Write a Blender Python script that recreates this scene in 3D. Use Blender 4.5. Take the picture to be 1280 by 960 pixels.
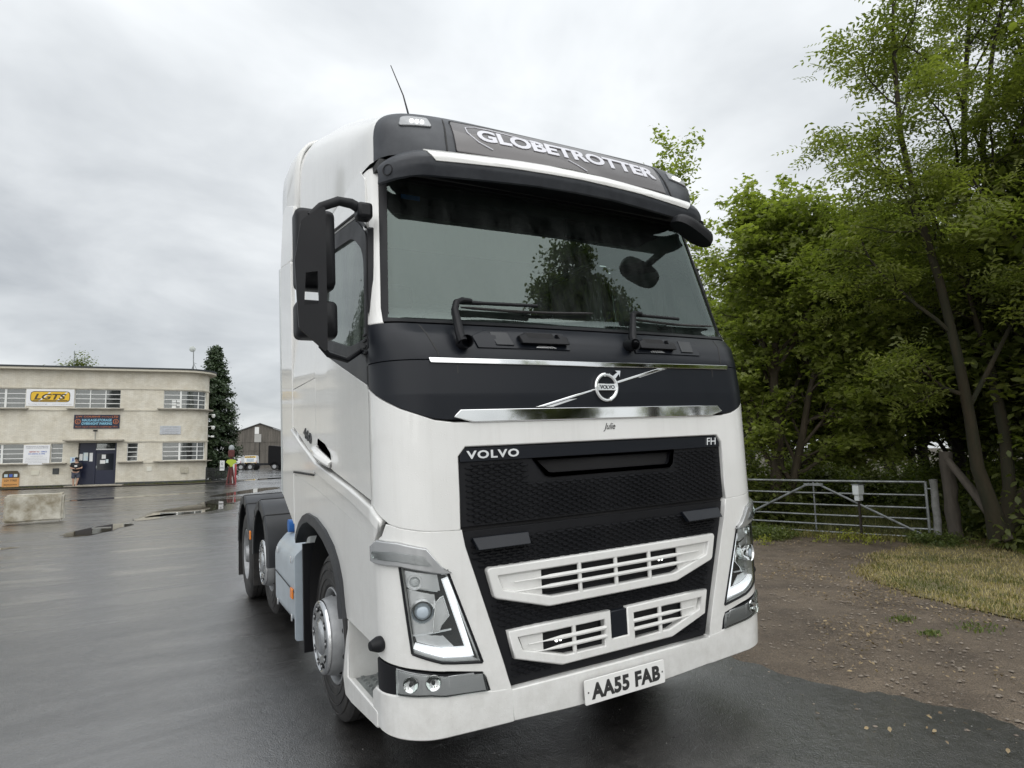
import bpy, bmesh, math, random
import numpy as np
from mathutils import Vector, Matrix, noise
from mathutils.geometry import tessellate_polygon

for o in list(bpy.data.objects):
    bpy.data.objects.remove(o)
SC = bpy.context.scene
COL = SC.collection
R_ = math.radians
PI = math.pi

# ------------------------------------------------------------------ camera
CF, CYAW, CPIT, CROL = 783.32, .5127, .1107, -.0200
CO = Vector((-2.1277, -2.773, 1.6399))
def cam_axes(yaw, pitch, roll):
    f = Vector((math.sin(yaw)*math.cos(pitch), math.cos(yaw)*math.cos(pitch), math.sin(pitch)))
    r = Vector((math.cos(yaw), -math.sin(yaw), 0)); u = r.cross(f)
    return r*math.cos(roll)+u*math.sin(roll), -r*math.sin(roll)+u*math.cos(roll), f
cr, cu, cf_ = cam_axes(CYAW, CPIT, CROL)
cam = bpy.data.cameras.new('camera'); cam_o = bpy.data.objects.new('camera', cam); COL.objects.link(cam_o)
cam.sensor_width = 36; cam.sensor_fit = 'HORIZONTAL'; cam.lens = CF/1280*36
cam.clip_start = .05; cam.clip_end = 5000
m = Matrix.Identity(4)
for i in range(3):
    m[i][0] = cr[i]; m[i][1] = cu[i]; m[i][2] = -cf_[i]; m[i][3] = CO[i]
cam_o.matrix_world = m
SC.camera = cam_o
SC.render.resolution_x = 1024; SC.render.resolution_y = 768
SC.view_settings.view_transform = 'Standard'; SC.view_settings.look = 'None'
SC.view_settings.gamma = 1; SC.view_settings.exposure = 0.42

# ------------------------------------------------------------------ sky: overcast
wd = bpy.data.worlds.new('World'); SC.world = wd; wd.use_nodes = True
nt = wd.node_tree; nt.nodes.clear()
def N(nt, t, **k):
    n = nt.nodes.new(t)
    for a, b in k.items():
        if a.startswith('i_'):
            n.inputs[int(a[2:]) if a[2:].isdigit() else a[2:].replace('_', ' ')].default_value = b
        else: setattr(n, a, b)
    return n
SKYSEED = 21.0
SUN_EL, SUN_AZ = R_(50), R_(205)      # azimuth clockwise from +y: behind the camera, a little to the left
bg = N(nt, 'ShaderNodeBackground'); out = N(nt, 'ShaderNodeOutputWorld')
sky = N(nt, 'ShaderNodeTexSky', sky_type='NISHITA', sun_disc=False, sun_elevation=SUN_EL, sun_rotation=SUN_AZ)
tc = N(nt, 'ShaderNodeTexCoord'); sx = N(nt, 'ShaderNodeSeparateXYZ')
nt.links.new(tc.outputs['Generated'], sx.inputs[0])
def MA(nt, op, a, b=None, c=None, clamp=False):
    n = nt.nodes.new('ShaderNodeMath'); n.operation = op; n.use_clamp = clamp
    for i, v in enumerate((a, b, c)):
        if v is None: continue
        if isinstance(v, (int, float)): n.inputs[i].default_value = v
        else: nt.links.new(v, n.inputs[i])
    return n.outputs[0]
zz = MA(nt, 'MAXIMUM', sx.outputs[2], 0.0)
den = MA(nt, 'ADD', zz, .22)
cx = MA(nt, 'DIVIDE', sx.outputs[0], den); cy = MA(nt, 'DIVIDE', sx.outputs[1], den)
cb = N(nt, 'ShaderNodeCombineXYZ'); nt.links.new(cx, cb.inputs[0]); nt.links.new(cy, cb.inputs[1]); cb.inputs[2].default_value = SKYSEED
n1 = N(nt, 'ShaderNodeTexNoise', noise_dimensions='3D'); n1.inputs['Scale'].default_value = .58; n1.inputs['Detail'].default_value = 6; n1.inputs['Roughness'].default_value = .5; n1.inputs['Distortion'].default_value = .35
n2 = N(nt, 'ShaderNodeTexNoise', noise_dimensions='3D'); n2.inputs['Scale'].default_value = 2.2; n2.inputs['Detail'].default_value = 5; n2.inputs['Roughness'].default_value = .55; n2.inputs['Distortion'].default_value = .4
nt.links.new(cb.outputs[0], n1.inputs['Vector']); nt.links.new(cb.outputs[0], n2.inputs['Vector'])
nn = MA(nt, 'ADD', MA(nt, 'MULTIPLY', n1.outputs[0], .7), MA(nt, 'MULTIPLY', n2.outputs[0], .3))
rp = N(nt, 'ShaderNodeValToRGB'); nt.links.new(nn, rp.inputs[0])
rp.color_ramp.elements[0].position = .34; rp.color_ramp.elements[0].color = (.36, .38, .40, 1)
rp.color_ramp.elements[1].position = .58; rp.color_ramp.elements[1].color = (.68, .70, .71, 1)
# an overcast sky brightens gently towards the zenith
el = MA(nt, 'ADD', MA(nt, 'MULTIPLY', MA(nt, 'POWER', zz, 2.0), 1.0), .98)
vm = N(nt, 'ShaderNodeVectorMath', operation='SCALE'); nt.links.new(rp.outputs[0], vm.inputs[0]); nt.links.new(el, vm.inputs['Scale'])
vs = N(nt, 'ShaderNodeVectorMath', operation='SCALE'); nt.links.new(sky.outputs[0], vs.inputs[0]); vs.inputs['Scale'].default_value = .1
mx = N(nt, 'ShaderNodeMix', data_type='RGBA'); mx.inputs[0].default_value = .93
nt.links.new(vs.outputs[0], mx.inputs[6]); nt.links.new(vm.outputs[0], mx.inputs[7])
nt.links.new(mx.outputs[2], bg.inputs[0]); bg.inputs[1].default_value = 1.0
nt.links.new(bg.outputs[0], out.inputs[0])

sl = bpy.data.lights.new('sun', 'SUN'); sl.energy = 1.5; sl.angle = R_(100); sl.color = (1, .97, .93)
so = bpy.data.objects.new('sun', sl); COL.objects.link(so)
sd = Vector((math.sin(SUN_AZ)*math.cos(SUN_EL), math.cos(SUN_AZ)*math.cos(SUN_EL), math.sin(SUN_EL)))
so.rotation_euler = sd.to_track_quat('Z', 'Y').to_euler()

# ------------------------------------------------------------------ materials
MATS = {}
def mat(name, col, rough=.5, metal=0, spec=.5, coat=0, coat_r=.05, var=0, vscale=5, bump=0, bscale=200, col2=None, rvar=0, rscale=3, emit=None, estr=1, alpha=None, sheen=0, stretch=None):
    m = bpy.data.materials.new(name); m.use_nodes = True; t = m.node_tree; b = t.nodes['Principled BSDF']
    b.inputs['Base Color'].default_value = (*col, 1); b.inputs['Roughness'].default_value = rough
    b.inputs['Metallic'].default_value = metal; b.inputs['Specular IOR Level'].default_value = spec
    b.inputs['Coat Weight'].default_value = coat; b.inputs['Coat Roughness'].default_value = coat_r
    if emit: b.inputs['Emission Color'].default_value = (*emit, 1); b.inputs['Emission Strength'].default_value = estr
    tcn = N(t, 'ShaderNodeTexCoord'); vec = tcn.outputs['Object']
    if stretch:
        mp = N(t, 'ShaderNodeMapping'); mp.inputs['Scale'].default_value = stretch; t.links.new(vec, mp.inputs[0]); vec = mp.outputs[0]
    if col2 or var:
        c2 = col2 or tuple(c*(1-var) for c in col)
        nz = N(t, 'ShaderNodeTexNoise'); nz.inputs['Scale'].default_value = vscale; nz.inputs['Detail'].default_value = 8; nz.inputs['Roughness'].default_value = .65
        t.links.new(vec, nz.inputs['Vector'])
        r = N(t, 'ShaderNodeValToRGB'); r.color_ramp.elements[0].position = .35; r.color_ramp.elements[1].position = .65
        r.color_ramp.elements[0].color = (*c2, 1); r.color_ramp.elements[1].color = (*col, 1)
        t.links.new(nz.outputs[0], r.inputs[0]); t.links.new(r.outputs[0], b.inputs['Base Color'])
    if rvar:
        nz = N(t, 'ShaderNodeTexNoise'); nz.inputs['Scale'].default_value = rscale; nz.inputs['Detail'].default_value = 6
        t.links.new(vec, nz.inputs['Vector'])
        o = MA(t, 'ADD', MA(t, 'MULTIPLY', MA(t, 'SUBTRACT', nz.outputs[0], .5), rvar*2), rough, clamp=True)
        t.links.new(o, b.inputs['Roughness'])
    if bump:
        nz = N(t, 'ShaderNodeTexNoise'); nz.inputs['Scale'].default_value = bscale; nz.inputs['Detail'].default_value = 4
        t.links.new(vec, nz.inputs['Vector'])
        bp = N(t, 'ShaderNodeBump'); bp.inputs['Strength'].default_value = bump; bp.inputs['Distance'].default_value = .01
        t.links.new(nz.outputs[0], bp.inputs['Height']); t.links.new(bp.outputs[0], b.inputs['Normal'])
    MATS[name] = m
    return m

WHITE = mat('white_paint', (.80, .80, .78), .38, coat=.9, coat_r=.06, col2=(.755, .755, .735), vscale=1.6, rvar=.1, rscale=8, bump=.012, bscale=420)
WHITE_COOL = mat('cool_white_plastic', (.66, .70, .70), .36, coat=.3, var=.12, vscale=2)
BLACKP = mat('black_plastic', (.0075, .008, .010), .5, spec=.28, rvar=.15, rscale=6, bump=.06, bscale=600)
DARKG = mat('charcoal_panel', (.016, .018, .021), .42, rvar=.14, rscale=5, col2=(.024, .026, .030), vscale=4)
VISOR = mat('weathered_dark_plastic', (.022, .025, .032), .48, rvar=.15, rscale=7, col2=(.045, .05, .058), vscale=6)
BELT = mat('gloss_black_panel', (.007, .009, .0135), .38, spec=.33, rvar=.1, rscale=4)
LAMPR = mat('lamp_reflector', (.80, .81, .82), .26, metal=.55)
CHROME = mat('chrome', (.82, .83, .83), .06, metal=1)
BRUSH = mat('polished_alloy', (.72, .73, .74), .28, metal=.85, rvar=.08, rscale=20)
STEELG = mat('painted_wheel_grey', (.36, .37, .38), .42, metal=.4, var=.25, vscale=14)
RUBBER = mat('tyre_rubber', (.011, .011, .012), .6, rvar=.25, rscale=9, col2=(.030, .028, .026), vscale=12, bump=.1, bscale=90)
BLACKHOLE = mat('dark_void', (.006, .006, .007), .8)
GREYT = mat('tank_skirt_paint', (.46, .53, .59), .32, coat=.5, var=.2, vscale=3)
SEAMG = mat('seam_shadow_gap', (.03, .03, .03), .8)
DECALD = mat('decal_dark', (.03, .03, .03), .4)
LETTER = mat('silver_lettering', (.62, .62, .66), .4, metal=.25)
SIGNB = mat('roof_sign_panel', (.052, .045, .046), .3, coat=.5)
AMBER = mat('amber_lens', (.85, .25, .03), .25)
PLATE = mat('plate_white', (.80, .80, .78), .35)
BLUE = mat('blue_cap', (.02, .13, .42), .4)
LEDW = mat('lit_white_led', (.9, .92, .95), .3, emit=(.93, .97, 1), estr=.6)
LEDS = mat('small_lit_led', (.9, .9, .9), .3, emit=(1, .99, .95), estr=5)
ALU = mat('tread_plate', (.33, .35, .345), .4, metal=.5, var=.3, vscale=10)
INTER = mat('cab_trim', (.055, .057, .058), .8, var=.3, vscale=8)
INTERL = mat('cab_trim_light', (.20, .205, .20), .9, var=.2, vscale=4)
CURT = mat('cab_curtain', (.24, .25, .24), .9)

def road_film(m):
    # rain beads over the paint, drying streaks, and splashes of road dirt low down
    t = m.node_tree; b = t.nodes['Principled BSDF']; tcn = N(t, 'ShaderNodeTexCoord'); v = tcn.outputs['Object']
    src = b.inputs['Base Color'].links[0].from_socket; sp = N(t, 'ShaderNodeSeparateXYZ'); t.links.new(v, sp.inputs[0])
    n = N(t, 'ShaderNodeTexNoise'); n.inputs['Scale'].default_value = 9; n.inputs['Detail'].default_value = 10; n.inputs['Roughness'].default_value = .75; t.links.new(v, n.inputs['Vector'])
    mp = N(t, 'ShaderNodeMapping'); mp.inputs['Scale'].default_value = (14, 14, .9); t.links.new(v, mp.inputs[0])
    n2 = N(t, 'ShaderNodeTexNoise'); n2.inputs['Scale'].default_value = 1.5; n2.inputs['Detail'].default_value = 7; n2.inputs['Roughness'].default_value = .7; t.links.new(mp.outputs[0], n2.inputs['Vector'])
    low = N(t, 'ShaderNodeMapRange', clamp=True); t.links.new(sp.outputs[2], low.inputs[0]); low.inputs[1].default_value = 1.25; low.inputs[2].default_value = .25
    spl = MA(t, 'MULTIPLY', MA(t, 'MULTIPLY', MA(t, 'SUBTRACT', n.outputs[0], .38, clamp=True), 2.6, clamp=True), low.outputs[0])
    stk = MA(t, 'MULTIPLY', MA(t, 'SUBTRACT', n2.outputs[0], .52, clamp=True), .55)
    f = MA(t, 'ADD', MA(t, 'MULTIPLY', spl, .42), stk, clamp=True)
    mx = N(t, 'ShaderNodeMix', data_type='RGBA'); t.links.new(f, mx.inputs[0]); t.links.new(src, mx.inputs[6]); mx.inputs[7].default_value = (.36, .34, .30, 1); t.links.new(mx.outputs[2], b.inputs['Base Color'])
    vo = N(t, 'ShaderNodeTexVoronoi', feature='SMOOTH_F1'); vo.inputs['Scale'].default_value = 95; vo.inputs['Smoothness'].default_value = .2; t.links.new(v, vo.inputs['Vector'])
    wn = N(t, 'ShaderNodeTexWhiteNoise'); vp = N(t, 'ShaderNodeTexVoronoi'); vp.inputs['Scale'].default_value = 95; t.links.new(v, vp.inputs['Vector']); t.links.new(vp.outputs['Position'], wn.inputs['Vector'])
    bead = MA(t, 'MULTIPLY', MA(t, 'SUBTRACT', .32, vp.outputs['Distance'], clamp=True), MA(t, 'GREATER_THAN', wn.outputs['Value'], .55))
    bp = N(t, 'ShaderNodeBump'); bp.inputs['Strength'].default_value = .35; bp.inputs['Distance'].default_value = .006; t.links.new(bead, bp.inputs['Height']); t.links.new(bp.outputs[0], b.inputs['Coat Normal']); t.links.new(bp.outputs[0], b.inputs['Normal'])
road_film(WHITE)
TRIMM = mat('wheel_trim_metal', (.56, .57, .58), .14, metal=1, rvar=.08, rscale=25)
def glass_mat(name, tint, refl, rough=.01, dirt_sheen=.06, dcol=(.3, .33, .32), gcol=(.93, .97, .95)):
    m = bpy.data.materials.new(name); m.use_nodes = True; t = m.node_tree; t.nodes.clear()
    o = N(t, 'ShaderNodeOutputMaterial'); tr = N(t, 'ShaderNodeBsdfTransparent'); tr.inputs[0].default_value = (*tint, 1)
    gl = N(t, 'ShaderNodeBsdfGlossy'); gl.inputs[0].default_value = (*gcol, 1); gl.inputs['Roughness'].default_value = rough
    fr = N(t, 'ShaderNodeFresnel'); fr.inputs[0].default_value = 1.5
    fac = MA(t, 'ADD', MA(t, 'MULTIPLY', fr.outputs[0], 1.0-refl), refl, clamp=True)
    m1 = N(t, 'ShaderNodeMixShader'); t.links.new(fac, m1.inputs[0]); t.links.new(tr.outputs[0], m1.inputs[1]); t.links.new(gl.outputs[0], m1.inputs[2])
    df = N(t, 'ShaderNodeBsdfDiffuse'); df.inputs[0].default_value = (*dcol, 1)
    tcn = N(t, 'ShaderNodeTexCoord'); mp = N(t, 'ShaderNodeMapping'); mp.inputs['Scale'].default_value = (5, 5, .8); t.links.new(tcn.outputs['Object'], mp.inputs[0])
    nz = N(t, 'ShaderNodeTexNoise'); nz.inputs['Scale'].default_value = 2.5; nz.inputs['Detail'].default_value = 8; nz.inputs['Roughness'].default_value = .7; t.links.new(mp.outputs[0], nz.inputs['Vector'])
    d = MA(t, 'MULTIPLY', MA(t, 'SUBTRACT', nz.outputs[0], .32, clamp=True), dirt_sheen*4, clamp=True)
    m2 = N(t, 'ShaderNodeMixShader'); t.links.new(d, m2.inputs[0]); t.links.new(m1.outputs[0], m2.inputs[1]); t.links.new(df.outputs[0], m2.inputs[2])
    t.links.new(m2.outputs[0], o.inputs[0]); MATS[name] = m
    return m
WSGLASS = glass_mat('windscreen_glass', (.50, .64, .58), .05, dirt_sheen=.05, gcol=(.80, .95, .90))
SIDEGLASS = glass_mat('side_glass', (.60, .74, .70), .10, dirt_sheen=.30, dcol=(.40, .46, .43))  # pale diffuse layer paints the reflected light of the side windows into their colour
CLEAR = glass_mat('clear_lens', (.93, .94, .94), .02, dirt_sheen=.02)
BWGLASS = glass_mat('office_window_glass', (.30, .33, .35), .10, rough=.04, dirt_sheen=.18, dcol=(.22, .23, .23))

# ------------------------------------------------------------------ object helpers
def link(o, parent=None):
    COL.objects.link(o)
    if parent is not None: o.parent = parent
    return o
def tag(o, label=None, cat=None, group=None, kind=None):
    if label: o['label'] = label
    if cat: o['category'] = cat
    if group: o['group'] = group
    if kind: o['kind'] = kind
    return o
def empty(name, loc=(0, 0, 0), rz=0, parent=None):
    o = bpy.data.objects.new(name, None); o.location = loc; o.rotation_euler = (0, 0, rz); o.empty_display_size = .1
    return link(o, parent)
def copy_tree(o, parent=None):
    c = o.copy(); COL.objects.link(c); c.parent = parent
    for ch in list(o.children): copy_tree(ch, c)
    return c

class MB:
    def __init__(s): s.v = []; s.f = []
    def add(s, vs, fs):
        n = len(s.v); s.v += [tuple(v) for v in vs]; s.f += [tuple(i+n for i in f) for f in fs]; return s
    def box(s, c, d, rot=None, taper=None):
        x, y, z = d[0]/2, d[1]/2, d[2]/2
        vs = [Vector((a*x, b*y, e*z)) for e in (-1, 1) for b in (-1, 1) for a in (-1, 1)]
        if taper:
            for i in range(4, 8): vs[i].x *= taper; vs[i].y *= taper
        if rot is not None: vs = [rot @ v for v in vs]
        vs = [v+Vector(c) for v in vs]
        return s.add(vs, [(0, 2, 3, 1), (4, 5, 7, 6), (0, 1, 5, 4), (2, 6, 7, 3), (0, 4, 6, 2), (1, 3, 7, 5)])
    def tube(s, pts, rad, seg=8, cap=True, flat=1.0):
        pts = [Vector(p) for p in pts]; n = len(pts)
        if isinstance(rad, (int, float)): rad = [rad]*n
        base = len(s.v); up = None
        for i, p in enumerate(pts):
            d = (pts[min(i+1, n-1)]-pts[max(i-1, 0)])
            d = d.normalized() if d.length > 1e-9 else Vector((0, 0, 1))
            if up is None:
                up = Vector((0, 0, 1)) if abs(d.z) < .9 else Vector((1, 0, 0))
            a = d.cross(up).normalized(); b = a.cross(d).normalized(); up = b
            for k in range(seg):
                t = 2*PI*k/seg; q = p+a*(math.cos(t)*rad[i])+b*(math.sin(t)*rad[i]*flat); s.v.append(tuple(q))
        for i in range(n-1):
            for k in range(seg):
                k2 = (k+1) % seg
                s.f.append((base+i*seg+k, base+i*seg+k2, base+(i+1)*seg+k2, base+(i+1)*seg+k))
        if cap:
            s.f.append(tuple(base+k for k in range(seg))[::-1]); s.f.append(tuple(base+(n-1)*seg+k for k in range(seg)))
        return s
    def lathe(s, prof, seg=48, axis='x', c=(0, 0, 0), a0=0, a1=2*PI, cap=False):
        base = len(s.v); full = abs(a1-a0-2*PI) < 1e-6; ns = seg if full else seg+1
        for (h, r) in prof:
            for k in range(ns):
                t = a0+(a1-a0)*k/seg; p = (h, r*math.cos(t), r*math.sin(t)) if axis == 'x' else ((r*math.cos(t), r*math.sin(t), h) if axis == 'z' else (r*math.cos(t), h, r*math.sin(t)))
                s.v.append((p[0]+c[0], p[1]+c[1], p[2]+c[2]))
        for i in range(len(prof)-1):
            for k in range(seg):
                k2 = (k+1) % ns
                s.f.append((base+i*ns+k, base+i*ns+k2, base+(i+1)*ns+k2, base+(i+1)*ns+k))
        if cap:
            s.f.append(tuple(base+k for k in range(ns))); s.f.append(tuple(base+(len(prof)-1)*ns+k for k in range(ns))[::-1])
        return s
    def prism(s, poly, fn, d0, d1):
        """poly 2D, fn(a,b,d)->3D, between depths d0 and d1"""
        n = len(poly); vs = [fn(a, b, d0) for a, b in poly]+[fn(a, b, d1) for a, b in poly]
        tr = tessellate_polygon([[Vector((a, b, 0)) for a, b in poly]])
        fs = [tuple(t) for t in tr]+[tuple(i+n for i in t)[::-1] for t in tr]
        fs += [(i, (i+1) % n, (i+1) % n+n, i+n) for i in range(n)]
        return s.add(vs, fs)
    def mesh(s, name, sharp=35, recalc=True):
        me = bpy.data.meshes.new(name); me.from_pydata(s.v, [], s.f)
        if recalc:
            b = bmesh.new(); b.from_mesh(me); bmesh.ops.recalc_face_normals(b, faces=b.faces); b.to_mesh(me); b.free()
        me.shade_smooth()
        if sharp < 180: me.set_sharp_from_angle(angle=R_(sharp))
        return me
    def build(s, name, m, parent=None, sharp=35, bevel=0, recalc=True, kind=None, bseg=2, loc=None):
        me = s.mesh(name, sharp, recalc); me.materials.append(m)
        o = bpy.data.objects.new(name, me); link(o, parent)
        if loc: o.location = loc
        if bevel:
            md = o.modifiers.new('bevel', 'BEVEL'); md.width = bevel; md.segments = bseg; md.limit_method = 'ANGLE'; md.angle_limit = R_(40)
        if kind: o['kind'] = kind
        return o

def rnd(poly, r, seg=4):
    """round the corners of a 2D polygon; r one number or one per corner"""
    n = len(poly); o = []
    for i in range(n):
        p = Vector(poly[i]); a = Vector(poly[i-1]); b = Vector(poly[(i+1) % n]); rr = r[i] if isinstance(r, (list, tuple)) else r
        da = a-p; db = b-p; rr = min(rr, da.length*.45, db.length*.45)
        if rr < 1e-4: o.append(tuple(p)); continue
        q0 = p+da.normalized()*rr; q1 = p+db.normalized()*rr
        for k in range(seg+1):
            t = k/seg; o.append(tuple(q0*(1-t)**2+p*(2*t*(1-t))+q1*t*t))
    return o

def panel(name, outer, mp, m, parent=None, holes=(), off=0.0, thick=.02, us=(), zs=(), cham=.003, back=False, kind=None, flip=1):
    """2D polygon -> curved sheet with rolled edges. mp(a,b) gives the surface point."""
    loops = [[Vector((a, b, 0)) for a, b in l] for l in [outer]+list(holes)]
    flat = [v for l in loops for v in l]
    bm = bmesh.new(); vs = [bm.verts.new(v) for v in flat]
    for t in tessellate_polygon(loops):
        try: bm.faces.new([vs[i] for i in t])
        except ValueError: pass
    for ax, vals in ((0, us), (1, zs)):
        for c in vals:
            co = Vector((c, 0, 0)) if ax == 0 else Vector((0, c, 0)); no = Vector((1, 0, 0)) if ax == 0 else Vector((0, 1, 0))
            bmesh.ops.bisect_plane(bm, geom=bm.verts[:]+bm.edges[:]+bm.faces[:], dist=1e-5, plane_co=co, plane_no=no)
    for f in bm.faces:
        if f.normal.z < 0: f.normal_flip()
    bm.verts.index_update(); bm.normal_update()
    P = [(v.co.x, v.co.y) for v in bm.verts]
    eps = 1e-3
    def surf(a, b):
        p = Vector(mp(a, b)); du = Vector(mp(a+eps, b))-Vector(mp(a-eps, b)); dv = Vector(mp(a, b+eps))-Vector(mp(a, b-eps))
        n = du.cross(dv)
        return p, (n.normalized()*flip if n.length > 0 else Vector((0, -1, 0)))
    verts = []; norms = []; faces = []
    S0 = [surf(a, b) for a, b in P]
    for p, n in S0: verts.append(p+n*off); norms.append(n)
    for f in bm.faces: faces.append([v.index for v in f.verts])
    # rim
    outn = {}
    for e in bm.edges:
        if len(e.link_faces) == 1:
            f = e.link_faces[0]; a, b = e.verts; d = (b.co-a.co); nn = Vector((d.y, -d.x)).normalized()
            c = f.calc_center_median()-(a.co+b.co)/2
            if nn.x*c.x+nn.y*c.y > 0: nn = -nn
            for v in (a, b): outn.setdefault(v.index, []).append(nn)
    r1 = {}; r2 = {}
    for i, l in outn.items():
        nn = sum(l, Vector((0, 0)));
        if nn.length < 1e-6: nn = l[0]
        nn = nn.normalized(); a, b = P[i]; q, n = surf(a+nn.x*cham, b+nn.y*cham)
        tdir = (q-S0[i][0]); tdir = tdir.normalized() if tdir.length > 1e-9 else n
        r1[i] = len(verts); verts.append(q+n*(off-cham)); norms.append(tdir)
        r2[i] = len(verts); verts.append(q+n*(off-thick)); norms.append(tdir)
    for e in bm.edges:
        if len(e.link_faces) == 1:
            a, b = e.verts[0].index, e.verts[1].index
            fv = [v.index for v in e.link_faces[0].verts]; k = fv.index(a)
            if fv[(k+1) % len(fv)] != b: a, b = b, a
            faces.append([b, a, r1[a], r1[b]]); faces.append([r1[b], r1[a], r2[a], r2[b]])
    if back:
        nb = len(verts)
        mpb = {}
        for i, (p, n) in enumerate(S0):
            if i in r2: mpb[i] = r2[i]
            else: mpb[i] = len(verts); verts.append(p+n*(off-thick)); norms.append(-n)
        for f in bm.faces: faces.append([mpb[v.index] for v in f.verts][::-1])
    bm.free()
    if flip < 0: faces = [f[::-1] for f in faces]
    me = bpy.data.meshes.new(name); me.from_pydata([tuple(v) for v in verts], [], faces); me.shade_smooth()
    if not back: me.normals_split_custom_set_from_vertices([tuple(n) for n in norms])
    else: me.set_sharp_from_angle(angle=R_(40))
    me.materials.append(m); o = bpy.data.objects.new(name, me); link(o, parent)
    if kind: o['kind'] = kind
    return o

def text_me(body, w, h, shear=0, bold=0, ext=.0, res=3, spacing=1.0):
    cu_ = bpy.data.curves.new('t', 'FONT'); cu_.body = body; cu_.resolution_u = res; cu_.shear = shear; cu_.offset = bold; cu_.extrude = ext; cu_.space_character = spacing
    o = bpy.data.objects.new('t', cu_); COL.objects.link(o)
    bpy.context.view_layer.update()
    me = bpy.data.meshes.new_from_object(o.evaluated_get(bpy.context.evaluated_depsgraph_get()))
    bpy.data.objects.remove(o); bpy.data.curves.remove(cu_)
    vs = np.array([v.co[:] for v in me.vertices])
    mn = vs.min(0); mx_ = vs.max(0)
    vs[:, 0] = (vs[:, 0]-(mn[0]+mx_[0])/2)/(mx_[0]-mn[0])*w
    vs[:, 1] = (vs[:, 1]-(mn[1]+mx_[1])/2)/(mx_[1]-mn[1])*h
    fs = [tuple(p.vertices) for p in me.polygons]; bpy.data.meshes.remove(me)
    return vs, fs
def text(name, body, w, h, fn, m, parent, **k):
    """fn(a,b,d) -> 3D; a right, b up, d outwards"""
    vs, fs = text_me(body, w, h, ext=k.pop('ext', .5), **k)
    zr = max(1e-6, vs[:, 2].max())
    mb = MB(); dep = k.get('dep', 1)
    mb.v = [tuple(fn(v[0], v[1], v[2]/zr)) for v in vs]; mb.f = fs
    return mb.build(name, m, parent, recalc=False, sharp=30)

def arr(a, b, s):
    n = max(1, int(round((b-a)/s))); return [a+(b-a)*i/n for i in range(n+1)]

# ------------------------------------------------------------------ the lie of the land
# the yard is cambered under the lorry, then falls level towards the gate and climbs a touch to the office
TR = Matrix(((.99951, .00296, -.03124), (-.0029, .99999, .00192), (.03125, -.00182, .99951)))
TM = Matrix.Translation(CO) @ TR.to_4x4() @ Matrix.Translation(-CO)
def ss(a, b, x):
    t = min(1, max(0, (x-a)/(b-a))); return t*t*(3-2*t)
def H(x, y):
    zt = .062+(.03124*(x-.058)-.00192*(y+.009))/.99951
    d = math.hypot(x, y-min(6, max(0, y)))
    w = 1-ss(2.2, 6.5, d)
    base = -.1*ss(5, 9, x)*(1-ss(14, 25, y))+.13*ss(25, 40, y)*(1-ss(5, 15, x))
    return w*zt+(1-w)*base
# ================================================================== GROUND
def lines(lo, hi, near0, near1, step, g=1.25):
    o = arr(near0, near1, step); d = step
    x = near1
    while x < hi: d *= g; x += d; o.append(min(x, hi))
    x = near0; d = step
    while x > lo: d *= g; x -= d; o.insert(0, max(x, lo))
    return sorted(set(o))
def sheet(name, poly, off, m, us, zs, rough=0, seed=0):
    pts = [Vector((a, b, 0)) for a, b in poly]
    bm = bmesh.new(); vs = [bm.verts.new(v) for v in pts]
    for t in tessellate_polygon([pts]): bm.faces.new([vs[i] for i in t])
    x0 = min(p.x for p in pts); x1 = max(p.x for p in pts); y0 = min(p.y for p in pts); y1 = max(p.y for p in pts)
    for ax, vals, lo, hi in ((0, us, x0, x1), (1, zs, y0, y1)):
        for c in vals:
            if lo < c < hi:
                bmesh.ops.bisect_plane(bm, geom=bm.verts[:]+bm.edges[:]+bm.faces[:], dist=1e-5, plane_co=Vector((c, 0, 0)) if ax == 0 else Vector((0, c, 0)), plane_no=Vector((1, 0, 0)) if ax == 0 else Vector((0, 1, 0)))
    for f in bm.faces:
        if f.normal.z < 0: f.normal_flip()
    for v in bm.verts:
        v.co.z = H(v.co.x, v.co.y)+off+(rough*noise.noise(Vector((v.co.x*.9, v.co.y*.9, seed))) if rough else 0)
    me = bpy.data.meshes.new(name); bm.to_mesh(me); bm.free(); me.shade_smooth(); me.materials.append(m)
    o = link(bpy.data.objects.new(name, me)); o['kind'] = 'structure'
    return o
def ragged(pts, amp, step=.12, seed=0, only=None):
    o = []; n = len(pts)
    for i in range(n):
        a = Vector(pts[i]); b = Vector(pts[(i+1) % n]); L = (b-a).length
        if only is not None and i not in only: o.append(tuple(a)); continue
        k = max(1, int(L/step)); nn_ = Vector((b.y-a.y, a.x-b.x)).normalized()
        for j in range(k):
            p = a+(b-a)*j/k; w = amp*(noise.noise(Vector((p.x*1.3, p.y*1.3, seed)))*.9+noise.noise(Vector((p.x*6, p.y*6, seed+9)))*.45) if j else 0
            q = p+nn_*w; o.append((q.x, q.y))
    return o
LXS = lines(-400, 400, -9, 12, .75); LYS = lines(-60, 900, -6, 12, .75, 1.22)

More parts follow.
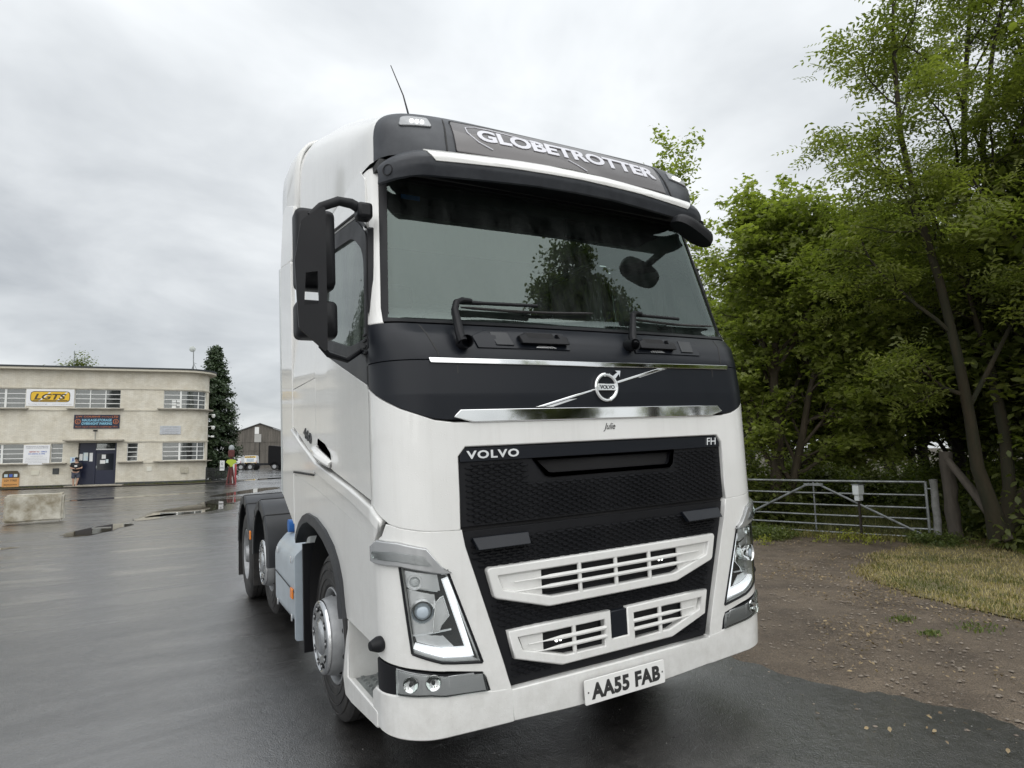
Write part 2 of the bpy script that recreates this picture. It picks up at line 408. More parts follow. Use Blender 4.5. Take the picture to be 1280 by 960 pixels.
# wet tarmac
def asphalt_mat():
    m = bpy.data.materials.new('wet_tarmac'); m.use_nodes = True; t = m.node_tree; b = t.nodes['Principled BSDF']; MATS['wet_tarmac'] = m
    tcn = N(t, 'ShaderNodeTexCoord'); v = tcn.outputs['Object']
    def nz(s, d=6, r=.6, dist=0, vv=v):
        n = N(t, 'ShaderNodeTexNoise'); n.inputs['Scale'].default_value = s; n.inputs['Detail'].default_value = d; n.inputs['Roughness'].default_value = r; n.inputs['Distortion'].default_value = dist
        t.links.new(vv, n.inputs['Vector']); return n.outputs[0]
    mp = N(t, 'ShaderNodeMapping'); mp.inputs['Rotation'].default_value = (0, 0, R_(-24)); mp.inputs['Scale'].default_value = (.32, 1.5, 1); t.links.new(v, mp.inputs[0])
    streak = nz(.9, 7, .62, .8, mp.outputs[0]); big = nz(.35, 5, .55, .3); fine = nz(90, 3, .7); mid = nz(14, 5, .65)
    vo = N(t, 'ShaderNodeTexVoronoi'); vo.inputs['Scale'].default_value = 130; t.links.new(v, vo.inputs['Vector'])
    wet = N(t, 'ShaderNodeMapRange', clamp=True); t.links.new(MA(t, 'ADD', MA(t, 'MULTIPLY', streak, .65), MA(t, 'MULTIPLY', big, .35)), wet.inputs[0])
    wet.inputs[1].default_value = .40; wet.inputs[2].default_value = .57; wet.inputs[3].default_value = .0; wet.inputs[4].default_value = 1
    # colour: dark binder, paler stones, silt in the dips
    r = N(t, 'ShaderNodeValToRGB'); e = r.color_ramp.elements; e[0].position = .25; e[0].color = (.018, .018, .019, 1); e[1].position = .8; e[1].color = (.056, .054, .051, 1)
    t.links.new(MA(t, 'ADD', MA(t, 'MULTIPLY', mid, .5), MA(t, 'MULTIPLY', fine, .5)), r.inputs[0])
    r2 = N(t, 'ShaderNodeValToRGB'); e = r2.color_ramp.elements; e[0].position = .0; e[0].color = (.42, .41, .39, 1); e[1].position = .22; e[1].color = (0, 0, 0, 1)
    t.links.new(vo.outputs['Distance'], r2.inputs[0])
    hs = N(t, 'ShaderNodeTexWhiteNoise'); t.links.new(vo.outputs['Position'], hs.inputs['Vector'])
    spk = MA(t, 'GREATER_THAN', hs.outputs['Value'], .80)
    pv = N(t, 'ShaderNodeMix', data_type='RGBA', blend_type='MULTIPLY'); pv.inputs[0].default_value = 1
    pr_ = N(t, 'ShaderNodeValToRGB'); pr_.color_ramp.elements[0].position = .38; pr_.color_ramp.elements[0].color = (.55, .54, .53, 1); pr_.color_ramp.elements[1].position = .60; pr_.color_ramp.elements[1].color = (1.25, 1.24, 1.22, 1)
    t.links.new(MA(t, 'ADD', MA(t, 'MULTIPLY', nz(1.1, 6, .7, .5), .5), MA(t, 'MULTIPLY', nz(5, 5, .7, .2), .5)), pr_.inputs[0]); t.links.new(r.outputs[0], pv.inputs[6]); t.links.new(pr_.outputs[0], pv.inputs[7])
    ck = N(t, 'ShaderNodeTexVoronoi', feature='DISTANCE_TO_EDGE'); ck.inputs['Scale'].default_value = .33; wv = N(t, 'ShaderNodeVectorMath', operation='ADD'); wn_ = N(t, 'ShaderNodeTexNoise'); wn_.inputs['Scale'].default_value = 1.3; wn_.inputs['Detail'].default_value = 6; t.links.new(v, wn_.inputs['Vector']); t.links.new(v, wv.inputs[0]); t.links.new(wn_.outputs['Color'], wv.inputs[1]); t.links.new(wv.outputs[0], ck.inputs['Vector'])
    crack = MA(t, 'MULTIPLY', MA(t, 'LESS_THAN', ck.outputs['Distance'], .0035), MA(t, 'GREATER_THAN', big, .52))
    cm = N(t, 'ShaderNodeMix', data_type='RGBA'); t.links.new(MA(t, 'MULTIPLY', crack, .7), cm.inputs[0]); t.links.new(pv.outputs[2], cm.inputs[6]); cm.inputs[7].default_value = (.012, .012, .012, 1)
    ad = N(t, 'ShaderNodeMix', data_type='RGBA', blend_type='ADD'); t.links.new(spk, ad.inputs[0]); t.links.new(cm.outputs[2], ad.inputs[6]); t.links.new(r2.outputs[0], ad.inputs[7])
    t.links.new(ad.outputs[2], b.inputs['Base Color'])
    ro = MA(t, 'ADD', .34, MA(t, 'MULTIPLY', MA(t, 'SUBTRACT', mid, .5), .3), clamp=True)
    t.links.new(ro, b.inputs['Roughness']); b.inputs['Specular IOR Level'].default_value = 1.0
    t.links.new(MA(t, 'ADD', .60, MA(t, 'MULTIPLY', wet.outputs[0], .40)), b.inputs['Coat Weight']); b.inputs['Coat IOR'].default_value = 1.9
    t.links.new(MA(t, 'ADD', MA(t, 'SUBTRACT', .25, MA(t, 'MULTIPLY', wet.outputs[0], .21)), MA(t, 'MULTIPLY', MA(t, 'SUBTRACT', mid, .5), .10)), b.inputs['Coat Roughness'])
    bc = N(t, 'ShaderNodeBump'); bc.inputs['Distance'].default_value = .006; bc.inputs['Strength'].default_value = .5; t.links.new(MA(t, 'ADD', MA(t, 'MULTIPLY', fine, .9), MA(t, 'ADD', MA(t, 'MULTIPLY', mid, .8), MA(t, 'MULTIPLY', vo.outputs['Distance'], -.5))), bc.inputs['Height']); t.links.new(bc.outputs[0], b.inputs['Coat Normal'])
    bp = N(t, 'ShaderNodeBump'); bp.inputs['Distance'].default_value = .004
    t.links.new(MA(t, 'SUBTRACT', .75, MA(t, 'MULTIPLY', wet.outputs[0], .50)), bp.inputs['Strength'])
    hgt = MA(t, 'ADD', MA(t, 'MULTIPLY', vo.outputs['Distance'], -.5), MA(t, 'MULTIPLY', fine, .8)); t.links.new(hgt, bp.inputs['Height'])
    b2 = N(t, 'ShaderNodeBump'); b2.inputs['Distance'].default_value = .03; b2.inputs['Strength'].default_value = .22; t.links.new(mid, b2.inputs['Height']); t.links.new(bp.outputs[0], b2.inputs['Normal'])
    t.links.new(b2.outputs[0], b.inputs['Normal'])
    return m
ASPH = asphalt_mat()
SOIL = mat('leaf_littered_soil', (.062, .046, .030), .9, col2=(.030, .028, .016), vscale=2.5, bump=.6, bscale=25)
def gravel_mat():
    m = mat('muddy_stone_track', (.185, .148, .108), .66, col2=(.095, .074, .054), vscale=1.7, rvar=.28, rscale=4)
    t = m.node_tree; b = t.nodes['Principled BSDF']
    tcn = N(t, 'ShaderNodeTexCoord'); v = tcn.outputs['Object']
    src = b.inputs['Base Color'].links[0].from_socket
    vo = N(t, 'ShaderNodeTexVoronoi'); vo.inputs['Scale'].default_value = 42; t.links.new(v, vo.inputs['Vector'])
    wn = N(t, 'ShaderNodeTexWhiteNoise'); t.links.new(vo.outputs['Position'], wn.inputs['Vector'])
    st = MA(t, 'MULTIPLY', MA(t, 'GREATER_THAN', wn.outputs['Value'], .80), MA(t, 'LESS_THAN', vo.outputs['Distance'], .38))
    mx = N(t, 'ShaderNodeMix', data_type='RGBA'); t.links.new(MA(t, 'MULTIPLY', st, .8), mx.inputs[0]); t.links.new(src, mx.inputs[6]); mx.inputs[7].default_value = (.19, .155, .125, 1)
    n = N(t, 'ShaderNodeTexNoise'); n.inputs['Scale'].default_value = 120; n.inputs['Detail'].default_value = 4; t.links.new(v, n.inputs['Vector'])
    m3 = N(t, 'ShaderNodeMix', data_type='RGBA', blend_type='MULTIPLY'); m3.inputs[0].default_value = 1; t.links.new(mx.outputs[2], m3.inputs[6])
    rr = N(t, 'ShaderNodeValToRGB'); rr.color_ramp.elements[0].color = (.45, .45, .45, 1); rr.color_ramp.elements[0].position = .35; rr.color_ramp.elements[1].color = (1.25, 1.2, 1.15, 1); rr.color_ramp.elements[1].position = .62; t.links.new(n.outputs[0], rr.inputs[0]); t.links.new(rr.outputs[0], m3.inputs[7])
    t.links.new(m3.outputs[2], b.inputs['Base Color'])
    n2 = N(t, 'ShaderNodeTexNoise'); n2.inputs['Scale'].default_value = 11; n2.inputs['Detail'].default_value = 8; n2.inputs['Roughness'].default_value = .7; t.links.new(v, n2.inputs['Vector'])
    bp = N(t, 'ShaderNodeBump'); bp.inputs['Distance'].default_value = .05; bp.inputs['Strength'].default_value = .55; t.links.new(n2.outputs[0], bp.inputs['Height'])
    b2 = N(t, 'ShaderNodeBump'); b2.inputs['Distance'].default_value = .012; b2.inputs['Strength'].default_value = .8; t.links.new(MA(t, 'SUBTRACT', n.outputs[0], MA(t, 'MULTIPLY', vo.outputs['Distance'], .6)), b2.inputs['Height']); t.links.new(bp.outputs[0], b2.inputs['Normal'])
    t.links.new(b2.outputs[0], b.inputs['Normal'])
    return m
GRAV = gravel_mat()
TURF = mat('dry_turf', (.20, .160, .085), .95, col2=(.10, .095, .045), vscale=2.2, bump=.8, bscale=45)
sheet('ground', [(-400, -60), (400, -60), (400, 900), (-400, 900)], -.07, SOIL, LXS, LYS)
sheet('gravel_track', ragged([(1.0, -9), (13, -9), (13, 1.0), (10.6, 3.2), (8.9, 7.6), (7.5, 12), (7.0, 18), (3.0, 30), (1.0, 30)], .2, .4, 3), -.002, GRAV, arr(0, 13, .3), arr(-9, 18, .3), rough=.008, seed=2)
yard = [(-90, -30), (2.3, -30), (2.15, -6), (1.98, -3), (1.92, -1.02), (1.84, -.3), (1.66, .12), (1.64, .79), (2.22, 1.05), (2.7, 3), (3.2, 8), (4.4, 18), (8, 40), (22, 75), (60, 110), (60, 150), (-90, 150)]
sheet('tarmac_yard', ragged(yard, .17, .06, 5, only=(2, 3, 4, 5, 6, 7, 8, 9)), .004, ASPH, LXS, LYS)
verge = [(7.9, 3.35), (7.0, 2.75), (6.3, 2.55), (5.6, 2.05), (5.1, 1.5), (4.8, 1.1), (4.66, .6), (4.55, 0), (4.75, -1.2), (5.2, -3), (5.6, -8.5), (13, -8.5), (13, 2.6), (10.55, 3.3), (9.6, 3.5)]
verge_r = ragged(verge, .16, .1, 7)
sheet('grass_verge', verge_r, .011, TURF, arr(4, 13, .5), arr(-8, 4, .5), rough=.006, seed=4)
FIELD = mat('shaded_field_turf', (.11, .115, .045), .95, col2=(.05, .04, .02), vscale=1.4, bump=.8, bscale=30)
field = [(10.35, 3.7), (9.0, 6.9), (8.1, 9.4), (8.5, 14), (12, 22), (26, 18), (22, 8), (15, 2.5), (10.9, 2.9)]
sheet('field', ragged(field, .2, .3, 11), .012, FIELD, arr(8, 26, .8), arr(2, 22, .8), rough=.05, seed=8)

# puddles: thin still water lying in the dips of the yard
PUD = mat('puddle_water', (.060, .052, .040), .015, spec=.9)
WETMUD = mat('wet_silt', (.085, .078, .068), .22, col2=(.05, .047, .043), vscale=3)
def blob(cx_, cy_, a, b, rot, seed, n=60):
    o = []
    for k in range(n):
        t = 2*PI*k/n; r = 1+.35*noise.noise(Vector((math.cos(t)*1.4, math.sin(t)*1.4, seed)))+.12*noise.noise(Vector((math.cos(t)*5, math.sin(t)*5, seed)))
        x, y = a*r*math.cos(t), b*r*math.sin(t)
        o.append((cx_+x*math.cos(rot)-y*math.sin(rot), cy_+x*math.sin(rot)+y*math.cos(rot)))
    return o
pr = math.atan2(25.8-14.7, .6+3.9)
for i, (x, y, a, b, r_) in enumerate([(-3.2, 15.9, 1.5, .42, pr), (-2.15, 18.6, 1.1, .35, pr-.1), (-1.2, 20.9, 2.6, .9, pr), (.25, 25.2, 2.4, .62, pr+.1), (1.9, 31, 3.5, .7, 1.0), (-5.2, 12.6, .8, .22, .5), (-3.2, 30.5, 3.6, .55, .35), (4.5, 47, 6, .9, .8)]):
    sheet('puddle', blob(x, y, a, b, r_, i*3.1+.5), .0085, PUD, LXS, LYS)
    if i in (2, 3): sheet('silt_margin', blob(x+.1, y-.2, a*1.15, b*1.35, r_, i*3.1+.5), .0062, WETMUD, LXS, LYS)

# ================================================================== PLANTS
rng = np.random.default_rng(7)
def leaf_mat(name, c1, c2, trans=.35, rough=.45):
    m = bpy.data.materials.new(name); m.use_nodes = True; t = m.node_tree; t.nodes.clear(); MATS[name] = m
    o = N(t, 'ShaderNodeOutputMaterial'); at = N(t, 'ShaderNodeAttribute', attribute_name='shade')
    mx = N(t, 'ShaderNodeMix', data_type='RGBA'); t.links.new(at.outputs['Fac'], mx.inputs[0]); mx.inputs[6].default_value = (*c1, 1); mx.inputs[7].default_value = (*c2, 1)
    p = N(t, 'ShaderNodeBsdfPrincipled'); p.inputs['Roughness'].default_value = rough; p.inputs['Specular IOR Level'].default_value = .4; t.links.new(mx.outputs[2], p.inputs['Base Color'])
    tr = N(t, 'ShaderNodeBsdfTranslucent'); br = N(t, 'ShaderNodeMix', data_type='RGBA', blend_type='MULTIPLY'); br.inputs[0].default_value = 1; t.links.new(mx.outputs[2], br.inputs[6]); br.inputs[7].default_value = (1.5, 1.7, .7, 1)
    t.links.new(br.outputs[2], tr.inputs[0])
    ms = N(t, 'ShaderNodeMixShader'); ms.inputs[0].default_value = trans; t.links.new(p.outputs[0], ms.inputs[1]); t.links.new(tr.outputs[0], ms.inputs[2]); t.links.new(ms.outputs[0], o.inputs[0])
    return m
LM_SYC = leaf_mat('sycamore_leaf', (.120, .148, .034), (.275, .305, .085), trans=.5)
LM_ASH = leaf_mat('ash_leaf', (.098, .122, .032), (.235, .255, .072), trans=.5)
LM_DARK = leaf_mat('dark_leaf', (.060, .080, .022), (.165, .185, .050), trans=.5)
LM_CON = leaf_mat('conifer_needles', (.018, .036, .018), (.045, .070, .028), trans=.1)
LM_IVY = leaf_mat('bramble_leaf', (.055, .085, .020), (.14, .165, .045))
LM_YEL = leaf_mat('yellow_green_leaf', (.20, .22, .03), (.35, .36, .06))
BARK = mat('mossy_bark', (.075, .058, .040), .9, col2=(.040, .034, .018), vscale=6, bump=.9, bscale=22, stretch=(1, 1, .25))
BARKO = mat('orange_green_bark', (.038, .028, .015), .9, col2=(.018, .020, .009), vscale=5, bump=.9, bscale=22, stretch=(1, 1, .25))
DARKB = mat('dark_bark', (.028, .023, .018), .9, bump=.8, bscale=20)

T_QUAD = (np.array([(-.5, 0, 0), (-.12, -.25, .05), (.26, -.18, .02), (.5, 0, -.08), (.26, .18, .02), (-.12, .25, .05)]), [(0, 1, 5), (1, 2, 5), (2, 4, 5), (2, 3, 4)])
_syc = []
for a, r in ((-150, .42), (-95, .34), (-62, .62), (-30, .36), (0, .78), (30, .36), (62, .62), (95, .34), (150, .42)):
    _syc.append((r*math.cos(R_(a)), r*math.sin(R_(a)), -.12*r))
T_SYC = (np.array([(-.1, 0, .06)]+_syc)*.62, [(0, i, i+1) for i in range(1, 9)])
def _ash():
    v = []; f = []
    def q(x, y, ang, l=.21, w=.088):
        n = len(v); c, s_ = math.cos(ang), math.sin(ang)
        for (a, b, z) in ((0, 0, 0), (l*.5, -w*.5, .012), (l, 0, -.02), (l*.5, w*.5, .012)): v.append((x+a*c-b*s_, y+a*s_+b*c, z-.15*(x+.5)**2))
        f.extend([(n, n+1, n+2), (n, n+2, n+3)])
    for i in range(4):
        x = -.45+i*.22; q(x, 0, R_(62)); q(x, 0, R_(-62))
    q(.36, 0, 0, .22)
    return np.array(v), f
T_ASH = _ash()
def leaves_mesh(name, pos, nrm, size, tmpl, shade, rg, m):
    tv, tf = tmpl; n = len(pos); k = len(tv)
    nrm = nrm/np.linalg.norm(nrm, axis=1, keepdims=True)
    a = rg.normal(size=(n, 3)); x = a-(a*nrm).sum(1, keepdims=True)*nrm; x /= np.linalg.norm(x, axis=1, keepdims=True)+1e-9
    y = np.cross(nrm, x)
    V = pos[:, None, :]+size[:, None, None]*(tv[None, :, 0:1]*x[:, None, :]+tv[None, :, 1:2]*y[:, None, :]+tv[None, :, 2:3]*nrm[:, None, :])
    Fc = (np.array(tf)[None]+(np.arange(n)*k)[:, None, None]).reshape(-1, 3)
    me = bpy.data.meshes.new(name); me.vertices.add(n*k); me.vertices.foreach_set('co', V.astype(np.float32).ravel())
    nf = len(Fc); me.loops.add(nf*3); me.loops.foreach_set('vertex_index', Fc.astype(np.int32).ravel())
    me.polygons.add(nf); me.polygons.foreach_set('loop_start', (np.arange(nf)*3).astype(np.int32))
    me.update(calc_edges=True)
    at = me.attributes.new('shade', 'FLOAT', 'POINT'); at.data.foreach_set('value', np.repeat(shade, k).astype(np.float32))
    me.materials.append(m)
    return me
def rdir(rg, d, ang):
    d = Vector(d).normalized(); a = Vector(rg.normal(size=3)); p = (a-d*a.dot(d)).normalized(); t = ang
    return (d*math.cos(t)+p*math.sin(t)).normalized()
def limb(mb, rg, p, d, L, r, grav=0, wob=.25, n=6, seg=6, rend=.35):
    pts = [Vector(p)]; d = Vector(d).normalized()
    for i in range(n):
        d = (d+Vector(rg.normal(size=3))*wob/n*1.5+Vector((0, 0, grav/n))).normalized(); pts.append(pts[-1]+d*(L/n))
    rad = [r*(1-(1-rend)*i/n) for i in range(n+1)]
    mb.tube(pts, rad, seg, cap=False)
    return pts, rad
def along(pts, t):
    t = t*(len(pts)-1); i = min(len(pts)-2, int(t)); f = t-i
    return pts[i].lerp(pts[i+1], f), (pts[i+1]-pts[i]).normalized()
def reach(p, d, env):
    c, r = env; o = Vector([(p[k]-c[k])/r[k] for k in range(3)]); q = Vector([d[k]/r[k] for k in range(3)])
    A_ = q.dot(q); B_ = 2*o.dot(q); C_ = o.dot(o)-1; D_ = B_*B_-4*A_*C_
    if D_ < 0: return .4
    return max(.35, (-B_+math.sqrt(D_))/(2*A_))
def tree(name, seed, stems, n1, n2, n3, l1, l2, l3, tmpl, lsize, nleaf, lm, bark, spread=.22, flat=.5, droop=0, t0=.3, up1=.25, leafy=1.0, lean=None, env=None):
    """stems: list of (points, radii). Returns a root Empty with trunk, limbs and crown."""
    rg = np.random.default_rng(seed); root = empty(name)
    pos = []; nrm = []; sh = []
    mbt = MB(); mbl = MB(); mbw = MB()
    for pts, rad in stems:
        pts = [Vector(p) for p in pts]; mbt.tube(pts, rad, 10, cap=False)
        for i in range(n1):
            t = t0+(1-t0)*(i+rg.random()*.8)/n1; t = min(.99, t); p, d = along(pts, t); r = float(np.interp(t*(len(pts)-1), range(len(pts)), rad))
            d1 = rdir(rg, d, R_(rg.uniform(40, 75)*(1-.4*t))); d1.z += up1*(rg.random()); L = l1*(1.15-.55*t)*rg.uniform(.75, 1.2) if env is None else reach(p, d1, env)*rg.uniform(.62, .92)
            lp, lr = limb(mbl, rg, p, d1, L, r*.5, grav=.15, wob=.5)
            for j in range(n2):
                t2 = .25+.75*(j+rg.random())/n2; t2 = min(1, t2); p2, dd = along(lp, t2); r2 = lr[0]*(1-.6*t2)*.55
                d2 = rdir(rg, dd, R_(rg.uniform(25, 65))); d2.z *= .6
                l_, rr_ = limb(mbw, rg, p2, d2, l2*rg.uniform(.6, 1.2), r2, grav=.1, wob=.5, n=4, seg=4)
                for k in range(n3):
                    t3 = .25+.75*(k+rg.random())/n3; p3, d3 = along(l_, min(1, t3)); d4 = rdir(rg, d3, R_(rg.uniform(15, 70))); d4.z = d4.z*.5-droop
                    e = p3+d4*l3*rg.uniform(.5, 1.1)
                    if nleaf > 0 and rg.random() < .5: mbw.tube([p3, e], [r2*.4, .002], 3, cap=False)
                    if rg.random() > leafy: continue
                    m_ = int(nleaf*rg.uniform(.6, 1.4))
                    u = rg.random((m_, 1)); c = np.array(p3)*(1-u)+np.array(e)*u
                    j_ = rg.normal(size=(m_, 3))*spread; j_[:, 2] *= flat; pos.append(c+j_)
                    nn_ = rg.normal(size=(m_, 3))*.5; nn_[:, 2] += 1; nrm.append(nn_)
                    sh.append(np.clip(rg.uniform(.0, 1.0)*.6+rg.random(m_)*.5, 0, 1))
    mbt.build('trunk', bark, root, recalc=False, sharp=60)
    mbl.build('limbs', bark, root, recalc=False, sharp=60)
    tw = mbw.build('twigs', bark, root, recalc=False, sharp=60, kind='stuff')
    pos = np.concatenate(pos); nrm = np.concatenate(nrm); sh = np.concatenate(sh)
    me = leaves_mesh('crown', pos, nrm, lsize*rg.uniform(.6, 1.25, len(pos)), tmpl, sh, rg, lm)
    o = link(bpy.data.objects.new('crown', me), root); o['kind'] = 'stuff'
    return root
def az(px, dist, lx=0):
    """a point on the ground seen along photograph column px at a distance, for laying the wood out"""
    d = cf_*CF+cr*(px-640); h = Vector((d.x, d.y, 0)).normalized()
    return CO.x+h.x*dist, CO.y+h.y*dist
def bent(x, y, z0, h, r, seed, lean=(0, 0), n=8, amp=.25):
    rg = np.random.default_rng(seed); pts = []; c = Vector((x, y, z0-.1)); off = Vector((0, 0, 0))
    for i in range(n+1):
        t = i/n; off = off+Vector((rg.normal()*amp/n, rg.normal()*amp/n, 0)); pts.append(Vector((x+lean[0]*t, y+lean[1]*t, z0-.1+(h+.1)*t))+off)
    return pts, [r*(1.35 if i == 0 else 1)*(1-.82*i/n) for i in range(n+1)]
def put(root, x, y, rz=0, s=1.0):
    root.location = (x, y, H(x, y)); root.rotation_euler = (0, 0, rz); root.scale = (s, s, s); return root

GW = 'trees of the wood beyond the gate'
# sycamore left of the gate
x, y = az(950, 15.5)
xc, yc_ = az(990, 15.5); cc = (xc-x, yc_-y)
t1 = tree('sycamore_tree', 11, [bent(0, 0, 0, 6.6, .17, 3, (cc[0]*.9, cc[1]*.9)), bent(.2, -.2, 0, 5.8, .11, 5, (cc[0]*1.5, cc[1]*1.5-.5))], 24, 8, 6, 2.9, 1.0, .5, T_SYC, .19, 26, LM_SYC, BARK, spread=.15, flat=.45, t0=.16, up1=.1, env=((cc[0], cc[1], 3.95), (2.5, 2.5, 3.4)))
put(t1, x, y); tag(t1, 'tall sycamore with bright layered leaves, standing nearest the cab behind the metal gate', 'tree', GW)
# loose branched tree showing over the cab roof
x, y = az(862, 21)
t0_ = tree('poplar_tree', 23, [bent(0, 0, 0, 10.6, .16, 9, (-.3, .2))], 13, 7, 5, 2.2, 1.0, .5, T_QUAD, .16, 15, LM_SYC, BARK, spread=.12, flat=1, t0=.45, up1=.7)
put(t0_, x, y); tag(t0_, 'sparse young tree whose loose top twigs show just above the roof corner of the cab', 'tree', GW)
# ash tree on the right, two leaning stems from one foot
x, y = az(1252, 13.2); AX, AY = x, y
def stem(pxs, dist0, ddist, radii):
    pts = []
    for i, (px, py) in enumerate(pxs):
        d = cf_*CF+cr*(px-640)+cu*(480-py); hlen = math.hypot(d.x, d.y); t = (dist0+ddist*i)/hlen; P = CO+d*t; pts.append(P-Vector((AX, AY, 0)))
    return pts, radii
st1 = stem([(1250, 672), (1240, 635), (1222, 585), (1212, 520), (1196, 440), (1174, 350), (1148, 265), (1126, 170), (1118, 80), (1116, 0)], 13.2, -.12, [.17, .12, .10, .085, .075, .065, .055, .045, .035, .02])
st2 = stem([(1254, 668), (1262, 610), (1256, 540), (1240, 470), (1222, 400), (1210, 320), (1206, 230), (1205, 120), (1212, 20), (1215, -60)], 13.3, .1, [.14, .10, .09, .08, .07, .065, .055, .045, .035, .02])
st3 = stem([(1254, 668), (1290, 600), (1300, 500), (1285, 430), (1255, 350), (1235, 270), (1228, 180), (1240, 70), (1262, -40)], 13.3, .12, [.14, .10, .09, .08, .07, .06, .05, .035, .02])
st4 = stem([(1254, 668), (1310, 590), (1340, 470), (1350, 350), (1345, 230), (1350, 110), (1360, -10), (1370, -90)], 13.3, .2, [.14, .10, .09, .08, .07, .055, .035, .02])
xc, yc_ = az(1290, 13.6); ENV2 = ((xc-AX, yc_-AY, 6.4), (3.0, 3.0, 5.2))
t2 = tree('ash_tree', 31, [st1, st2, st3, st4], 11, 7, 5, 2.1, .9, .45, T_ASH, .46, 8, LM_ASH, BARKO, spread=.15, env=ENV2, flat=.6, t0=.30, up1=.35, droop=.15, leafy=.85)
t2.location = (AX, AY, 0); tag(t2, 'tall many-stemmed ash with airy leaves rising out of the frame, right of the gate post', 'tree', GW)
# deep wood behind: three kinds, copied
def backtree(seed, h, lm, sz, nl):
    return tree('woodland_tree', seed, [bent(0, 0, 0, h, .15, seed+1, (.3, .2))], 20, 7, 5, h*.30, .9, .55, T_QUAD, sz, nl, lm, DARKB, spread=.20, flat=.6, t0=.16, up1=.15, env=((.15, .1, h*.54), (h*.36, h*.36, h*.50)))
kinds = [backtree(41, 6.4, LM_DARK, .19, 30), backtree(43, 7.4, LM_ASH, .18, 28), backtree(47, 5.6, LM_DARK, .20, 30)]
spots = [(905, 23, 0, .95), (985, 25, 1, 1.1), (1045, 25, 2, 1.3), (1100, 24, 0, 1.3), (1150, 25, 1, 1.25), (1195, 17.5, 2, 1.0), (1245, 18.5, 0, .95), (1295, 17, 1, .9), (1350, 15, 2, 1.0), (1420, 14, 0, 1.0),
         (930, 30, 1, 1.1), (1010, 28, 0, 1.0), (1075, 27, 2, 1.05), (1130, 26, 1, .95), (1210, 27, 0, 1.0), (1300, 26, 2, 1.1), (1400, 22, 1, 1.0), (850, 30, 2, 1.0), (1500, 14, 1, 1.2)]
desc = ['thin dark trunk tree behind the sycamore, next to the cab edge', 'leafy tree filling the gap behind the sycamore trunk', 'low tree above the apex of the gate brace', 'dark tree between the sycamore and the ash, above the white box',
        'mid green tree directly behind the wooden gate post', 'bushy tree behind the leaning pole', 'dark tree behind the ash stems', 'green tree at the right edge of the picture behind the ash', 'tree beyond the right edge of the verge', 'dark tree beyond the frame to the right']
used = {}
for i, (px, dist, k, s) in enumerate(spots):
    src = kinds[k]; o = src if k not in used else copy_tree(src); used[k] = 1
    x, y = az(px, dist); put(o, x, y, i*1.7, s)
    tag(o, desc[i] if i < len(desc) else 'dark woodland tree lost in the mass of foliage deep behind the gate', 'tree', GW if i < len(desc) else 'far trees deep in the wood')
# bushes and bramble under the trees
def bush(name, seed, r, h, n, lm, sz, tmpl=T_QUAD):
    rg = np.random.default_rng(seed); root = empty(name); mb = MB()
    for k in range(9):
        d = rdir(rg, (0, 0, 1), R_(rg.uniform(5, 55))); limb(mb, rg, (rg.normal()*.1, rg.normal()*.1, -.05), d, h*.9, .012*min(1, r), n=4, seg=4)
    mb.build('stems', DARKB, root, recalc=False)
    c = rg.normal(size=(26, 3)); c /= np.linalg.norm(c, axis=1, keepdims=True); c *= rg.uniform(.35, .8, (26, 1)); c[:, 2] = np.abs(c[:, 2])
    idx = rg.integers(0, 26, n); p = c[idx]+rg.normal(size=(n, 3))*.17; p[:, 2] = np.abs(p[:, 2])*.95+.02; p *= np.array([r, r, h])
    nn_ = rg.normal(size=(n, 3))*.6; nn_[:, 2] += .8; nn_ += p*.4
    sh = np.clip(rg.random(26)[idx]*.6+rg.random(n)*.4, 0, 1)
    o = link(bpy.data.objects.new('foliage', leaves_mesh('foliage', p, nn_, sz*rg.uniform(.6, 1.3, n), tmpl, sh, rg, lm)), root); o['kind'] = 'stuff'
    return root
b_dark = bush('bush', 61, 1.5, 1.9, 9000, LM_DARK, .105); b_mid = bush('bush', 62, 1.2, 1.3, 7000, LM_IVY, .09); b_low = bush('bramble', 63, .8, .42, 2400, LM_IVY, .065)
bs = [(b_dark, 935, 15.8, 1.0, 'dark bush under the sycamore beside the cab'), (b_dark, 985, 20.2, 1.1, 'dark bush behind the left half of the gate'), (b_mid, 1040, 21.5, 1.1, 'mid green bush behind the gate apex'),
      (b_dark, 1090, 21.8, .9, 'dark bush behind the white box'), (b_mid, 1130, 21, 1.0, 'green bush left of the wooden post'), (b_dark, 1205, 18.0, 1.1, 'dark bush behind the leaning pole'),
      (b_mid, 1238, 15.3, .8, 'leafy bush at the foot of the ash'), (b_dark, 1290, 15.2, 1.2, 'large dark bush at the right edge'), (b_dark, 1360, 14, 1.2, 'dark bush beyond the right edge'), (b_mid, 1190, 20, 1.2, 'green bush behind the wooden post'), (b_dark, 885, 18, 1.2, 'dark bush hidden behind the cab')]
us_ = set()
for i, (src, px, dist, s, lab) in enumerate(bs):
    o = src if src.name not in us_ else copy_tree(src); us_.add(src.name)
    x, y = az(px, dist); put(o, x, y, i*2.1, s); tag(o, lab, 'bush', 'bushes under the trees')
for i, (px, dist, s, lab) in enumerate([(950, 13.4, .8, 'low bramble behind the gate beside the headlamp'), (1150, 13.6, .7, 'low bramble behind the gate brace'), (1292, 13.6, .8, 'ivy and bramble mound right of the ash foot')]):
    o = b_low if i == 0 else copy_tree(b_low); x, y = az(px, dist); put(o, x, y, i*1.3, s); tag(o, lab, 'bramble', 'bramble mounds')
yw = bush('ragwort', 64, .30, .30, 150, LM_YEL, .05)
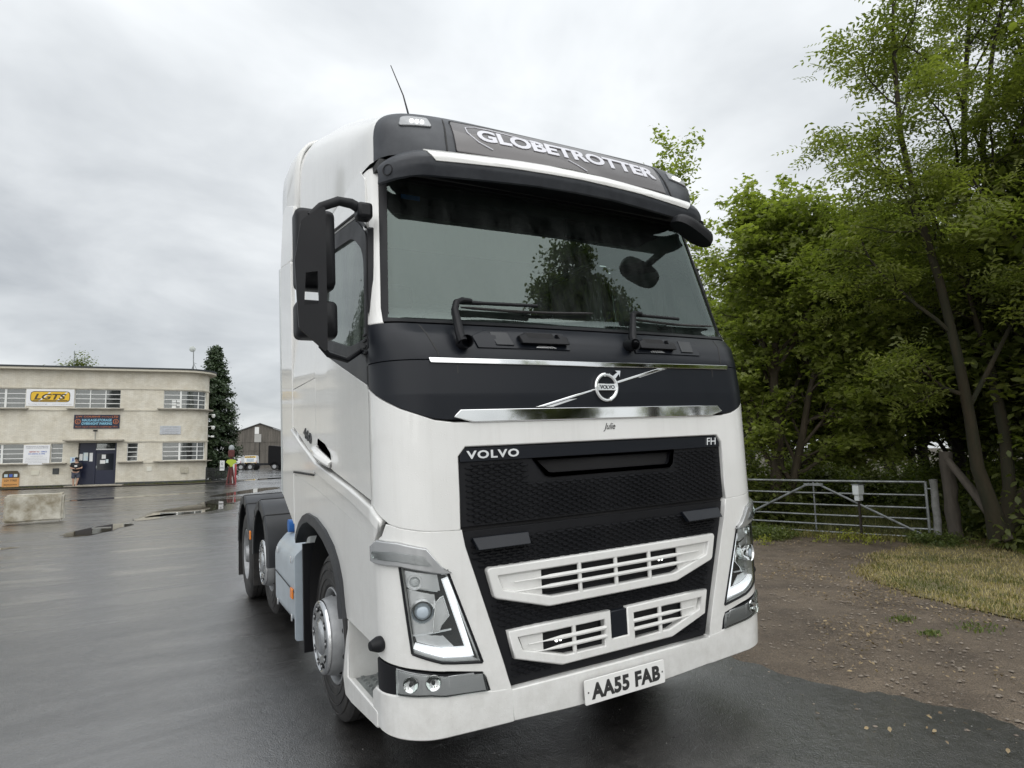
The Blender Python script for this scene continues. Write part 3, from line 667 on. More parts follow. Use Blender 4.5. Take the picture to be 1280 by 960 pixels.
for i, (px, dist, s) in enumerate([(1050, 13.3, 1.0), (1072, 13.2, .8), (1012, 13.1, .6), (942, 12.3, .7)]):
    o = yw if i == 0 else copy_tree(yw); x, y = az(px, dist); put(o, x, y, i*1.3, s)
    tag(o, ['yellow-green weed under the middle of the gate', 'smaller yellow-green weed right of the gate middle', 'tiny yellow weed by the gate upright', 'yellow weed beside the headlamp of the lorry'][i], 'weed', 'yellow-green weeds')

# grass blades
def blades(name, polyf, n, hmin, hmax, c1, c2, seed, parent=None, zoff=.02, w=.007):
    rg = np.random.default_rng(seed); P = []
    while len(P) < n:
        p = polyf(rg)
        if p is not None: P.append(p)
    P = np.array([(x, y, H(x, y)+zoff-.01) for x, y in P]); h = rg.uniform(hmin, hmax, n); a = rg.uniform(0, 2*PI, n); ln = rg.uniform(.1, 1.1, n)*h
    d = np.stack([np.cos(a), np.sin(a), 0*a], 1); s_ = np.stack([-np.sin(a), np.cos(a), 0*a], 1)*w
    up = np.array([0, 0, 1.0])
    V = np.stack([P-s_, P+s_, P+d*(ln*.35)[:, None]+up*(h*.6)[:, None]+s_*.7, P+d*(ln*.35)[:, None]+up*(h*.6)[:, None]-s_*.7, P+d*ln[:, None]+up*(h*.85)[:, None]], 1)
    Fq = (np.array([(0, 1, 2), (0, 2, 3), (3, 2, 4)])[None]+(np.arange(n)*5)[:, None, None]).reshape(-1, 3)
    me = bpy.data.meshes.new(name); me.vertices.add(n*5); me.vertices.foreach_set('co', V.astype(np.float32).ravel()); nf = len(Fq)
    me.loops.add(nf*3); me.loops.foreach_set('vertex_index', Fq.astype(np.int32).ravel()); me.polygons.add(nf); me.polygons.foreach_set('loop_start', (np.arange(nf)*3).astype(np.int32)); me.update(calc_edges=True)
    at = me.attributes.new('shade', 'FLOAT', 'POINT'); at.data.foreach_set('value', np.repeat(rg.random(n), 5).astype(np.float32))
    me.materials.append(leaf_mat(name+'_blade', c1, c2, trans=.3, rough=.6)); o = link(bpy.data.objects.new(name, me), parent)
    tag(o, kind='stuff'); return o
def inpoly(p, poly):
    x, y = p; c = False; n = len(poly)
    for i in range(n):
        x0, y0 = poly[i]; x1, y1 = poly[i-1]
        if (y0 > y) != (y1 > y) and x < (x1-x0)*(y-y0)/(y1-y0+1e-12)+x0: c = not c
    return c
def verge_f(green):
    def f(rg):
        x = rg.uniform(4.3, 12.8); y = rg.uniform(-2.5, 3.8)
        if (x-4)/9 > rg.random()*1.6: return None
        v = noise.noise(Vector((x*.8, y*.8, 3)))+.35*noise.noise(Vector((x*3, y*3, 1)))
        if green and v < -.02+rg.random()*.2: return None
        if not green and v > .25+rg.random()*.2: return None
        return (x, y) if inpoly((x+rg.normal()*.10, y+rg.normal()*.10), verge_r) else None
    return f
g = blades('dry_grass', verge_f(False), 27000, .015, .06, (.20, .16, .07), (.48, .40, .20), 5, w=.005); g['label'] = 'dry yellow-brown grass on the verge'; g['category'] = 'grass'
g = blades('green_grass', verge_f(True), 12000, .02, .06, (.08, .09, .026), (.17, .17, .06), 6, w=.005); g['label'] = 'green grass patches on the verge'; g['category'] = 'grass'
vedge = [Vector(p) for p in verge_r]
def edge_f(rg):
    i = rg.integers(0, len(vedge)); a, b = vedge[i-1], vedge[i]
    if (b-a).length > .6: return None
    p = a+(b-a)*rg.random(); return p.x+rg.normal()*.07, p.y+rg.normal()*.07
g = blades('verge_edge_grass', edge_f, 6000, .015, .06, (.15, .12, .055), (.36, .29, .15), 51, w=.005); g['label'] = 'straggling dry grass along the ragged edge of the verge'; g['category'] = 'grass'
def field_f(rg):
    x = rg.uniform(8, 18); y = rg.uniform(2.5, 16); return (x, y) if inpoly((x, y), field) else None
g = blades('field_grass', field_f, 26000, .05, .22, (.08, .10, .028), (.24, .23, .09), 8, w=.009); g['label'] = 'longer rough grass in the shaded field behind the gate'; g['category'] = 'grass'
def strip_f(rg):
    t = rg.random(); x = 7.3+t*2.9; y = 9.5-t*6.0; x += rg.normal()*.22; y += rg.normal()*.22; return (x, y)
g = blades('gateway_grass', strip_f, 6000, .03, .14, (.10, .11, .03), (.26, .22, .08), 9); g['label'] = 'short mixed grass growing along the foot of the gate'; g['category'] = 'grass'
def tuft(cx_, cy_, r):
    return lambda rg: (cx_+rg.normal()*r, cy_+rg.normal()*r*.6)
x, y = 3.3, -.02
for i, (px, py, r, lab) in enumerate(((1166, 816, .05, 'small green tuft on the stony track'), (1130, 795, .07, 'thin grass tuft left on the stony track, nearer the verge'), (1225, 806, .12, 'straggling grass tuft at the right edge of the track'))):
    d = cf_*CF+cr*(px-640)+cu*(480-py); t = -CO.z/d.z; p = CO+d*t
    g = blades('grass_tuft', tuft(p.x, p.y, r), 110, .012, .04, (.06, .09, .02), (.15, .17, .05), 20+i, zoff=.02); g['label'] = lab; g['category'] = 'grass'; g['group'] = 'tufts on the track'

# loose stones and fallen leaves on the track
def stones(name, n, f, r0, r1, cols, seed, lab, cat, flat=.6):
    rg = np.random.default_rng(seed); mb = MB(); base = [(1, 0, 0), (.3, .9, .1), (-.8, .55, -.1), (-.75, -.6, .1), (.35, -.95, 0), (.1, 0, .8)]
    fs = [(0, 1, 5), (1, 2, 5), (2, 3, 5), (3, 4, 5), (4, 0, 5)]
    k = 0
    while k < n:
        p = f(rg)
        if p is None: continue
        x, y = p; r = r0+(r1-r0)*rg.random()**3; a = rg.uniform(0, 6.28); c, s_ = math.cos(a), math.sin(a); zz_ = H(x, y)+.001+.035*0
        vs = [(x+(vx*c-vy*s_)*r*rg.uniform(.7, 1.2), y+(vx*s_+vy*c)*r*rg.uniform(.7, 1.2), zz_+vz*r*flat+.004) for vx, vy, vz in base]; mb.add(vs, fs); k += 1
    m_ = mat(name+'_stone', cols[0], .7, col2=cols[1], vscale=9)
    o = mb.build(name, m_, recalc=False, sharp=20, kind='stuff'); o['label'] = lab; o['category'] = cat; return o
def track_f(rg):
    x = rg.uniform(1.2, 8.5); y = rg.uniform(-3, 8)
    if inpoly((x, y), verge) or rg.random() > 2.2/(1+.5*math.hypot(x-1.8, y)): return None
    if x < 1.95 and (rg.random() > .55*math.exp(-(1.95-x)*3.4) or (y > .9 and x < 1.6)): return None
    return x, y
stones('loose_gravel', 8000, track_f, .003, .020, ((.27, .23, .185), (.11, .088, .068)), 15, 'loose pale and brown stones scattered over the muddy track', 'gravel')
def asph_f(rg):
    x = rg.uniform(-9, 2.2); y = rg.uniform(-2.6, 9); return x, y
stones('grit', 1600, asph_f, .002, .007, ((.35, .34, .32), (.12, .12, .11)), 16, 'specks of pale grit on the wet tarmac', 'grit')
lv = []
rg = np.random.default_rng(17)
while len(lv) < 4600:
    p = track_f(rg)
    if p is None: continue
    x, y = p; v = noise.noise(Vector((x*1.1, y*1.1, 12)))
    if v < -.05+rg.random()*.35: continue
    lv.append((x, y, H(x, y)+.022+rg.random()*.01))
lv = np.array(lv); nn_ = rg.normal(size=lv.shape)*.35; nn_[:, 2] += 1
LM_DEAD = leaf_mat('fallen_leaf', (.09, .06, .035), (.33, .25, .14), trans=.1, rough=.5)
o = link(bpy.data.objects.new('fallen_leaves', leaves_mesh('fallen_leaves', lv, nn_, rg.uniform(.012, .042, len(lv)), T_QUAD, rg.random(len(lv)), rg, LM_DEAD)))
tag(o, 'small dry brown leaves lying on the muddy track', 'leaves', kind='stuff')

# ================================================================== GATE
STEEL = mat('galvanised_steel', (.30, .32, .325), .45, metal=.7, rvar=.12, rscale=12, col2=(.17, .18, .18), vscale=9)
WOODG = mat('weathered_post_wood', (.115, .098, .082), .9, col2=(.055, .048, .038), vscale=5, bump=.9, bscale=35, stretch=(1, 1, .2))
GA = Vector((10.19, 3.667, 0)); ge = Vector((-.3827, .9239, 0))
gz = H(10.19, 3.667)
gate = empty('field_gate', (GA.x, GA.y, -.1)); tag(gate, 'galvanised steel six-bar field gate with crossed braces at the edge of the wood', 'gate')
LG = 3.86
for k, z in enumerate((1.07, .83, .60, .40, .22, .07)):
    MB().tube([ge*.02+Vector((0, 0, z)), ge*(LG/2)+Vector((0, 0, z+.003)), ge*LG+Vector((0, 0, z+.02))], .019 if k else .024, 10).build('gate_rail', STEEL, gate)
for t in (.02, LG): MB().tube([ge*t+Vector((0, 0, .03)), ge*t+Vector((0, 0, 1.08))], .026, 10).build('gate_stile', STEEL, gate)
MB().tube([ge*1.93+Vector((0, 0, .07)), ge*1.93+Vector((0, 0, 1.07))], .017, 8).build('gate_upright', STEEL, gate)
nrmg = Vector((-.9239, -.3827, 0))
for a, b in ((.13, 1.86), (3.74, 2.0)):
    MB().tube([ge*a+nrmg*.03+Vector((0, 0, .12)), ge*b+nrmg*.03+Vector((0, 0, 1.02))], .016, 8, flat=1.4).build('gate_brace', STEEL, gate)
mb = MB(); q = Matrix.Rotation(math.atan2(ge.y, ge.x), 3, 'Z'); mb.box(ge*1.92+nrmg*.05+Vector((0, 0, 1.0)), (.36, .012, .05), rot=q); mb.build('gate_plate', STEEL, gate, bevel=.003)
for z in (.22, .95): MB().tube([ge*.02+Vector((0, 0, z)), ge*-.16+Vector((0, 0, z))], .014, 8).build('gate_hinge', STEEL, gate)
def post(name, x, y, h, r, m, lab, cat='post', lean=(0, 0), seed=1, seg=14, group=None):
    rg = np.random.default_rng(seed); pts = []; rad = []
    for i in range(9):
        t = i/8; pts.append((lean[0]*t+rg.normal()*.006, lean[1]*t+rg.normal()*.006, -.1+(h+.1)*t)); rad.append(r*(1+.06*rg.normal())*(1.05-.12*t))
    o = MB().tube(pts, rad, seg).build(name, m, sharp=60); o.location = (x, y, H(x, y)); tag(o, lab, cat, group); return o
post('concrete_post', 10.20+.03, 3.667-.10, 1.12, .065, mat('grey_post', (.24, .24, .235), .85, col2=(.15, .15, .14), vscale=9, bump=.6), 'short grey post carrying the right end of the metal gate', seed=3)
post('wooden_post', 10.36, 3.34, 1.62, .115, WOODG, 'tall round weathered wooden post beside the right end of the gate', seed=4, lean=(-.05, .03))
def axy(px, py, dist):
    d = cf_*CF+cr*(px-640)+cu*(480-py); return CO+d*(dist/math.hypot(d.x, d.y))
a, b = axy(1183, 573, 13.6), axy(1262, 676, 13.1)
lp_ = MB().tube([Vector((0, 0, 0)), (b-a)*.5+Vector((0, 0, .04)), (b-a)], [.055, .075, .085], 10).build('leaning_pole', WOODG, sharp=60); lp_.location = a; tag(lp_, 'grey dead pole leaning from the wooden post down to the ash foot', 'pole')
x, y = az(1062, 14.0)
wb = MB().box((0, 0, .87), (.14, .10, .30)).build('marker_post', WHITE_COOL, bevel=.012); wb.location = (x, y, H(x, y)-.02); tag(wb, 'white box-topped marker post behind the gate', 'marker post')
MB().box((0, 0, .93), (.19, .13, .20)).build('marker_head', WHITE_COOL, wb, bevel=.015)
MB().box((0, 0, 1.035), (.21, .15, .02)).build('marker_lid', STEEL, wb, bevel=.004)
mb = MB(); mb.box((0, 0, .36), (.035, .035, .72)); mb.build('post_shaft', DARKB, wb)
# ================================================================== OFFICE BUILDING
RENDER = mat('cream_painted_brick', (.72, .69, .60), .85, col2=(.655, .62, .53), vscale=.9, bump=.3, bscale=40)
def brickwork(m, sc=1.0):
    t = m.node_tree; b = t.nodes['Principled BSDF']; tcn = N(t, 'ShaderNodeTexCoord')
    sx_ = N(t, 'ShaderNodeSeparateXYZ'); t.links.new(tcn.outputs['Object'], sx_.inputs[0]); cb_ = N(t, 'ShaderNodeCombineXYZ'); t.links.new(MA(t, 'ADD', sx_.outputs[0], sx_.outputs[1]), cb_.inputs[0]); t.links.new(sx_.outputs[2], cb_.inputs[1])
    br = N(t, 'ShaderNodeTexBrick'); br.inputs['Scale'].default_value = 1; br.inputs['Brick Width'].default_value = .225; br.inputs['Row Height'].default_value = .075; br.inputs['Mortar Size'].default_value = .008; br.inputs['Mortar Smooth'].default_value = .6
    br.inputs['Color1'].default_value = (1, 1, 1, 1); br.inputs['Color2'].default_value = (.86, .86, .86, 1); br.inputs['Mortar'].default_value = (.70, .69, .66, 1)
    t.links.new(cb_.outputs[0], br.inputs['Vector']); src = b.inputs['Base Color'].links[0].from_socket
    mx = N(t, 'ShaderNodeMix', data_type='RGBA', blend_type='MULTIPLY'); mx.inputs[0].default_value = .8; t.links.new(src, mx.inputs[6]); t.links.new(br.outputs['Color'], mx.inputs[7])
    # runs of grime, long and vertical
    mp = N(t, 'ShaderNodeMapping'); mp.inputs['Scale'].default_value = (1.0, 1.0, .8); t.links.new(tcn.outputs['Object'], mp.inputs[0])
    nz = N(t, 'ShaderNodeTexNoise'); nz.inputs['Scale'].default_value = 1.6; nz.inputs['Detail'].default_value = 9; nz.inputs['Roughness'].default_value = .72; t.links.new(mp.outputs[0], nz.inputs['Vector'])
    rr = N(t, 'ShaderNodeValToRGB'); rr.color_ramp.elements[0].position = .30; rr.color_ramp.elements[0].color = (.80, .77, .71, 1); rr.color_ramp.elements[1].position = .58; rr.color_ramp.elements[1].color = (1, 1, 1, 1); t.links.new(nz.outputs[0], rr.inputs[0])
    m2 = N(t, 'ShaderNodeMix', data_type='RGBA', blend_type='MULTIPLY'); m2.inputs[0].default_value = 1; t.links.new(mx.outputs[2], m2.inputs[6]); t.links.new(rr.outputs[0], m2.inputs[7]); t.links.new(m2.outputs[2], b.inputs['Base Color'])
brickwork(RENDER)
BANDM = mat('cream_concrete_band', (.62, .59, .49), .85, col2=(.46, .43, .36), vscale=1.5, bump=.3)
SILLM = mat('stained_concrete_sill', (.42, .39, .33), .9, col2=(.24, .22, .18), vscale=3, bump=.4)
COPING = mat('dark_roof_edge', (.022, .028, .032), .6)
PLINTH = mat('dark_plinth', (.075, .080, .080), .8, var=.4, vscale=3)
WFRAME = mat('white_window_frame', (.70, .71, .69), .5)
NAVY = mat('navy_door_paint', (.008, .012, .034), .4)
SOFF = mat('cream_soffit', (.55, .52, .43), .9)
BA = Vector((-.9, 43.15, .13)); bang = math.atan2(-.176, .984)
BM = Matrix.Translation(BA) @ Matrix.Rotation(bang, 4, 'Z')
bld = empty('office_building', BA, bang); tag(bld, 'long cream two-storey office with a rounded corner and metal-framed windows across the yard', 'building')
BR = 1.38; AM = 1.98; TQ = BR*AM
def BP(t, z, o=0):
    if t <= 0: return Vector((t, -o, z))
    if t < TQ: ph = t/BR; return Vector(((BR+o)*math.sin(ph), BR-(BR+o)*math.cos(ph), z))
    c_, s_ = math.cos(AM), math.sin(AM); return Vector(((BR+o)*s_+c_*(t-TQ), BR-(BR+o)*c_+s_*(t-TQ), z))
TG = [-12, -8, -4]+[0]+[TQ*k/10 for k in range(1, 11)]
TL = -17.0; TE = TQ+9
WINU = [(-12.6, -8.53, 3, 4.86, 6.02), (-6.0, -3.52, 3, 4.86, 6.02), (-1.1, 1.66, 3, 4.86, 6.02)]
WINL = [(-12.4, -8.46, 3, 1.52, 2.66), (-7.08, -6.46, 1, 1.52, 2.66), (-3.04, -2.44, 1, 1.52, 2.66), (-1.07, 1.70, 3, 1.52, 2.66)]
DOOR = (-5.66, -3.60, .0, 2.70)
holes = [[(a, z0), (b, z0), (b, z1), (a, z1)] for a, b, n_, z0, z1 in WINU+WINL]+[[(DOOR[0], DOOR[2]+.12), (DOOR[1], DOOR[2]+.12), (DOOR[1], DOOR[3]), (DOOR[0], DOOR[3])]]
panel('wall', [(TL, -.3), (TE, -.3), (TE, 7.3), (TL, 7.3)], lambda a, b: BP(a, b), RENDER, bld, holes=holes, us=TG+[2, 3, 4, 6, 8], thick=.30, cham=.004)
def tstrip(name, t0, t1, z0, z1, o0, o1, m, par=bld):
    ts = [t0]+[t for t in TG if t0 < t < t1]+[t1]; mb = MB()
    for t in ts: mb.v += [tuple(BP(t, z0, o0)), tuple(BP(t, z0, o1)), tuple(BP(t, z1, o1)), tuple(BP(t, z1, o0))]
    for i in range(len(ts)-1):
        for j in range(4): mb.f.append((i*4+j, i*4+(j+1) % 4, (i+1)*4+(j+1) % 4, (i+1)*4+j))
    mb.f += [(0, 1, 2, 3), tuple((len(ts)-1)*4+j for j in (3, 2, 1, 0))]
    return mb.build(name, m, par)
tstrip('string_course', TL, TE, 6.06, 6.12, -.01, .045, BANDM)
tstrip('string_course', TL, TE, 4.70, 4.77, -.01, .05, BANDM)
tstrip('string_course', TL, TE, 2.72, 2.80, -.01, .05, BANDM)
tstrip('string_course', TL, DOOR[0]-.02, 1.37, 1.43, -.01, .03, BANDM); tstrip('string_course', DOOR[1]+.02, TE, 1.37, 1.43, -.01, .03, BANDM)
tstrip('plinth', TL, DOOR[0]-.02, -.3, .17, -.01, .035, PLINTH); tstrip('plinth', DOOR[1]+.02, TE, -.3, .22, -.01, .035, PLINTH)
tstrip('door_step', DOOR[0]-.5, DOOR[1]+.5, -.3, .11, -.3, .55, SILLM)
tstrip('roof_soffit', TL, TQ+3, 7.20, 7.32, -.4, .42, SOFF); tstrip('roof_soffit', TQ+3, TE, 7.20, 7.32, -.4, .42, SOFF)
tstrip('roof_edge', TL, TE, 7.32, 7.42, -.4, .45, COPING)
for a, b in ((-13, -8.35), (-6.35, -3.3), (-1.4, TQ+.4)): tstrip('window_sill', a, b, 4.775, 4.845, -.05, .30, SILLM)
for a, b in ((-13, -8.2), (-7.4, -6.2), (-3.5, -2.1), (-1.5, TQ+.3)): tstrip('window_sill', a, b, 1.44, 1.50, -.05, .30, SILLM)
tstrip('door_canopy', -6.35, -3.2, 2.80, 2.88, -.05, .55, SILLM)
mb = MB(); mb.prism([(TL, .2), (-.2, .2), (BR-.5, BR*.6), (BR-.6, BR+.5), (BR-3.6, 9.5), (TL, 9.5)], lambda a, b, d: Vector((a, b, d)), 7.28, 7.33); mb.build('roof', COPING, bld)
mb = MB(); mb.prism([(TL, 9.3), (BR-3.6, 9.3), (BR-3.6, 9.5), (TL, 9.5)], lambda a, b, d: Vector((a, b, d)), -.3, 7.28); mb.build('wall', RENDER, bld)
mb = MB(); mb.prism([(TL-.2, .3), (TL, .3), (TL, 10), (TL-.2, 10)], lambda a, b, d: Vector((a, b, d)), -.3, 7.28); mb.build('wall', RENDER, bld)
ROOMD = mat('dim_room', (.05, .052, .052), .95, col2=(.12, .12, .115), vscale=1.2)
BLIND = mat('pale_blind', (.20, .215, .22), .9, var=.2, vscale=3)
for (za, zb) in ((1.0, 3.0), (4.3, 6.4)):
    tstrip('room_back', TL, TE-1, za, zb, -1.3, -1.25, ROOMD)
    tstrip('room_floor', TL, TE-1, za, za+.03, -1.25, -.31, ROOMD)
    tstrip('room_ceiling', TL, TE-1, zb-.03, zb, -1.25, -.31, ROOMD)
for (a, b, n_, z0, z1) in WINU+WINL:
    up = z0 > 4; fr = MB()
    def bar(t0, t1, za, zb, d=.03, o=-.10):
        ts = [t0]+[t for t in [TQ*k/20 for k in range(1, 20)] if t0 < t < t1]+[t1]; k0 = len(fr.v)
        for t in ts: fr.v += [tuple(BP(t, za, o)), tuple(BP(t, za, o+d)), tuple(BP(t, zb, o+d)), tuple(BP(t, zb, o))]
        for i in range(len(ts)-1):
            for j in range(4): fr.f.append((k0+i*4+j, k0+i*4+(j+1) % 4, k0+(i+1)*4+(j+1) % 4, k0+(i+1)*4+j))
        fr.f += [(k0, k0+1, k0+2, k0+3), tuple(k0+(len(ts)-1)*4+j for j in (3, 2, 1, 0))]
    divs = [a+(b-a)*k/n_ for k in range(n_+1)]
    if n_ == 3 and a > -2: divs = [a, a+.98, a+1.08+1.02, b]
    if n_ == 3 and a < -12: divs = [a, -11.0, -9.55, b]
    ROWS = 4; hz = [z0+(z1-z0)*k/ROWS for k in range(ROWS+1)]
    for k, z in enumerate(hz):
        w_ = .03 if k in (0, ROWS) else .021
        for i in range(n_): bar(divs[i]+.02, divs[i+1]-.02, z-w_ if k else z, z+w_ if k < ROWS else z, .04, -.115)
    for i, t in enumerate(divs):
        w_ = .03 if i in (0, n_) else (.055 if (n_ == 3 and i == (1 if a > -2 else 2 if a < -12 else -1)) else .028)
        bar(max(a, t-w_), min(b, t+w_), z0, z1, .06, -.12)
    wo = fr.build('window', WFRAME, bld, recalc=True)
    if up and a > -7: wo['label'] = 'upper window with glazing bars'
    for i in range(n_):
        for k in range(ROWS):
            panel('pane', [(divs[i]+.02, hz[k]+.01), (divs[i+1]-.02, hz[k]+.01), (divs[i+1]-.02, hz[k+1]-.01), (divs[i]+.02, hz[k+1]-.01)], lambda t, z: BP(t, z, -.105), BWGLASS, wo, us=TG, thick=.003, cham=.0005)
    if (up and a < -2) or (not up):
        nb = rng.integers(2, 4)
        tstrip('window_blind', a+.1, b-.1, z1-.35-(.25 if a < -7 else 0), z1, -.42, -.40, BLIND, wo)
# a few papers in the right-hand upper window
wpapers = [o for o in bld.children if o.name.startswith('window')]
for i, (t, z) in enumerate(((-.50, 5.33), (-.50, 5.14), (-.50, 4.96), (-.22, 5.33), (-.22, 5.10))):
    tstrip('taped_notice', t-.13, t+.10, z-.07, z+.07, -.099, -.096, WFRAME)
# doors
DOORGL = mat('dark_door_glass', (.012, .015, .022), .12)
dr = empty('entrance_door', (0, 0, 0), 0, bld)
tstrip('side_panel', DOOR[0]+.03, -4.86, .14, 2.68, -.20, -.14, NAVY, dr); tstrip('door_leaf', -4.74, DOOR[1]-.10, .14, 2.25, -.20, -.15, NAVY, dr)
tstrip('door_frame', -4.86, -4.74, .14, 2.68, -.22, -.10, NAVY, dr); tstrip('door_frame', DOOR[1]-.10, DOOR[1]-.01, .14, 2.68, -.22, -.08, NAVY, dr); tstrip('door_frame', DOOR[0]+.0, -4.87, 2.26, 2.31, -.145, -.10, NAVY, dr)
tstrip('door_light', -4.68, DOOR[1]-.17, 1.0, 2.02, -.149, -.143, DOORGL, dr); tstrip('fanlight', -4.73, DOOR[1]-.11, 2.33, 2.64, -.18, -.16, BWGLASS, dr); tstrip('fanlight_bar', -4.74, DOOR[1]-.10, 2.25, 2.32, -.20, -.11, WFRAME, dr)
tstrip('door_back', DOOR[0]-.2, DOOR[1]+.2, 0, 2.9, -.5, -.45, BLACKHOLE, dr)
tstrip('door_handle', -4.70, -4.64, 1.12, 1.28, -.15, -.10, STEEL, dr)
PAPER = mat('white_notice', (.72, .73, .72), .6); PAPERB = mat('pale_blue_notice', (.42, .58, .70), .6, col2=(.70, .72, .66), vscale=4)
tstrip('notice', -5.08, -4.90, 1.55, 2.08, -.139, -.136, PAPER, dr)
tstrip('notice', -5.40, -5.16, 1.60, 2.10, -.139, -.136, PAPERB, dr)
tstrip('notice', -5.62, -5.44, 1.62, 2.02, -.139, -.136, PAPER, dr)
tstrip('notice', -4.42, -4.20, 1.70, 1.96, -.142, -.140, PAPER, dr); tstrip('notice', -4.50, -4.22, 1.40, 1.62, -.142, -.140, PAPER, dr); tstrip('notice', -4.20, -4.05, 1.44, 1.66, -.142, -.140, PAPERB, dr)

# ---- signs on the wall
def board(name, t0, t1, z0, z1, m, lab, th=.04, off=.0, cat='sign', bev=.004):
    c = BM @ Vector(((t0+t1)/2, -off, (z0+z1)/2)); w = t1-t0; h = z1-z0
    o = MB().box((0, -th/2-.003, 0), (w, th, h)).build(name, m, bevel=bev); o.matrix_world = Matrix.Translation(c) @ Matrix.Rotation(bang, 4, 'Z'); tag(o, lab, cat); return o
def onb(th, dx, dz): return lambda a, b, d: Vector((dx+a, -th-.003-.003*d-.001, dz+b))
YEL = mat('sign_yellow', (.72, .45, .02), .45); DKY = mat('sign_dark_outline', (.06, .045, .015), .5); SNAVY = mat('sign_navy', (.012, .014, .035), .4); SOR = mat('sign_orange', (.50, .16, .05), .5); SCY = mat('sign_cyan', (.22, .50, .66), .5); SRED = mat('sign_red', (.36, .05, .06), .5); SBLUE = mat('sign_blue', (.06, .12, .42), .5); SGREY = mat('sign_grey_text', (.30, .31, .33), .6); SWH = mat('sign_white', (.74, .75, .76), .4)
b1 = board('haulier_sign', -8.50, -6.02, 4.97, 6.00, SWH, 'white sign with a yellow capsule logo reading LGTS between upper windows', .05, -.02)
def capsule(w, h, r, dx, dz, y0, y1, m, par, nm='logo'):
    mb = MB(); mb.prism(rnd([(-w/2, -h/2), (w/2, -h/2), (w/2, h/2), (-w/2, h/2)], r, 6), lambda a, b, d: Vector((a+dx, -d, b+dz)), y0, y1); return mb.build(nm, m, par)
capsule(2.06, .66, .22, -.0, .06, .05, .060, DKY, b1); capsule(1.98, .58, .19, -.0, .06, .06, .064, YEL, b1)
text('logo_lettering', 'LGTS', 1.66, .36, lambda a, b, d: Vector((a, -.065-.002*d, b+.06)), DKY, b1, bold=.03, shear=.25)
capsule(1.80, .05, .02, 0, -.17, .0645, .0665, DKY, b1, 'logo_line')
for (x0, sh, w) in ((-.62, .55, .10), (.30, .50, .10)):
    MB().prism([(x0, -.22), (x0+w, -.22), (x0+w+sh, .33), (x0+sh, .33)], lambda a, b, d: Vector((a, -d, b)), .0642, .0648).build('logo_slash', SWH, b1)
text('sign_lettering', 'Tel. haulage and storage         www. transport services', 2.25, .07, onb(.05, 0, -.40), SGREY, b1)
b2 = board('haulage_sign', -5.96, -3.50, 3.58, 4.44, SNAVY, 'dark navy sign with orange and pale blue lettering above the entrance door', .05)
text('sign_lettering', 'J.W COUSINS', 1.30, .13, onb(.05, -.48, .30), SOR, b2, bold=.02); text('sign_lettering', 'LTD', .34, .13, onb(.05, .97, .30), SOR, b2, bold=.02); text('sign_lettering', '(Haulage)', .50, .09, onb(.05, .50, .30), SOR, b2)
text('sign_lettering', 'HAULAGE-STORAGE', 1.60, .16, onb(.05, 0, .09), SCY, b2, bold=.03, shear=.1); text('sign_lettering', 'OVERNIGHT PARKING', 1.64, .16, onb(.05, 0, -.12), SCY, b2, bold=.03, shear=.1)
text('sign_lettering', 'Please report vehicles to weighbridge office', 2.25, .10, onb(.05, 0, -.33), SOR, b2)
for x in (-1.02, 1.02):
    MB().lathe([(-.056, .155), (-.06, .15), (-.06, .125), (-.056, .12)], 24, 'y', (x, 0, 0)).build('sign_roundel', SOR, b2); text('roundel_mark', 'C' if x < 0 else 'S', .10, .14, onb(.05, x, 0), SOR, b2, bold=.02)
b3 = board('notice_board', -8.44, -7.11, 1.42, 2.60, SWH, 'white notice board with red and blue headings between the ground floor windows', .05, -.0)
text('sign_lettering', 'WAREHOUSING & DISTRIBUTION', 1.15, .07, onb(.05, 0, .50), SGREY, b3, bold=.02); text('sign_lettering', 'TRANSPORT & STORAGE SERVICES', 1.15, .06, onb(.05, 0, .41), SGREY, b3, bold=.02)
text('sign_lettering', 'REPORT TO', .50, .08, onb(.05, -.12, .18), SRED, b3, bold=.03); text('sign_lettering', 'OFFICE', .30, .08, onb(.05, .36, .18), SBLUE, b3, bold=.03)
text('sign_lettering', 'ON ARRIVAL & HERE', .85, .07, onb(.05, .0, .06), SBLUE, b3, bold=.03); text('sign_lettering', 'ALL VISITORS MUST SIGN IN', .62, .04, onb(.05, 0, -.08), SGREY, b3)
for k in range(4): text('sign_lettering', ['Vehicles are parked entirely at owners risk', 'No liability is accepted for loss or damage', 'Speed limit five miles per hour on site', 'Hi-visibility clothing must be worn'][k], 1.1, .045, onb(.05, 0, -.20-.09*k), SGREY, b3)
b4 = board('faded_sign', -1.24, -.04, 3.18, 3.73, mat('faded_sign_face', (.50, .53, .57), .6, col2=(.42, .43, .44), vscale=8), 'small faded grey-white sign with blurred text on the upper wall', .03)
text('sign_lettering', 'TRANSPORT OFFICE', .9, .09, onb(.03, 0, .19), SGREY, b4)
for k in range(3): text('sign_lettering', 'ALL DRIVERS REPORT HERE', .95, .07, onb(.03, 0, .02-.12*k), SGREY, b4)
b5 = board('orange_sign', -9.42, -8.58, .13, .80, mat('orange_sign_face', (.60, .30, .09), .5), 'low orange sign with a rounded top and dark blue picture beside the kerb', .04)
MB().prism(rnd([(-.42, .0), (.42, .0), (.42, .26), (.30, .42), (-.30, .42), (-.42, .26)], .04), lambda a, b, d: Vector((a, -d, b+.20)), .005, .047).build('sign_top', DKY, b5)
for x, m_ in ((-.24, PAPERB), (0, SBLUE), (.24, PAPERB)): MB().box((x, -.049, .34), (.17, .006, .17)).build('sign_picture', m_, b5)
text('sign_lettering', 'LGV TYRES', .62, .12, onb(.04, 0, .05), DKY, b5, bold=.02); text('sign_lettering', 'BREAKDOWN', .64, .08, onb(.04, 0, -.20), DKY, b5, bold=.02)
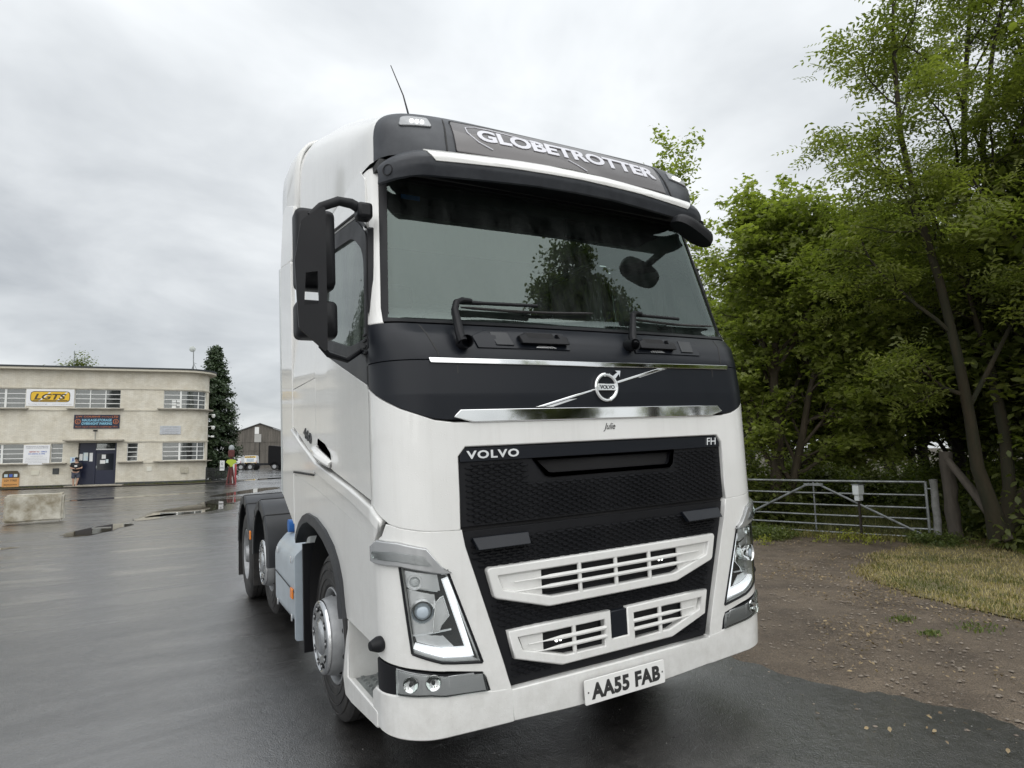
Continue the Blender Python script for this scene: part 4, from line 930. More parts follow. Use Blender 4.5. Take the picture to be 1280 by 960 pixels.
bb_ = board('blue_notice', -6.05, -5.74, 1.48, 1.84, PAPERB, 'small blue and white notice beside the entrance', .02); text('sign_lettering', 'i', .08, .20, onb(.02, 0, .02), SBLUE, bb_, bold=.05)
board('wall_plate', -8.0, -7.60, .80, 1.07, mat('cream_plate', (.60, .58, .48), .6), 'small cream plate low on the wall under the notice board', .02)
board('vent_grille', -6.92, -6.59, .82, 1.18, PLINTH, 'dark square vent low on the wall left of the person', .03, cat='vent')
board('wall_plate', -1.90, -1.60, .87, 1.15, mat('cream_plate_pale', (.66, .65, .57), .6), 'small pale plate low on the wall right of the door', .02)
board('air_brick', .02, .5, .70, 1.08, mat('air_brick_clay', (.50, .47, .38), .8, col2=(.30, .28, .22), vscale=16), 'pair of pale vents low on the wall near the rounded corner', .02, off=.06, cat='vent')
o = empty('entrance_camera', BM @ Vector((-4.76, 0, 2.9)), bang); tag(o, 'small camera on a short pole above the entrance canopy', 'camera')
MB().tube([(0, -.12, 0), (0, -.12, .48)], .018, 8).build('camera_pole', STEEL, o); MB().box((0, -.16, .54), (.22, .14, .10)).build('camera_head', BLACKP, o, bevel=.02)
for (z, nm, lab, cat) in ((4.55, 'security_camera', 'upper white dome camera on the side of the rounded corner', 'camera'), (3.75, 'security_camera', 'lower white dome camera under the first at the rounded corner', 'camera'), (3.05, 'floodlight', 'small white floodlight below the cameras at the corner', 'floodlight')):
    o = empty(nm, BM @ BP(BR*1.62, z, .01), bang); tag(o, lab, cat)
    MB().tube([(0, 0, 0), (.22, 0, .03)], .02, 6).build('bracket', WFRAME, o)
    if cat == 'camera':
        MB().lathe([(.06, .001), (.055, .08), (.0, .12), (-.10, .115), (-.18, .07), (-.21, .001)], 18, 'z', (.30, 0, -.02)).build('camera_dome', WFRAME, o)
    else: MB().box((.28, 0, .02), (.20, .16, .12)).build('lamp_head', WFRAME, o, bevel=.02)
# dish and mast on the roof
ds = empty('roof_dish', BM @ Vector((.35, 1.6, 7.42)), bang); tag(ds, 'round white dish on a tripod mast at the roof corner, in front of the conifer', 'dish aerial')
MB().tube([(0, 0, 0), (-.05, 0, 1.55)], .03, 8).build('mast', STEEL, ds)
for a in (0, 2.1, 4.2): MB().tube([(.3*math.cos(a), .3*math.sin(a), 0), (0, 0, .62)], .018, 6).build('mast_leg', STEEL, ds)
mb = MB(); mb.lathe([(-.04, .001), (-.03, .09), (.0, .18), (.03, .20), (.02, .18), (-.02, .09), (-.03, .001)], 24, 'y', (-.12, 0, 1.62)); mb.build('dish', mat('dish_grey', (.45, .48, .46), .6), ds)
MB().tube([(-.05, 0, .7), (.16, 0, .62)], .02, 6).build('mast_arm', STEEL, ds)
ra = MB().tube([(0, 0, 0), (0, 0, 1.6)], .02, 6).build('roof_aerial', STEEL); ra.matrix_world = BM @ Matrix.Translation((-7.0, 3.0, 7.3)); tag(ra, 'thin aerial above the roof line over the white sign', 'aerial')
# weeds along the foot of the wall
def wall_f(rg):
    t = rg.uniform(-16, 3.2); p = BM @ BP(t, 0, .12+abs(rg.normal())*.12)
    if DOOR[0]-.5 < t < DOOR[1]+.5 or rg.random() > .3+.7*ss(-2, 3, t): return None
    return p.x, p.y
g = blades('wall_weeds', wall_f, 2600, .04, .22, (.06, .08, .02), (.16, .15, .06), 33, w=.012); g['label'] = 'weeds growing along the foot of the office wall'; g['category'] = 'weeds'
BROWNK = mat('mossy_kerb', (.095, .078, .058), .85, col2=(.05, .045, .03), vscale=3, bump=.5)
kb = [BM @ BP(t, 0, o) for t, o in ((TL, 1.1), (-6.5, 1.15), (-6.5, .05), (TL, .05))]
def psheet(name, pts, off, m): return sheet(name, [(p.x, p.y) for p in pts], off, m, LXS, LYS)
psheet('pavement', [BM @ Vector(p) for p in ((TL, -1.5, 0), (1.0, -1.35, 0), (3.4, 1.2, 0), (4.6, 3.6, 0), (1.7, 3.6, 0), (1.7, 1.0, 0), (.6, 0, 0), (TL, 0, 0))], .05, BROWNK)

# ================================================================== TREES BY THE OFFICE
def conifer(seed, h, r, n):
    rg = np.random.default_rng(seed); root = empty('conifer'); mb = MB(); mb.tube([(0, 0, -.1), (0, 0, h*.5), (.05, 0, h)], [.2, .12, .02], 8, cap=False); mb.build('trunk', DARKB, root, recalc=False)
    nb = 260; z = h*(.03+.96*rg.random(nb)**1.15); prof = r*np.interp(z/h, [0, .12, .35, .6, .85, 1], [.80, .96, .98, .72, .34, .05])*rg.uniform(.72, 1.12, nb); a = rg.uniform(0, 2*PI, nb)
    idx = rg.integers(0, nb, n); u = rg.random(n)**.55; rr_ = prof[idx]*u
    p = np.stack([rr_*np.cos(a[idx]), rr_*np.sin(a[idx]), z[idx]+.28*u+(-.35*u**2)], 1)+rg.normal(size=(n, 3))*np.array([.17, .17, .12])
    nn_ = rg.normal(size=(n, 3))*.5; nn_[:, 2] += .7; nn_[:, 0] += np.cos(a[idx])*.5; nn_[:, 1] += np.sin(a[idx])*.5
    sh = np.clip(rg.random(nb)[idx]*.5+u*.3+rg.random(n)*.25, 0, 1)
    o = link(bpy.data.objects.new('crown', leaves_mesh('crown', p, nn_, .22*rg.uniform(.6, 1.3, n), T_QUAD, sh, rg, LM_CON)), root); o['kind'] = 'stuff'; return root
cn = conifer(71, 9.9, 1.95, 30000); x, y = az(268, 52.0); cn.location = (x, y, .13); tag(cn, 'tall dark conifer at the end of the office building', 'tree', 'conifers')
cn2 = copy_tree(cn); cn2.location = (-9.65, 31.0, .1); cn2.scale = (.62, .62, 1.75); tag(cn2, 'dark conifer left of the frame, mirrored in the cab side window', 'tree', 'conifers')
rt = bush('roadside_tree', 75, 2.3, 3.2, 5000, LM_DARK, .22); x, y = az(96, 66); rt.location = (x, y, 7.9); tag(rt, 'treetop showing above the office roof over the yellow-logo sign', 'tree')
mb = MB(); mb.tube([(0, 0, -6.4), (0, 0, 1)], [.3, .15], 8); mb.build('trunk', DARKB, rt)

# reflected in the screen: trees on the far side of the lane, behind the photographer
x, y = 6.9, -6.7
bt = tree('lane_tree', 83, [bent(0, 0, 0, 10.2, .20, 84, (-.1, .1))], 24, 8, 6, 2.0, .9, .45, T_QUAD, .13, 34, LM_DARK, DARKB, spread=.16, flat=.7, t0=.25, up1=.2)
put(bt, x, y); tag(bt, 'tree behind the photographer, seen mirrored in the windscreen', 'tree', 'trees along the lane behind the camera')
for i, (x, y, k, s) in enumerate(((13, -7, 0, 1.0), (16, -13, 1, 1.2), (9, -16, 2, 1.2), (2, -22, 0, 1.0), (-6, -26, 1, 1.1), (-15, -24, 2, 1.1), (14, -1.5, 1, .8))):
    o = copy_tree(kinds[k]); put(o, x, y, i*1.1, s); tag(o, 'lane-side tree out of view behind the photographer', 'tree', 'trees along the lane behind the camera')

# ================================================================== FAR YARD
CLAD = mat('weathered_vertical_boards', (.16, .145, .125), .9, col2=(.085, .078, .068), vscale=1.4, stretch=(3.5, 3.5, .2))
wh = empty('barn', (0, 0, 0)); c = axy(324, 584, 128); wang = R_(-16); wh.location = (c.x, c.y, 0); wh.rotation_euler = (0, 0, wang)
tag(wh, 'grey weathered boarded barn with a shallow gable across the far yard', 'barn')
hw = 6.3; eh = 5.9; ah = 8.2
mb = MB(); nb_ = 46; rgx = np.random.default_rng(5)
for k in range(nb_):
    x0 = -hw+2*hw*k/nb_; x1 = x0+2*hw/nb_-.035; top = lambda x: eh+(ah-eh)*(1-abs(x)/hw)
    o_ = rgx.uniform(0, .05); mb.prism([(x0, -.2), (x1, -.2), (x1, top(x1)-.05), ((x0+x1)/2, top((x0+x1)/2)-.05), (x0, top(x0)-.05)], lambda a, b, d: Vector((a, d, b)), -.05-o_, .0)
mb.build('cladding', CLAD, wh, kind='stuff')
MB().prism([(-hw, -.2), (hw, -.2), (hw, eh-.1), (0, ah-.1), (-hw, eh-.1)], lambda a, b, d: Vector((a, d, b)), .01, 18).build('walls', mat('barn_wall', (.07, .065, .058), .9), wh)
for s in (-1, 1):
    MB().prism([(s*(hw+.3), eh-.12), (0, ah+.02), (0, ah+.16), (s*(hw+.3), eh+.02)], lambda a, b, d: Vector((a, d, b)), -.35, 18.3).build('roof_slope', mat('barn_roof_sheet', (.12, .12, .12), .8, var=.3), wh)
for z in (3.2, 4.8): MB().box((0, -.12, z), (2*hw-.1, .05, .10)).build('cladding_lap', CLAD, wh)
MB().box((-.55, -.13, 6.95), (.75, .06, 1.3)).build('pale_panel', WFRAME, wh); MB().box((-.35, -.14, 5.5), (1.2, .06, 1.5)).build('pale_panel', mat('pale_board', (.36, .36, .34), .8), wh)
MB().box((.0, -.13, 2.6), (.12, .06, 5)).build('door_edge', BLACKHOLE, wh)
# distant hedge closing the horizon
x, y = az(330, 175)
hd_ = bush('far_hedge', 91, 1, 1, 16000, LM_DARK, .04); hd_.location = (x-30, y, -.2); hd_.scale = (95, 10, 4.2); tag(hd_, 'distant dark hedge line behind the barn', 'hedge')

def van(px, py, dist, lab, body_m, chev, grp):
    p = axy(px, py, dist); r = empty('van', (p.x, p.y, 0)); r.rotation_euler = (0, 0, R_(-12)); tag(r, lab, 'van', grp)
    prof = rnd([(-.98, .45), (.98, .45), (.98, 1.3), (.86, 2.18), (-.86, 2.18), (-.98, 1.3)], .12)
    MB().prism(prof, lambda a, b, d: Vector((a, d, b)), 0, 4.6).build('body', body_m, r, bevel=.05)
    MB().prism([(-.92, .6), (.92, .6), (.90, 1.35), (-.90, 1.35)], lambda a, b, d: Vector((a, d, b)), 4.6, 5.4).build('bonnet', body_m, r, bevel=.15)
    if chev:
        for i in range(7):
            for (z0, z1) in ((.62, 1.02), (1.84, 2.06)):
                x0 = -.84+i*.24; sh = .16 if i < 3.5 else -.16
                MB().prism([(x0, z0), (x0+.12, z0), (x0+.12+sh, z1), (x0+sh, z1)], lambda a, b, d: Vector((a, d, b)), -.03, -.012).build('chevron', DKY, r)
        MB().prism([(-.93, .60), (.93, .60), (.93, 1.05), (-.93, 1.05)], lambda a, b, d: Vector((a, d, b)), -.01, 0).build('chevron_ground', YEL, r)
        MB().prism([(-.84, 1.82), (.84, 1.82), (.82, 2.08), (-.82, 2.08)], lambda a, b, d: Vector((a, d, b)), -.01, 0).build('chevron_ground', YEL, r)
        MB().box((0, -.02, 1.45), (1.1, .02, .5)).build('rear_window', GREYT, r)
    for s in (-1, 1):
        for y in (.8, 4.1): MB().lathe([(-.1, .001), (-.1, .25), (-.08, .34), (.12, .34), (.12, .001)], 18, 'x', (s*.86, y, .34)).build('wheel', RUBBER, r)
        MB().box((s*.93, -.01, 1.15), (.07, .04, .4)).build('tail_lamp', SRED, r)
    return r
van(312.5, 584, 112, 'white van with yellow and black chevrons on its rear, parked before the barn', mat('van_white', (.72, .73, .73), .3), True, None)
v2 = van(292, 583, 100, 'white van half hidden behind the red barrier post', MATS['van_white'], False, None)
MB().prism([(-.93, .60), (.93, .60), (.93, .9), (-.93, .9)], lambda a, b, d: Vector((a, d, b)), -.01, 0).build('chevron_ground', YEL, v2)
# dark lorry in the far yard
p = axy(346, 588, 96); dl = empty('parked_lorry', (p.x+1.2, p.y, 0)); dl.rotation_euler = (0, 0, R_(62)); tag(dl, 'black lorry cab parked in the far yard beside the white side fairing', 'truck')
LBK = mat('black_lorry_paint', (.003, .003, .004), .6, spec=.2)
MB().prism(rnd([(0, .7), (0, 2.2), (.35, 3.3), (2.1, 3.5), (2.1, .7)], .15), lambda a, b, d: Vector((d, a, b)), -1.2, 1.2).build('cab', LBK, dl, bevel=.05)
MB().box((0, 4.0, .85), (.9, 5.5, .3)).build('chassis', BLACKP, dl)
MB().prism([(-1.05, 2.1), (1.05, 2.1), (1.0, 3.0), (-1.0, 3.0)], lambda a, b, d: Vector((a, d, b)), -.02, .0).build('windscreen', BWGLASS, dl)
for s in (-1, 1):
    for y in (1.2, 4.6, 5.9):
        w_ = MB().lathe([(-.15, .001), (-.15, .30), (-.12, .50), (.15, .50), (.15, .001)], 20, 'x', (s*1.05, y, .5)).build('wheel', RUBBER, dl)
        MB().lathe([(s*.16, .001), (s*.16, .26), (s*.14, .28)], 16, 'x', (s*1.05, y, .5)).build('rim', STEELG, w_)
        MB().lathe([(-.3, .60), (.3, .60), (.3, .56), (-.3, .56)], 14, 'x', (s*1.0, y, .5), a0=.1, a1=PI-.1).build('mudguard', BLACKP, dl)
# fence and barrier post at the office corner
FBK = mat('black_fence_paint', (.018, .020, .022), .5)
fa = axy(257, 603.5, 45.5); fb = axy(286, 605, 42.6); fa.z = fb.z = 0; fdir = (fb-fa); FL = fdir.length; fdir.normalize(); fang = math.atan2(fdir.y, fdir.x)
fn = empty('picket_fence', (fa.x, fa.y, H(fa.x, fa.y)), fang); tag(fn, 'low black metal picket fence between the office corner and the red barrier post', 'fence')
npk = 19
pk = MB().prism([(-.018, .02), (.018, .02), (.018, .95), (0, 1.0), (-.018, .95)], lambda a, b, d: Vector((a, d, b)), -.012, .012).mesh('picket'); pk.materials.append(FBK)
for i in range(npk):
    o = bpy.data.objects.new('picket', pk); link(o, fn); o.location = (.08+(FL-.16)*i/(npk-1), 0, 0)
for z in (.18, .82): MB().box((FL/2, .02, z), (FL, .02, .05)).build('fence_rail', FBK, fn)
for x in (0, FL): MB().box((x, .02, .52), (.06, .06, 1.06)).build('fence_post', FBK, fn)
fs_ = empty('fence_sign', fn.matrix_basis @ Vector((FL*.72, -.03, .88)), fang); tag(fs_, 'white warning sign fixed above the picket fence', 'sign')
MB().box((0, 0, .25), (.62, .012, .62)).build('sign_board', SWH, fs_, bevel=.02); text('sign_lettering', 'NO', .3, .2, lambda a, b, d: Vector((a, -.008-.002*d, b+.36)), SGREY, fs_, bold=.03); text('sign_lettering', 'PARKING', .48, .11, lambda a, b, d: Vector((a, -.008-.002*d, b+.12)), SGREY, fs_, bold=.02)
for i, x in enumerate((.5, .85, 1.15)):
    o = MB().box((0, 0, .6), (.10, .10, 1.2)).build('bollard', SRED if i != 1 else WFRAME); q_ = fn.matrix_basis @ Vector((x+.4, 1.2, 0)); o.location = q_; tag(o, ['red post behind the picket fence, nearest the office', 'white post between two red ones behind the fence', 'red post behind the picket fence, nearest the sign'][i], 'post', 'posts behind the fence')
    MB().box((0, 0, 1.22), (.12, .12, .04)).build('post_cap', SGREY, o)
REDP = mat('red_barrier_paint', (.11, .022, .02), .5, var=.4, vscale=6)
bpz = axy(288, 606, 41.5); bp_ = empty('barrier_post', (bpz.x, bpz.y, H(bpz.x, bpz.y))); tag(bp_, 'red splay-footed barrier post with a grey lamp on top and a yellow-green panel', 'barrier')
MB().box((0, 0, 1.05), (.13, .13, 2.1), taper=.75).build('post_shaft', REDP, bp_, bevel=.01)
for s in (-1, 1): MB().tube([(s*.22, s*.05, .03), (s*.09, 0, .9), (s*.03, 0, 1.2)], [.055, .05, .045], 8).build('splayed_leg', REDP, bp_)
MB().box((0, 0, .03), (.5, .4, .06)).build('base_plate', REDP, bp_, bevel=.01)
MB().box((0, -.02, 1.85), (.34, .22, .42)).build('barrier_head', REDP, bp_, bevel=.03)
MB().lathe([(2.08, .001), (2.08, .13), (2.2, .16), (2.32, .12), (2.38, .001)], 16, 'z').build('lamp', mat('grey_lamp', (.30, .33, .34), .4), bp_)
HV = mat('hi_vis_yellow', (.36, .46, .04), .6)
MB().prism([(-.30, .03), (-.10, -.14), (-.03, -.27), (.06, -.24), (.12, -.10), (.29, .02), (.25, .13), (.02, .19), (-.20, .17)], lambda a, b, d: Vector((a, -d, b+1.32)), .12, .17).build('hi_vis_panel', HV, bp_, bevel=.01)

# ================================================================== CONCRETE BLOCK
CONC = mat('stained_concrete', (.55, .53, .46), .9, col2=(.22, .19, .13), vscale=2.6, bump=.8, bscale=18)
CONC.node_tree.nodes['Color Ramp'].color_ramp.elements[0].position = .36 if 'Color Ramp' in CONC.node_tree.nodes else .36
bm = bmesh.new(); bmesh.ops.create_cube(bm, size=1)
bmesh.ops.scale(bm, vec=(1.30, .70, .74), verts=bm.verts); bmesh.ops.bevel(bm, geom=bm.edges[:], offset=.05, segments=2, affect='EDGES'); bmesh.ops.subdivide_edges(bm, edges=bm.edges[:], cuts=5, use_grid_fill=True)
bmesh.ops.translate(bm, vec=(0, 0, .42), verts=bm.verts)
for v in bm.verts:
    n_ = noise.noise(v.co*3.1)*.022+noise.noise(v.co*9)*.012
    v.co += Vector((v.co.x, v.co.y*1.8, (v.co.z-.42)*1.6)).normalized()*n_
    if v.co.z < .12: v.co.x *= 1.03; v.co.z += .03*abs(noise.noise(Vector((v.co.x*4, v.co.y*4, 0))))
me = bpy.data.meshes.new('concrete_block'); bm.to_mesh(me); bm.free(); me.shade_smooth(); me.set_sharp_from_angle(angle=R_(35)); me.materials.append(CONC)
cbk = link(bpy.data.objects.new('concrete_block', me)); cbk.location = (-5.05, 19.0, 0); cbk.rotation_euler = (0, 0, R_(3)); tag(cbk, 'big stained pale concrete block standing on the wet yard', 'concrete block')

# ================================================================== PERSON
SKIN = mat('skin', (.48, .30, .22), .5); TSH = mat('black_tshirt', (.012, .012, .014), .85); DEN = mat('denim_shorts', (.075, .085, .12), .85, var=.35, vscale=20); CAPM = mat('black_cap', (.012, .012, .013), .8); SHO = mat('dark_shoes', (.02, .02, .022), .6)
def skinned(name, joints, edges, radii, m, parent, sub=2, rootv=0):
    me = bpy.data.meshes.new(name); me.from_pydata(joints, edges, []); o = link(bpy.data.objects.new(name, me), parent)
    o.modifiers.new('skin', 'SKIN'); sk = me.skin_vertices[0].data if me.skin_vertices else None
    if sk is None:
        bm = bmesh.new(); bm.from_mesh(me); bm.verts.layers.skin.verify(); bm.to_mesh(me); bm.free(); sk = me.skin_vertices[0].data
    for i, r in enumerate(radii): sk[i].radius = r if isinstance(r, tuple) else (r, r); sk[i].use_root = (i == rootv)
    s_ = o.modifiers.new('sub', 'SUBSURF'); s_.levels = sub; s_.render_levels = sub; me.materials.append(m)
    dg = bpy.context.evaluated_depsgraph_get(); bpy.context.view_layer.update(); em = bpy.data.meshes.new_from_object(o.evaluated_get(bpy.context.evaluated_depsgraph_get()))
    o.modifiers.clear(); o.data = em; em.shade_smooth()
    if not em.materials: em.materials.append(m)
    return o
pp = BM @ Vector((-5.62, -.32, 0)); per = empty('person', (pp.x, pp.y, H(pp.x, pp.y)+.02), bang+R_(8)); tag(per, 'person in black T-shirt, dark shorts and cap looking at a phone in the doorway', 'person')
J = [(0, 0, .98), (0, .02, 1.15), (0, .02, 1.38), (0, .0, 1.50), (0, -.03, 1.60),
     (-.10, 0, .92), (-.12, -.04, .50), (-.10, .0, .09), (-.11, -.14, .05),
     (.10, 0, .92), (.13, -.07, .52), (.04, -.03, .10), (.06, -.17, .06),
     (-.21, .01, 1.40), (-.27, -.02, 1.13), (-.09, -.24, 1.12), (-.04, -.29, 1.13),
     (.21, .01, 1.40), (.29, -.02, 1.14), (.10, -.24, 1.10), (.03, -.29, 1.11)]
Ed = [(0, 1), (1, 2), (2, 3), (3, 4), (0, 5), (5, 6), (6, 7), (7, 8), (0, 9), (9, 10), (10, 11), (11, 12), (2, 13), (13, 14), (14, 15), (15, 16), (2, 17), (17, 18), (18, 19), (19, 20)]
Ra = [.15, .16, .165, .065, .06, .10, .065, .042, .04, .10, .065, .042, .04, .062, .05, .033, .036, .062, .05, .033, .036]
bd = skinned('body', J, Ed, Ra, SKIN, per)
mb = MB(); prh = [(-.115, .001), (-.11, .045), (-.07, .072), (0, .086), (.06, .084), (.10, .055), (.118, .001)]
mb.lathe(prh, 18, 'z'); mb.v = [(x*.88, y*1.08-(.018 if (z < 0 and y < -.04) else 0), z) for x, y, z in mb.v]; mb.v = [tuple(Matrix.Rotation(R_(18), 3, 'X') @ Vector(v)+Vector((0, -.05, 1.66))) for v in mb.v]
hdp = mb.build('head', SKIN, per, sharp=180)
MB().box((0, -.155, 1.645), (.022, .03, .04)).build('nose', SKIN, hdp, bevel=.008)
for s in (-1, 1):
    MB().box((s*.078, -.035, 1.655), (.014, .03, .05)).build('ear', SKIN, hdp, bevel=.006); MB().box((s*.03, -.138, 1.672), (.02, .008, .01)).build('eye', DECALD, hdp)
MB().box((0, -.128, 1.598), (.045, .008, .01)).build('mouth', SRED, hdp)
mb = MB(); mb.lathe([(1.66, .090), (1.70, .104), (1.75, .098), (1.785, .070), (1.80, .001)], 18, 'z', (0, -.05, 0)); mb.box((0, -.17, 1.705), (.15, .13, .018)); mb.build('cap', CAPM, per, bevel=.004)
skinned('t_shirt', [(0, .0, .90), (0, .0, 1.12), (0, .01, 1.36), (0, .01, 1.47), (-.22, .01, 1.40), (-.265, -.01, 1.20), (.22, .01, 1.40), (.275, -.01, 1.20)], [(0, 1), (1, 2), (2, 3), (2, 4), (4, 5), (2, 6), (6, 7)], [.215, .215, .205, .085, .095, .088, .095, .088], TSH, per)
skinned('shorts', [(0, 0, .97), (-.10, 0, .86), (-.12, -.035, .48), (.10, 0, .86), (.13, -.06, .50)], [(0, 1), (1, 2), (0, 3), (3, 4)], [.19, .135, .12, .135, .12], DEN, per)
MB().box((.0, -.205, 1.27), (.14, .012, .10)).build('shirt_print', WFRAME, per, bevel=.004)
for (x, y) in ((-.105, -.06), (.05, -.10)): MB().box((x, y, .045), (.10, .27, .09)).build('shoe', SHO, per, bevel=.03)
for s, hx in ((-1, -.035), (1, .03)):
    for k in range(4): MB().tube([(hx+s*.012, -.30, 1.135-.022*k), (hx-s*.012, -.335, 1.14-.022*k), (hx-s*.03, -.325, 1.14-.022*k)], [.010, .009, .008], 6).build('finger', SKIN, bd)
ph = MB().box((0, 0, 0), (.075, .012, .15), rot=Matrix.Rotation(R_(-35), 3, 'X')).build('phone', BLACKP, bevel=.004); ph.matrix_world = per.matrix_basis @ Matrix.Translation((0, -.345, 1.14)); tag(ph, 'phone held by the person in the doorway', 'phone')
# ================================================================== THE LORRY (truck frame: x right, y back along the lorry, z up)
truck = bpy.data.objects.new('tractor_unit', None); COL.objects.link(truck)
truck.matrix_world = TM
tag(truck, 'white and black cab-over lorry tractor unit parked on wet asphalt, headlamps lit', 'truck')
T_ = truck

def itp(t, z): return float(np.interp(z, [a for a, _ in t], [b for _, b in t]))
Y0 = [(.2, -.01), (.45, -.03), (1.2, -.035), (1.9, -.035), (2.1, -.015), (2.2, .03), (2.3, .13), (3.07, .33), (3.3, .38)]
WW = [(.2, 1.225), (1.2, 1.24), (2.2, 1.24), (2.3, 1.235), (3.1, 1.17), (3.4, 1.15)]
RX = [(2.1, .24), (2.3, .16)]; RY = [(2.1, .22), (2.3, .13)]
def F(u, z):
    w = itp(WW, z); rx = itp(RX, z); ry = itp(RY, z); A = w-rx; y0 = itp(Y0, z); s = -1 if u < 0 else 1; a = abs(u)
    if a <= 1: return Vector((u*A, y0+.03*a*a, z))
    if a < 2:
        th = (a-1)*PI/2; return Vector((s*(A+rx*math.sin(th)), y0+.03+ry*(1-math.cos(th)), z))
    return Vector((s*w, y0+.03+ry+a-2, z))
def uy(y, z=1.2): return 2+(y-(itp(Y0, z)+.03+itp(RY, z)))
def S(sg):                       # side wall: (y, z) -> point
    def f(y, z):
        return Vector((sg*itp(WW, z), y, z))
    return f
def mir(p): return [(-a, b) for a, b in p][::-1]
UG = [s*v for s in (-1, 1) for v in (.35, .7, 1, 1.08, 1.17, 1.25, 1.33, 1.42, 1.5, 1.58, 1.67, 1.75, 1.83, 1.92, 2.0, 2.3, 2.7, 3.2, 3.7)]+[0.0]
ZB = [2.1, 2.15, 2.2, 2.25]
ZS = [2.2, 2.3, 2.5, 2.7, 2.9, 3.1]

# ---- inner dark shell that closes the gaps between panels
mb = MB()
zs_ = [.42, .8, 1.2, 1.7, 2.0, 2.12, 2.2, 2.26]
us_ = [-4.0, -3.2, -2.4, -2.0]+[-2+.125*i for i in range(1, 8)]+[-1, 0, 1]+[1+.125*i for i in range(1, 8)]+[2.0, 2.4, 3.2, 4.0]
def Fin(u, z, d=.035):
    p = F(u, z); n = Vector((-1 if u < 0 else 1, 0, 0)) if abs(u) >= 2 else (Vector((0, -1, 0)) if abs(u) <= 1 else Vector((math.sin((abs(u)-1)*PI/2)*(1 if u > 0 else -1), -math.cos((abs(u)-1)*PI/2), 0)))
    return p-n*d
for i in range(len(us_)-1):
    for j in range(len(zs_)-1):
        if zs_[j] < 1.19 and abs(us_[i]+us_[i+1])/2 > 2.1: continue
        mb.add([Fin(us_[i], zs_[j]), Fin(us_[i+1], zs_[j]), Fin(us_[i+1], zs_[j+1]), Fin(us_[i], zs_[j+1])], [(0, 1, 2, 3)])
mb.build('inner_shell', BLACKHOLE, T_, recalc=False)

# ---- front panel below the screen (white), with the grille aperture
hood = [(-2.03, 1.935), (-1.80, 1.893), (-1.43, 1.827), (-1.15, 1.79), (-.90, 1.755), (.90, 1.755), (1.15, 1.79), (1.43, 1.827), (1.80, 1.893), (2.03, 1.935),
        (2.03, 1.385), (1.75, 1.328), (1.63, 1.303), (1.48, 1.287), (1.2, 1.268), (.892, 1.256), (.892, 1.60), (.85, 1.648), (-.85, 1.648), (-.892, 1.60), (-.892, 1.256),
        (-1.2, 1.268), (-1.48, 1.287), (-1.63, 1.303), (-1.75, 1.328), (-2.03, 1.385)]
hd = panel('front_panel', hood, F, WHITE, T_, us=UG, zs=[1.4, 1.65, 1.8], thick=.05, cham=.008)
# ---- dark belt under the screen
belt = [(-2.04, 1.95), (-1.80, 1.905), (-1.43, 1.84), (-1.15, 1.80), (-.93, 1.778), (.93, 1.778), (1.15, 1.80), (1.43, 1.84), (1.80, 1.905), (2.04, 1.95), (2.04, 2.062), (-2.04, 2.062)]
panel('belt_panel', belt, F, BELT, T_, us=UG, zs=[1.9], thick=.03, cham=.003)
for s in (-1, 1):   # upright shut lines of the hatch
    panel('shut_line', [(s*.866-.003, 1.79), (s*.866+.003, 1.79), (s*.866+.003, 2.045), (s*.866-.003, 2.045)], F, SEAMG, T_, off=.0012, thick=.002, cham=.0005)
cowl = [(-2.04, 2.07), (2.04, 2.07), (2.04, 2.262), (-2.04, 2.262)]
panel('scuttle_panel', cowl, F, BELT, T_, us=UG, zs=ZB, thick=.03, cham=.003)
for s in (-1, 1):
    panel('shut_line', [(s*.96-.003, 2.085), (s*.96+.003, 2.085), (s*.96+.003, 2.255), (s*.96-.003, 2.255)], F, SEAMG, T_, off=.0012, thick=.002, cham=.0005, zs=ZB)
# ---- chrome strips
panel('chrome_strip', [(-1.01, 2.054), (-.98, 2.053), (0, 2.046), (.98, 2.053), (1.01, 2.054), (1.03, 2.074), (0, 2.067), (-1.03, 2.074)], F, CHROME, T_, us=UG, off=.010, thick=.012, cham=.004)
panel('chrome_strip', [(-.80, 1.764), (.80, 1.764), (.90, 1.788), (.866, 1.818), (-.866, 1.818), (-.90, 1.788)], F, CHROME, T_, us=UG, off=.012, thick=.016, cham=.006)
# ---- slash and badge
def FF(off):   # front-face writer in metres
    return lambda a, b, d: (F(a, b)+Vector((0, -off-.004*d, 0)))
mb = MB()
for (a, b, w, o) in ((-.455, .44, .016, .008),):
    x0, z0, x1, z1 = a, 1.828, b, 2.044
    mb.prism([(x0, z0), (x0+.05, z0), (x1+.02, z1), (x1-.04, z1)], lambda a, b, d: F(a, b)+Vector((0, -d, 0)), 0, .009)
bar = mb.build('diagonal_bar', CHROME, T_, bevel=.003)
mb = MB(); mb.prism([(-.395, 1.828), (-.35, 1.828), (.475, 2.044), (.462, 2.044)], lambda a, b, d: F(a, b)+Vector((0, -d, 0)), 0, .005)
mb.build('diagonal_bar', BRUSH, T_)
LX, LZ = 0.0, 1.930
def ring(r0, r1, d0, d1, c, seg=40, sz=1.0):
    mb = MB(); pr = [(d0, r0), (d1, (r0*.7+r1*.3)), (d1, (r0*.3+r1*.7)), (d0, r1), (0, r1), (0, r0), (d0, r0)]
    mb.lathe([(-h, r) for h, r in pr], seg=seg, axis='y', c=c); return mb
yl = F(0, LZ).y
badge = ring(.060, .080, .016, .022, (LX, yl, LZ)).build('maker_badge', CHROME, T_)
MB().lathe([(-.006, .062), (-.006, 0.0001)], 40, 'y', (LX, yl, LZ)).build('badge_disc', BELT, badge, recalc=False)
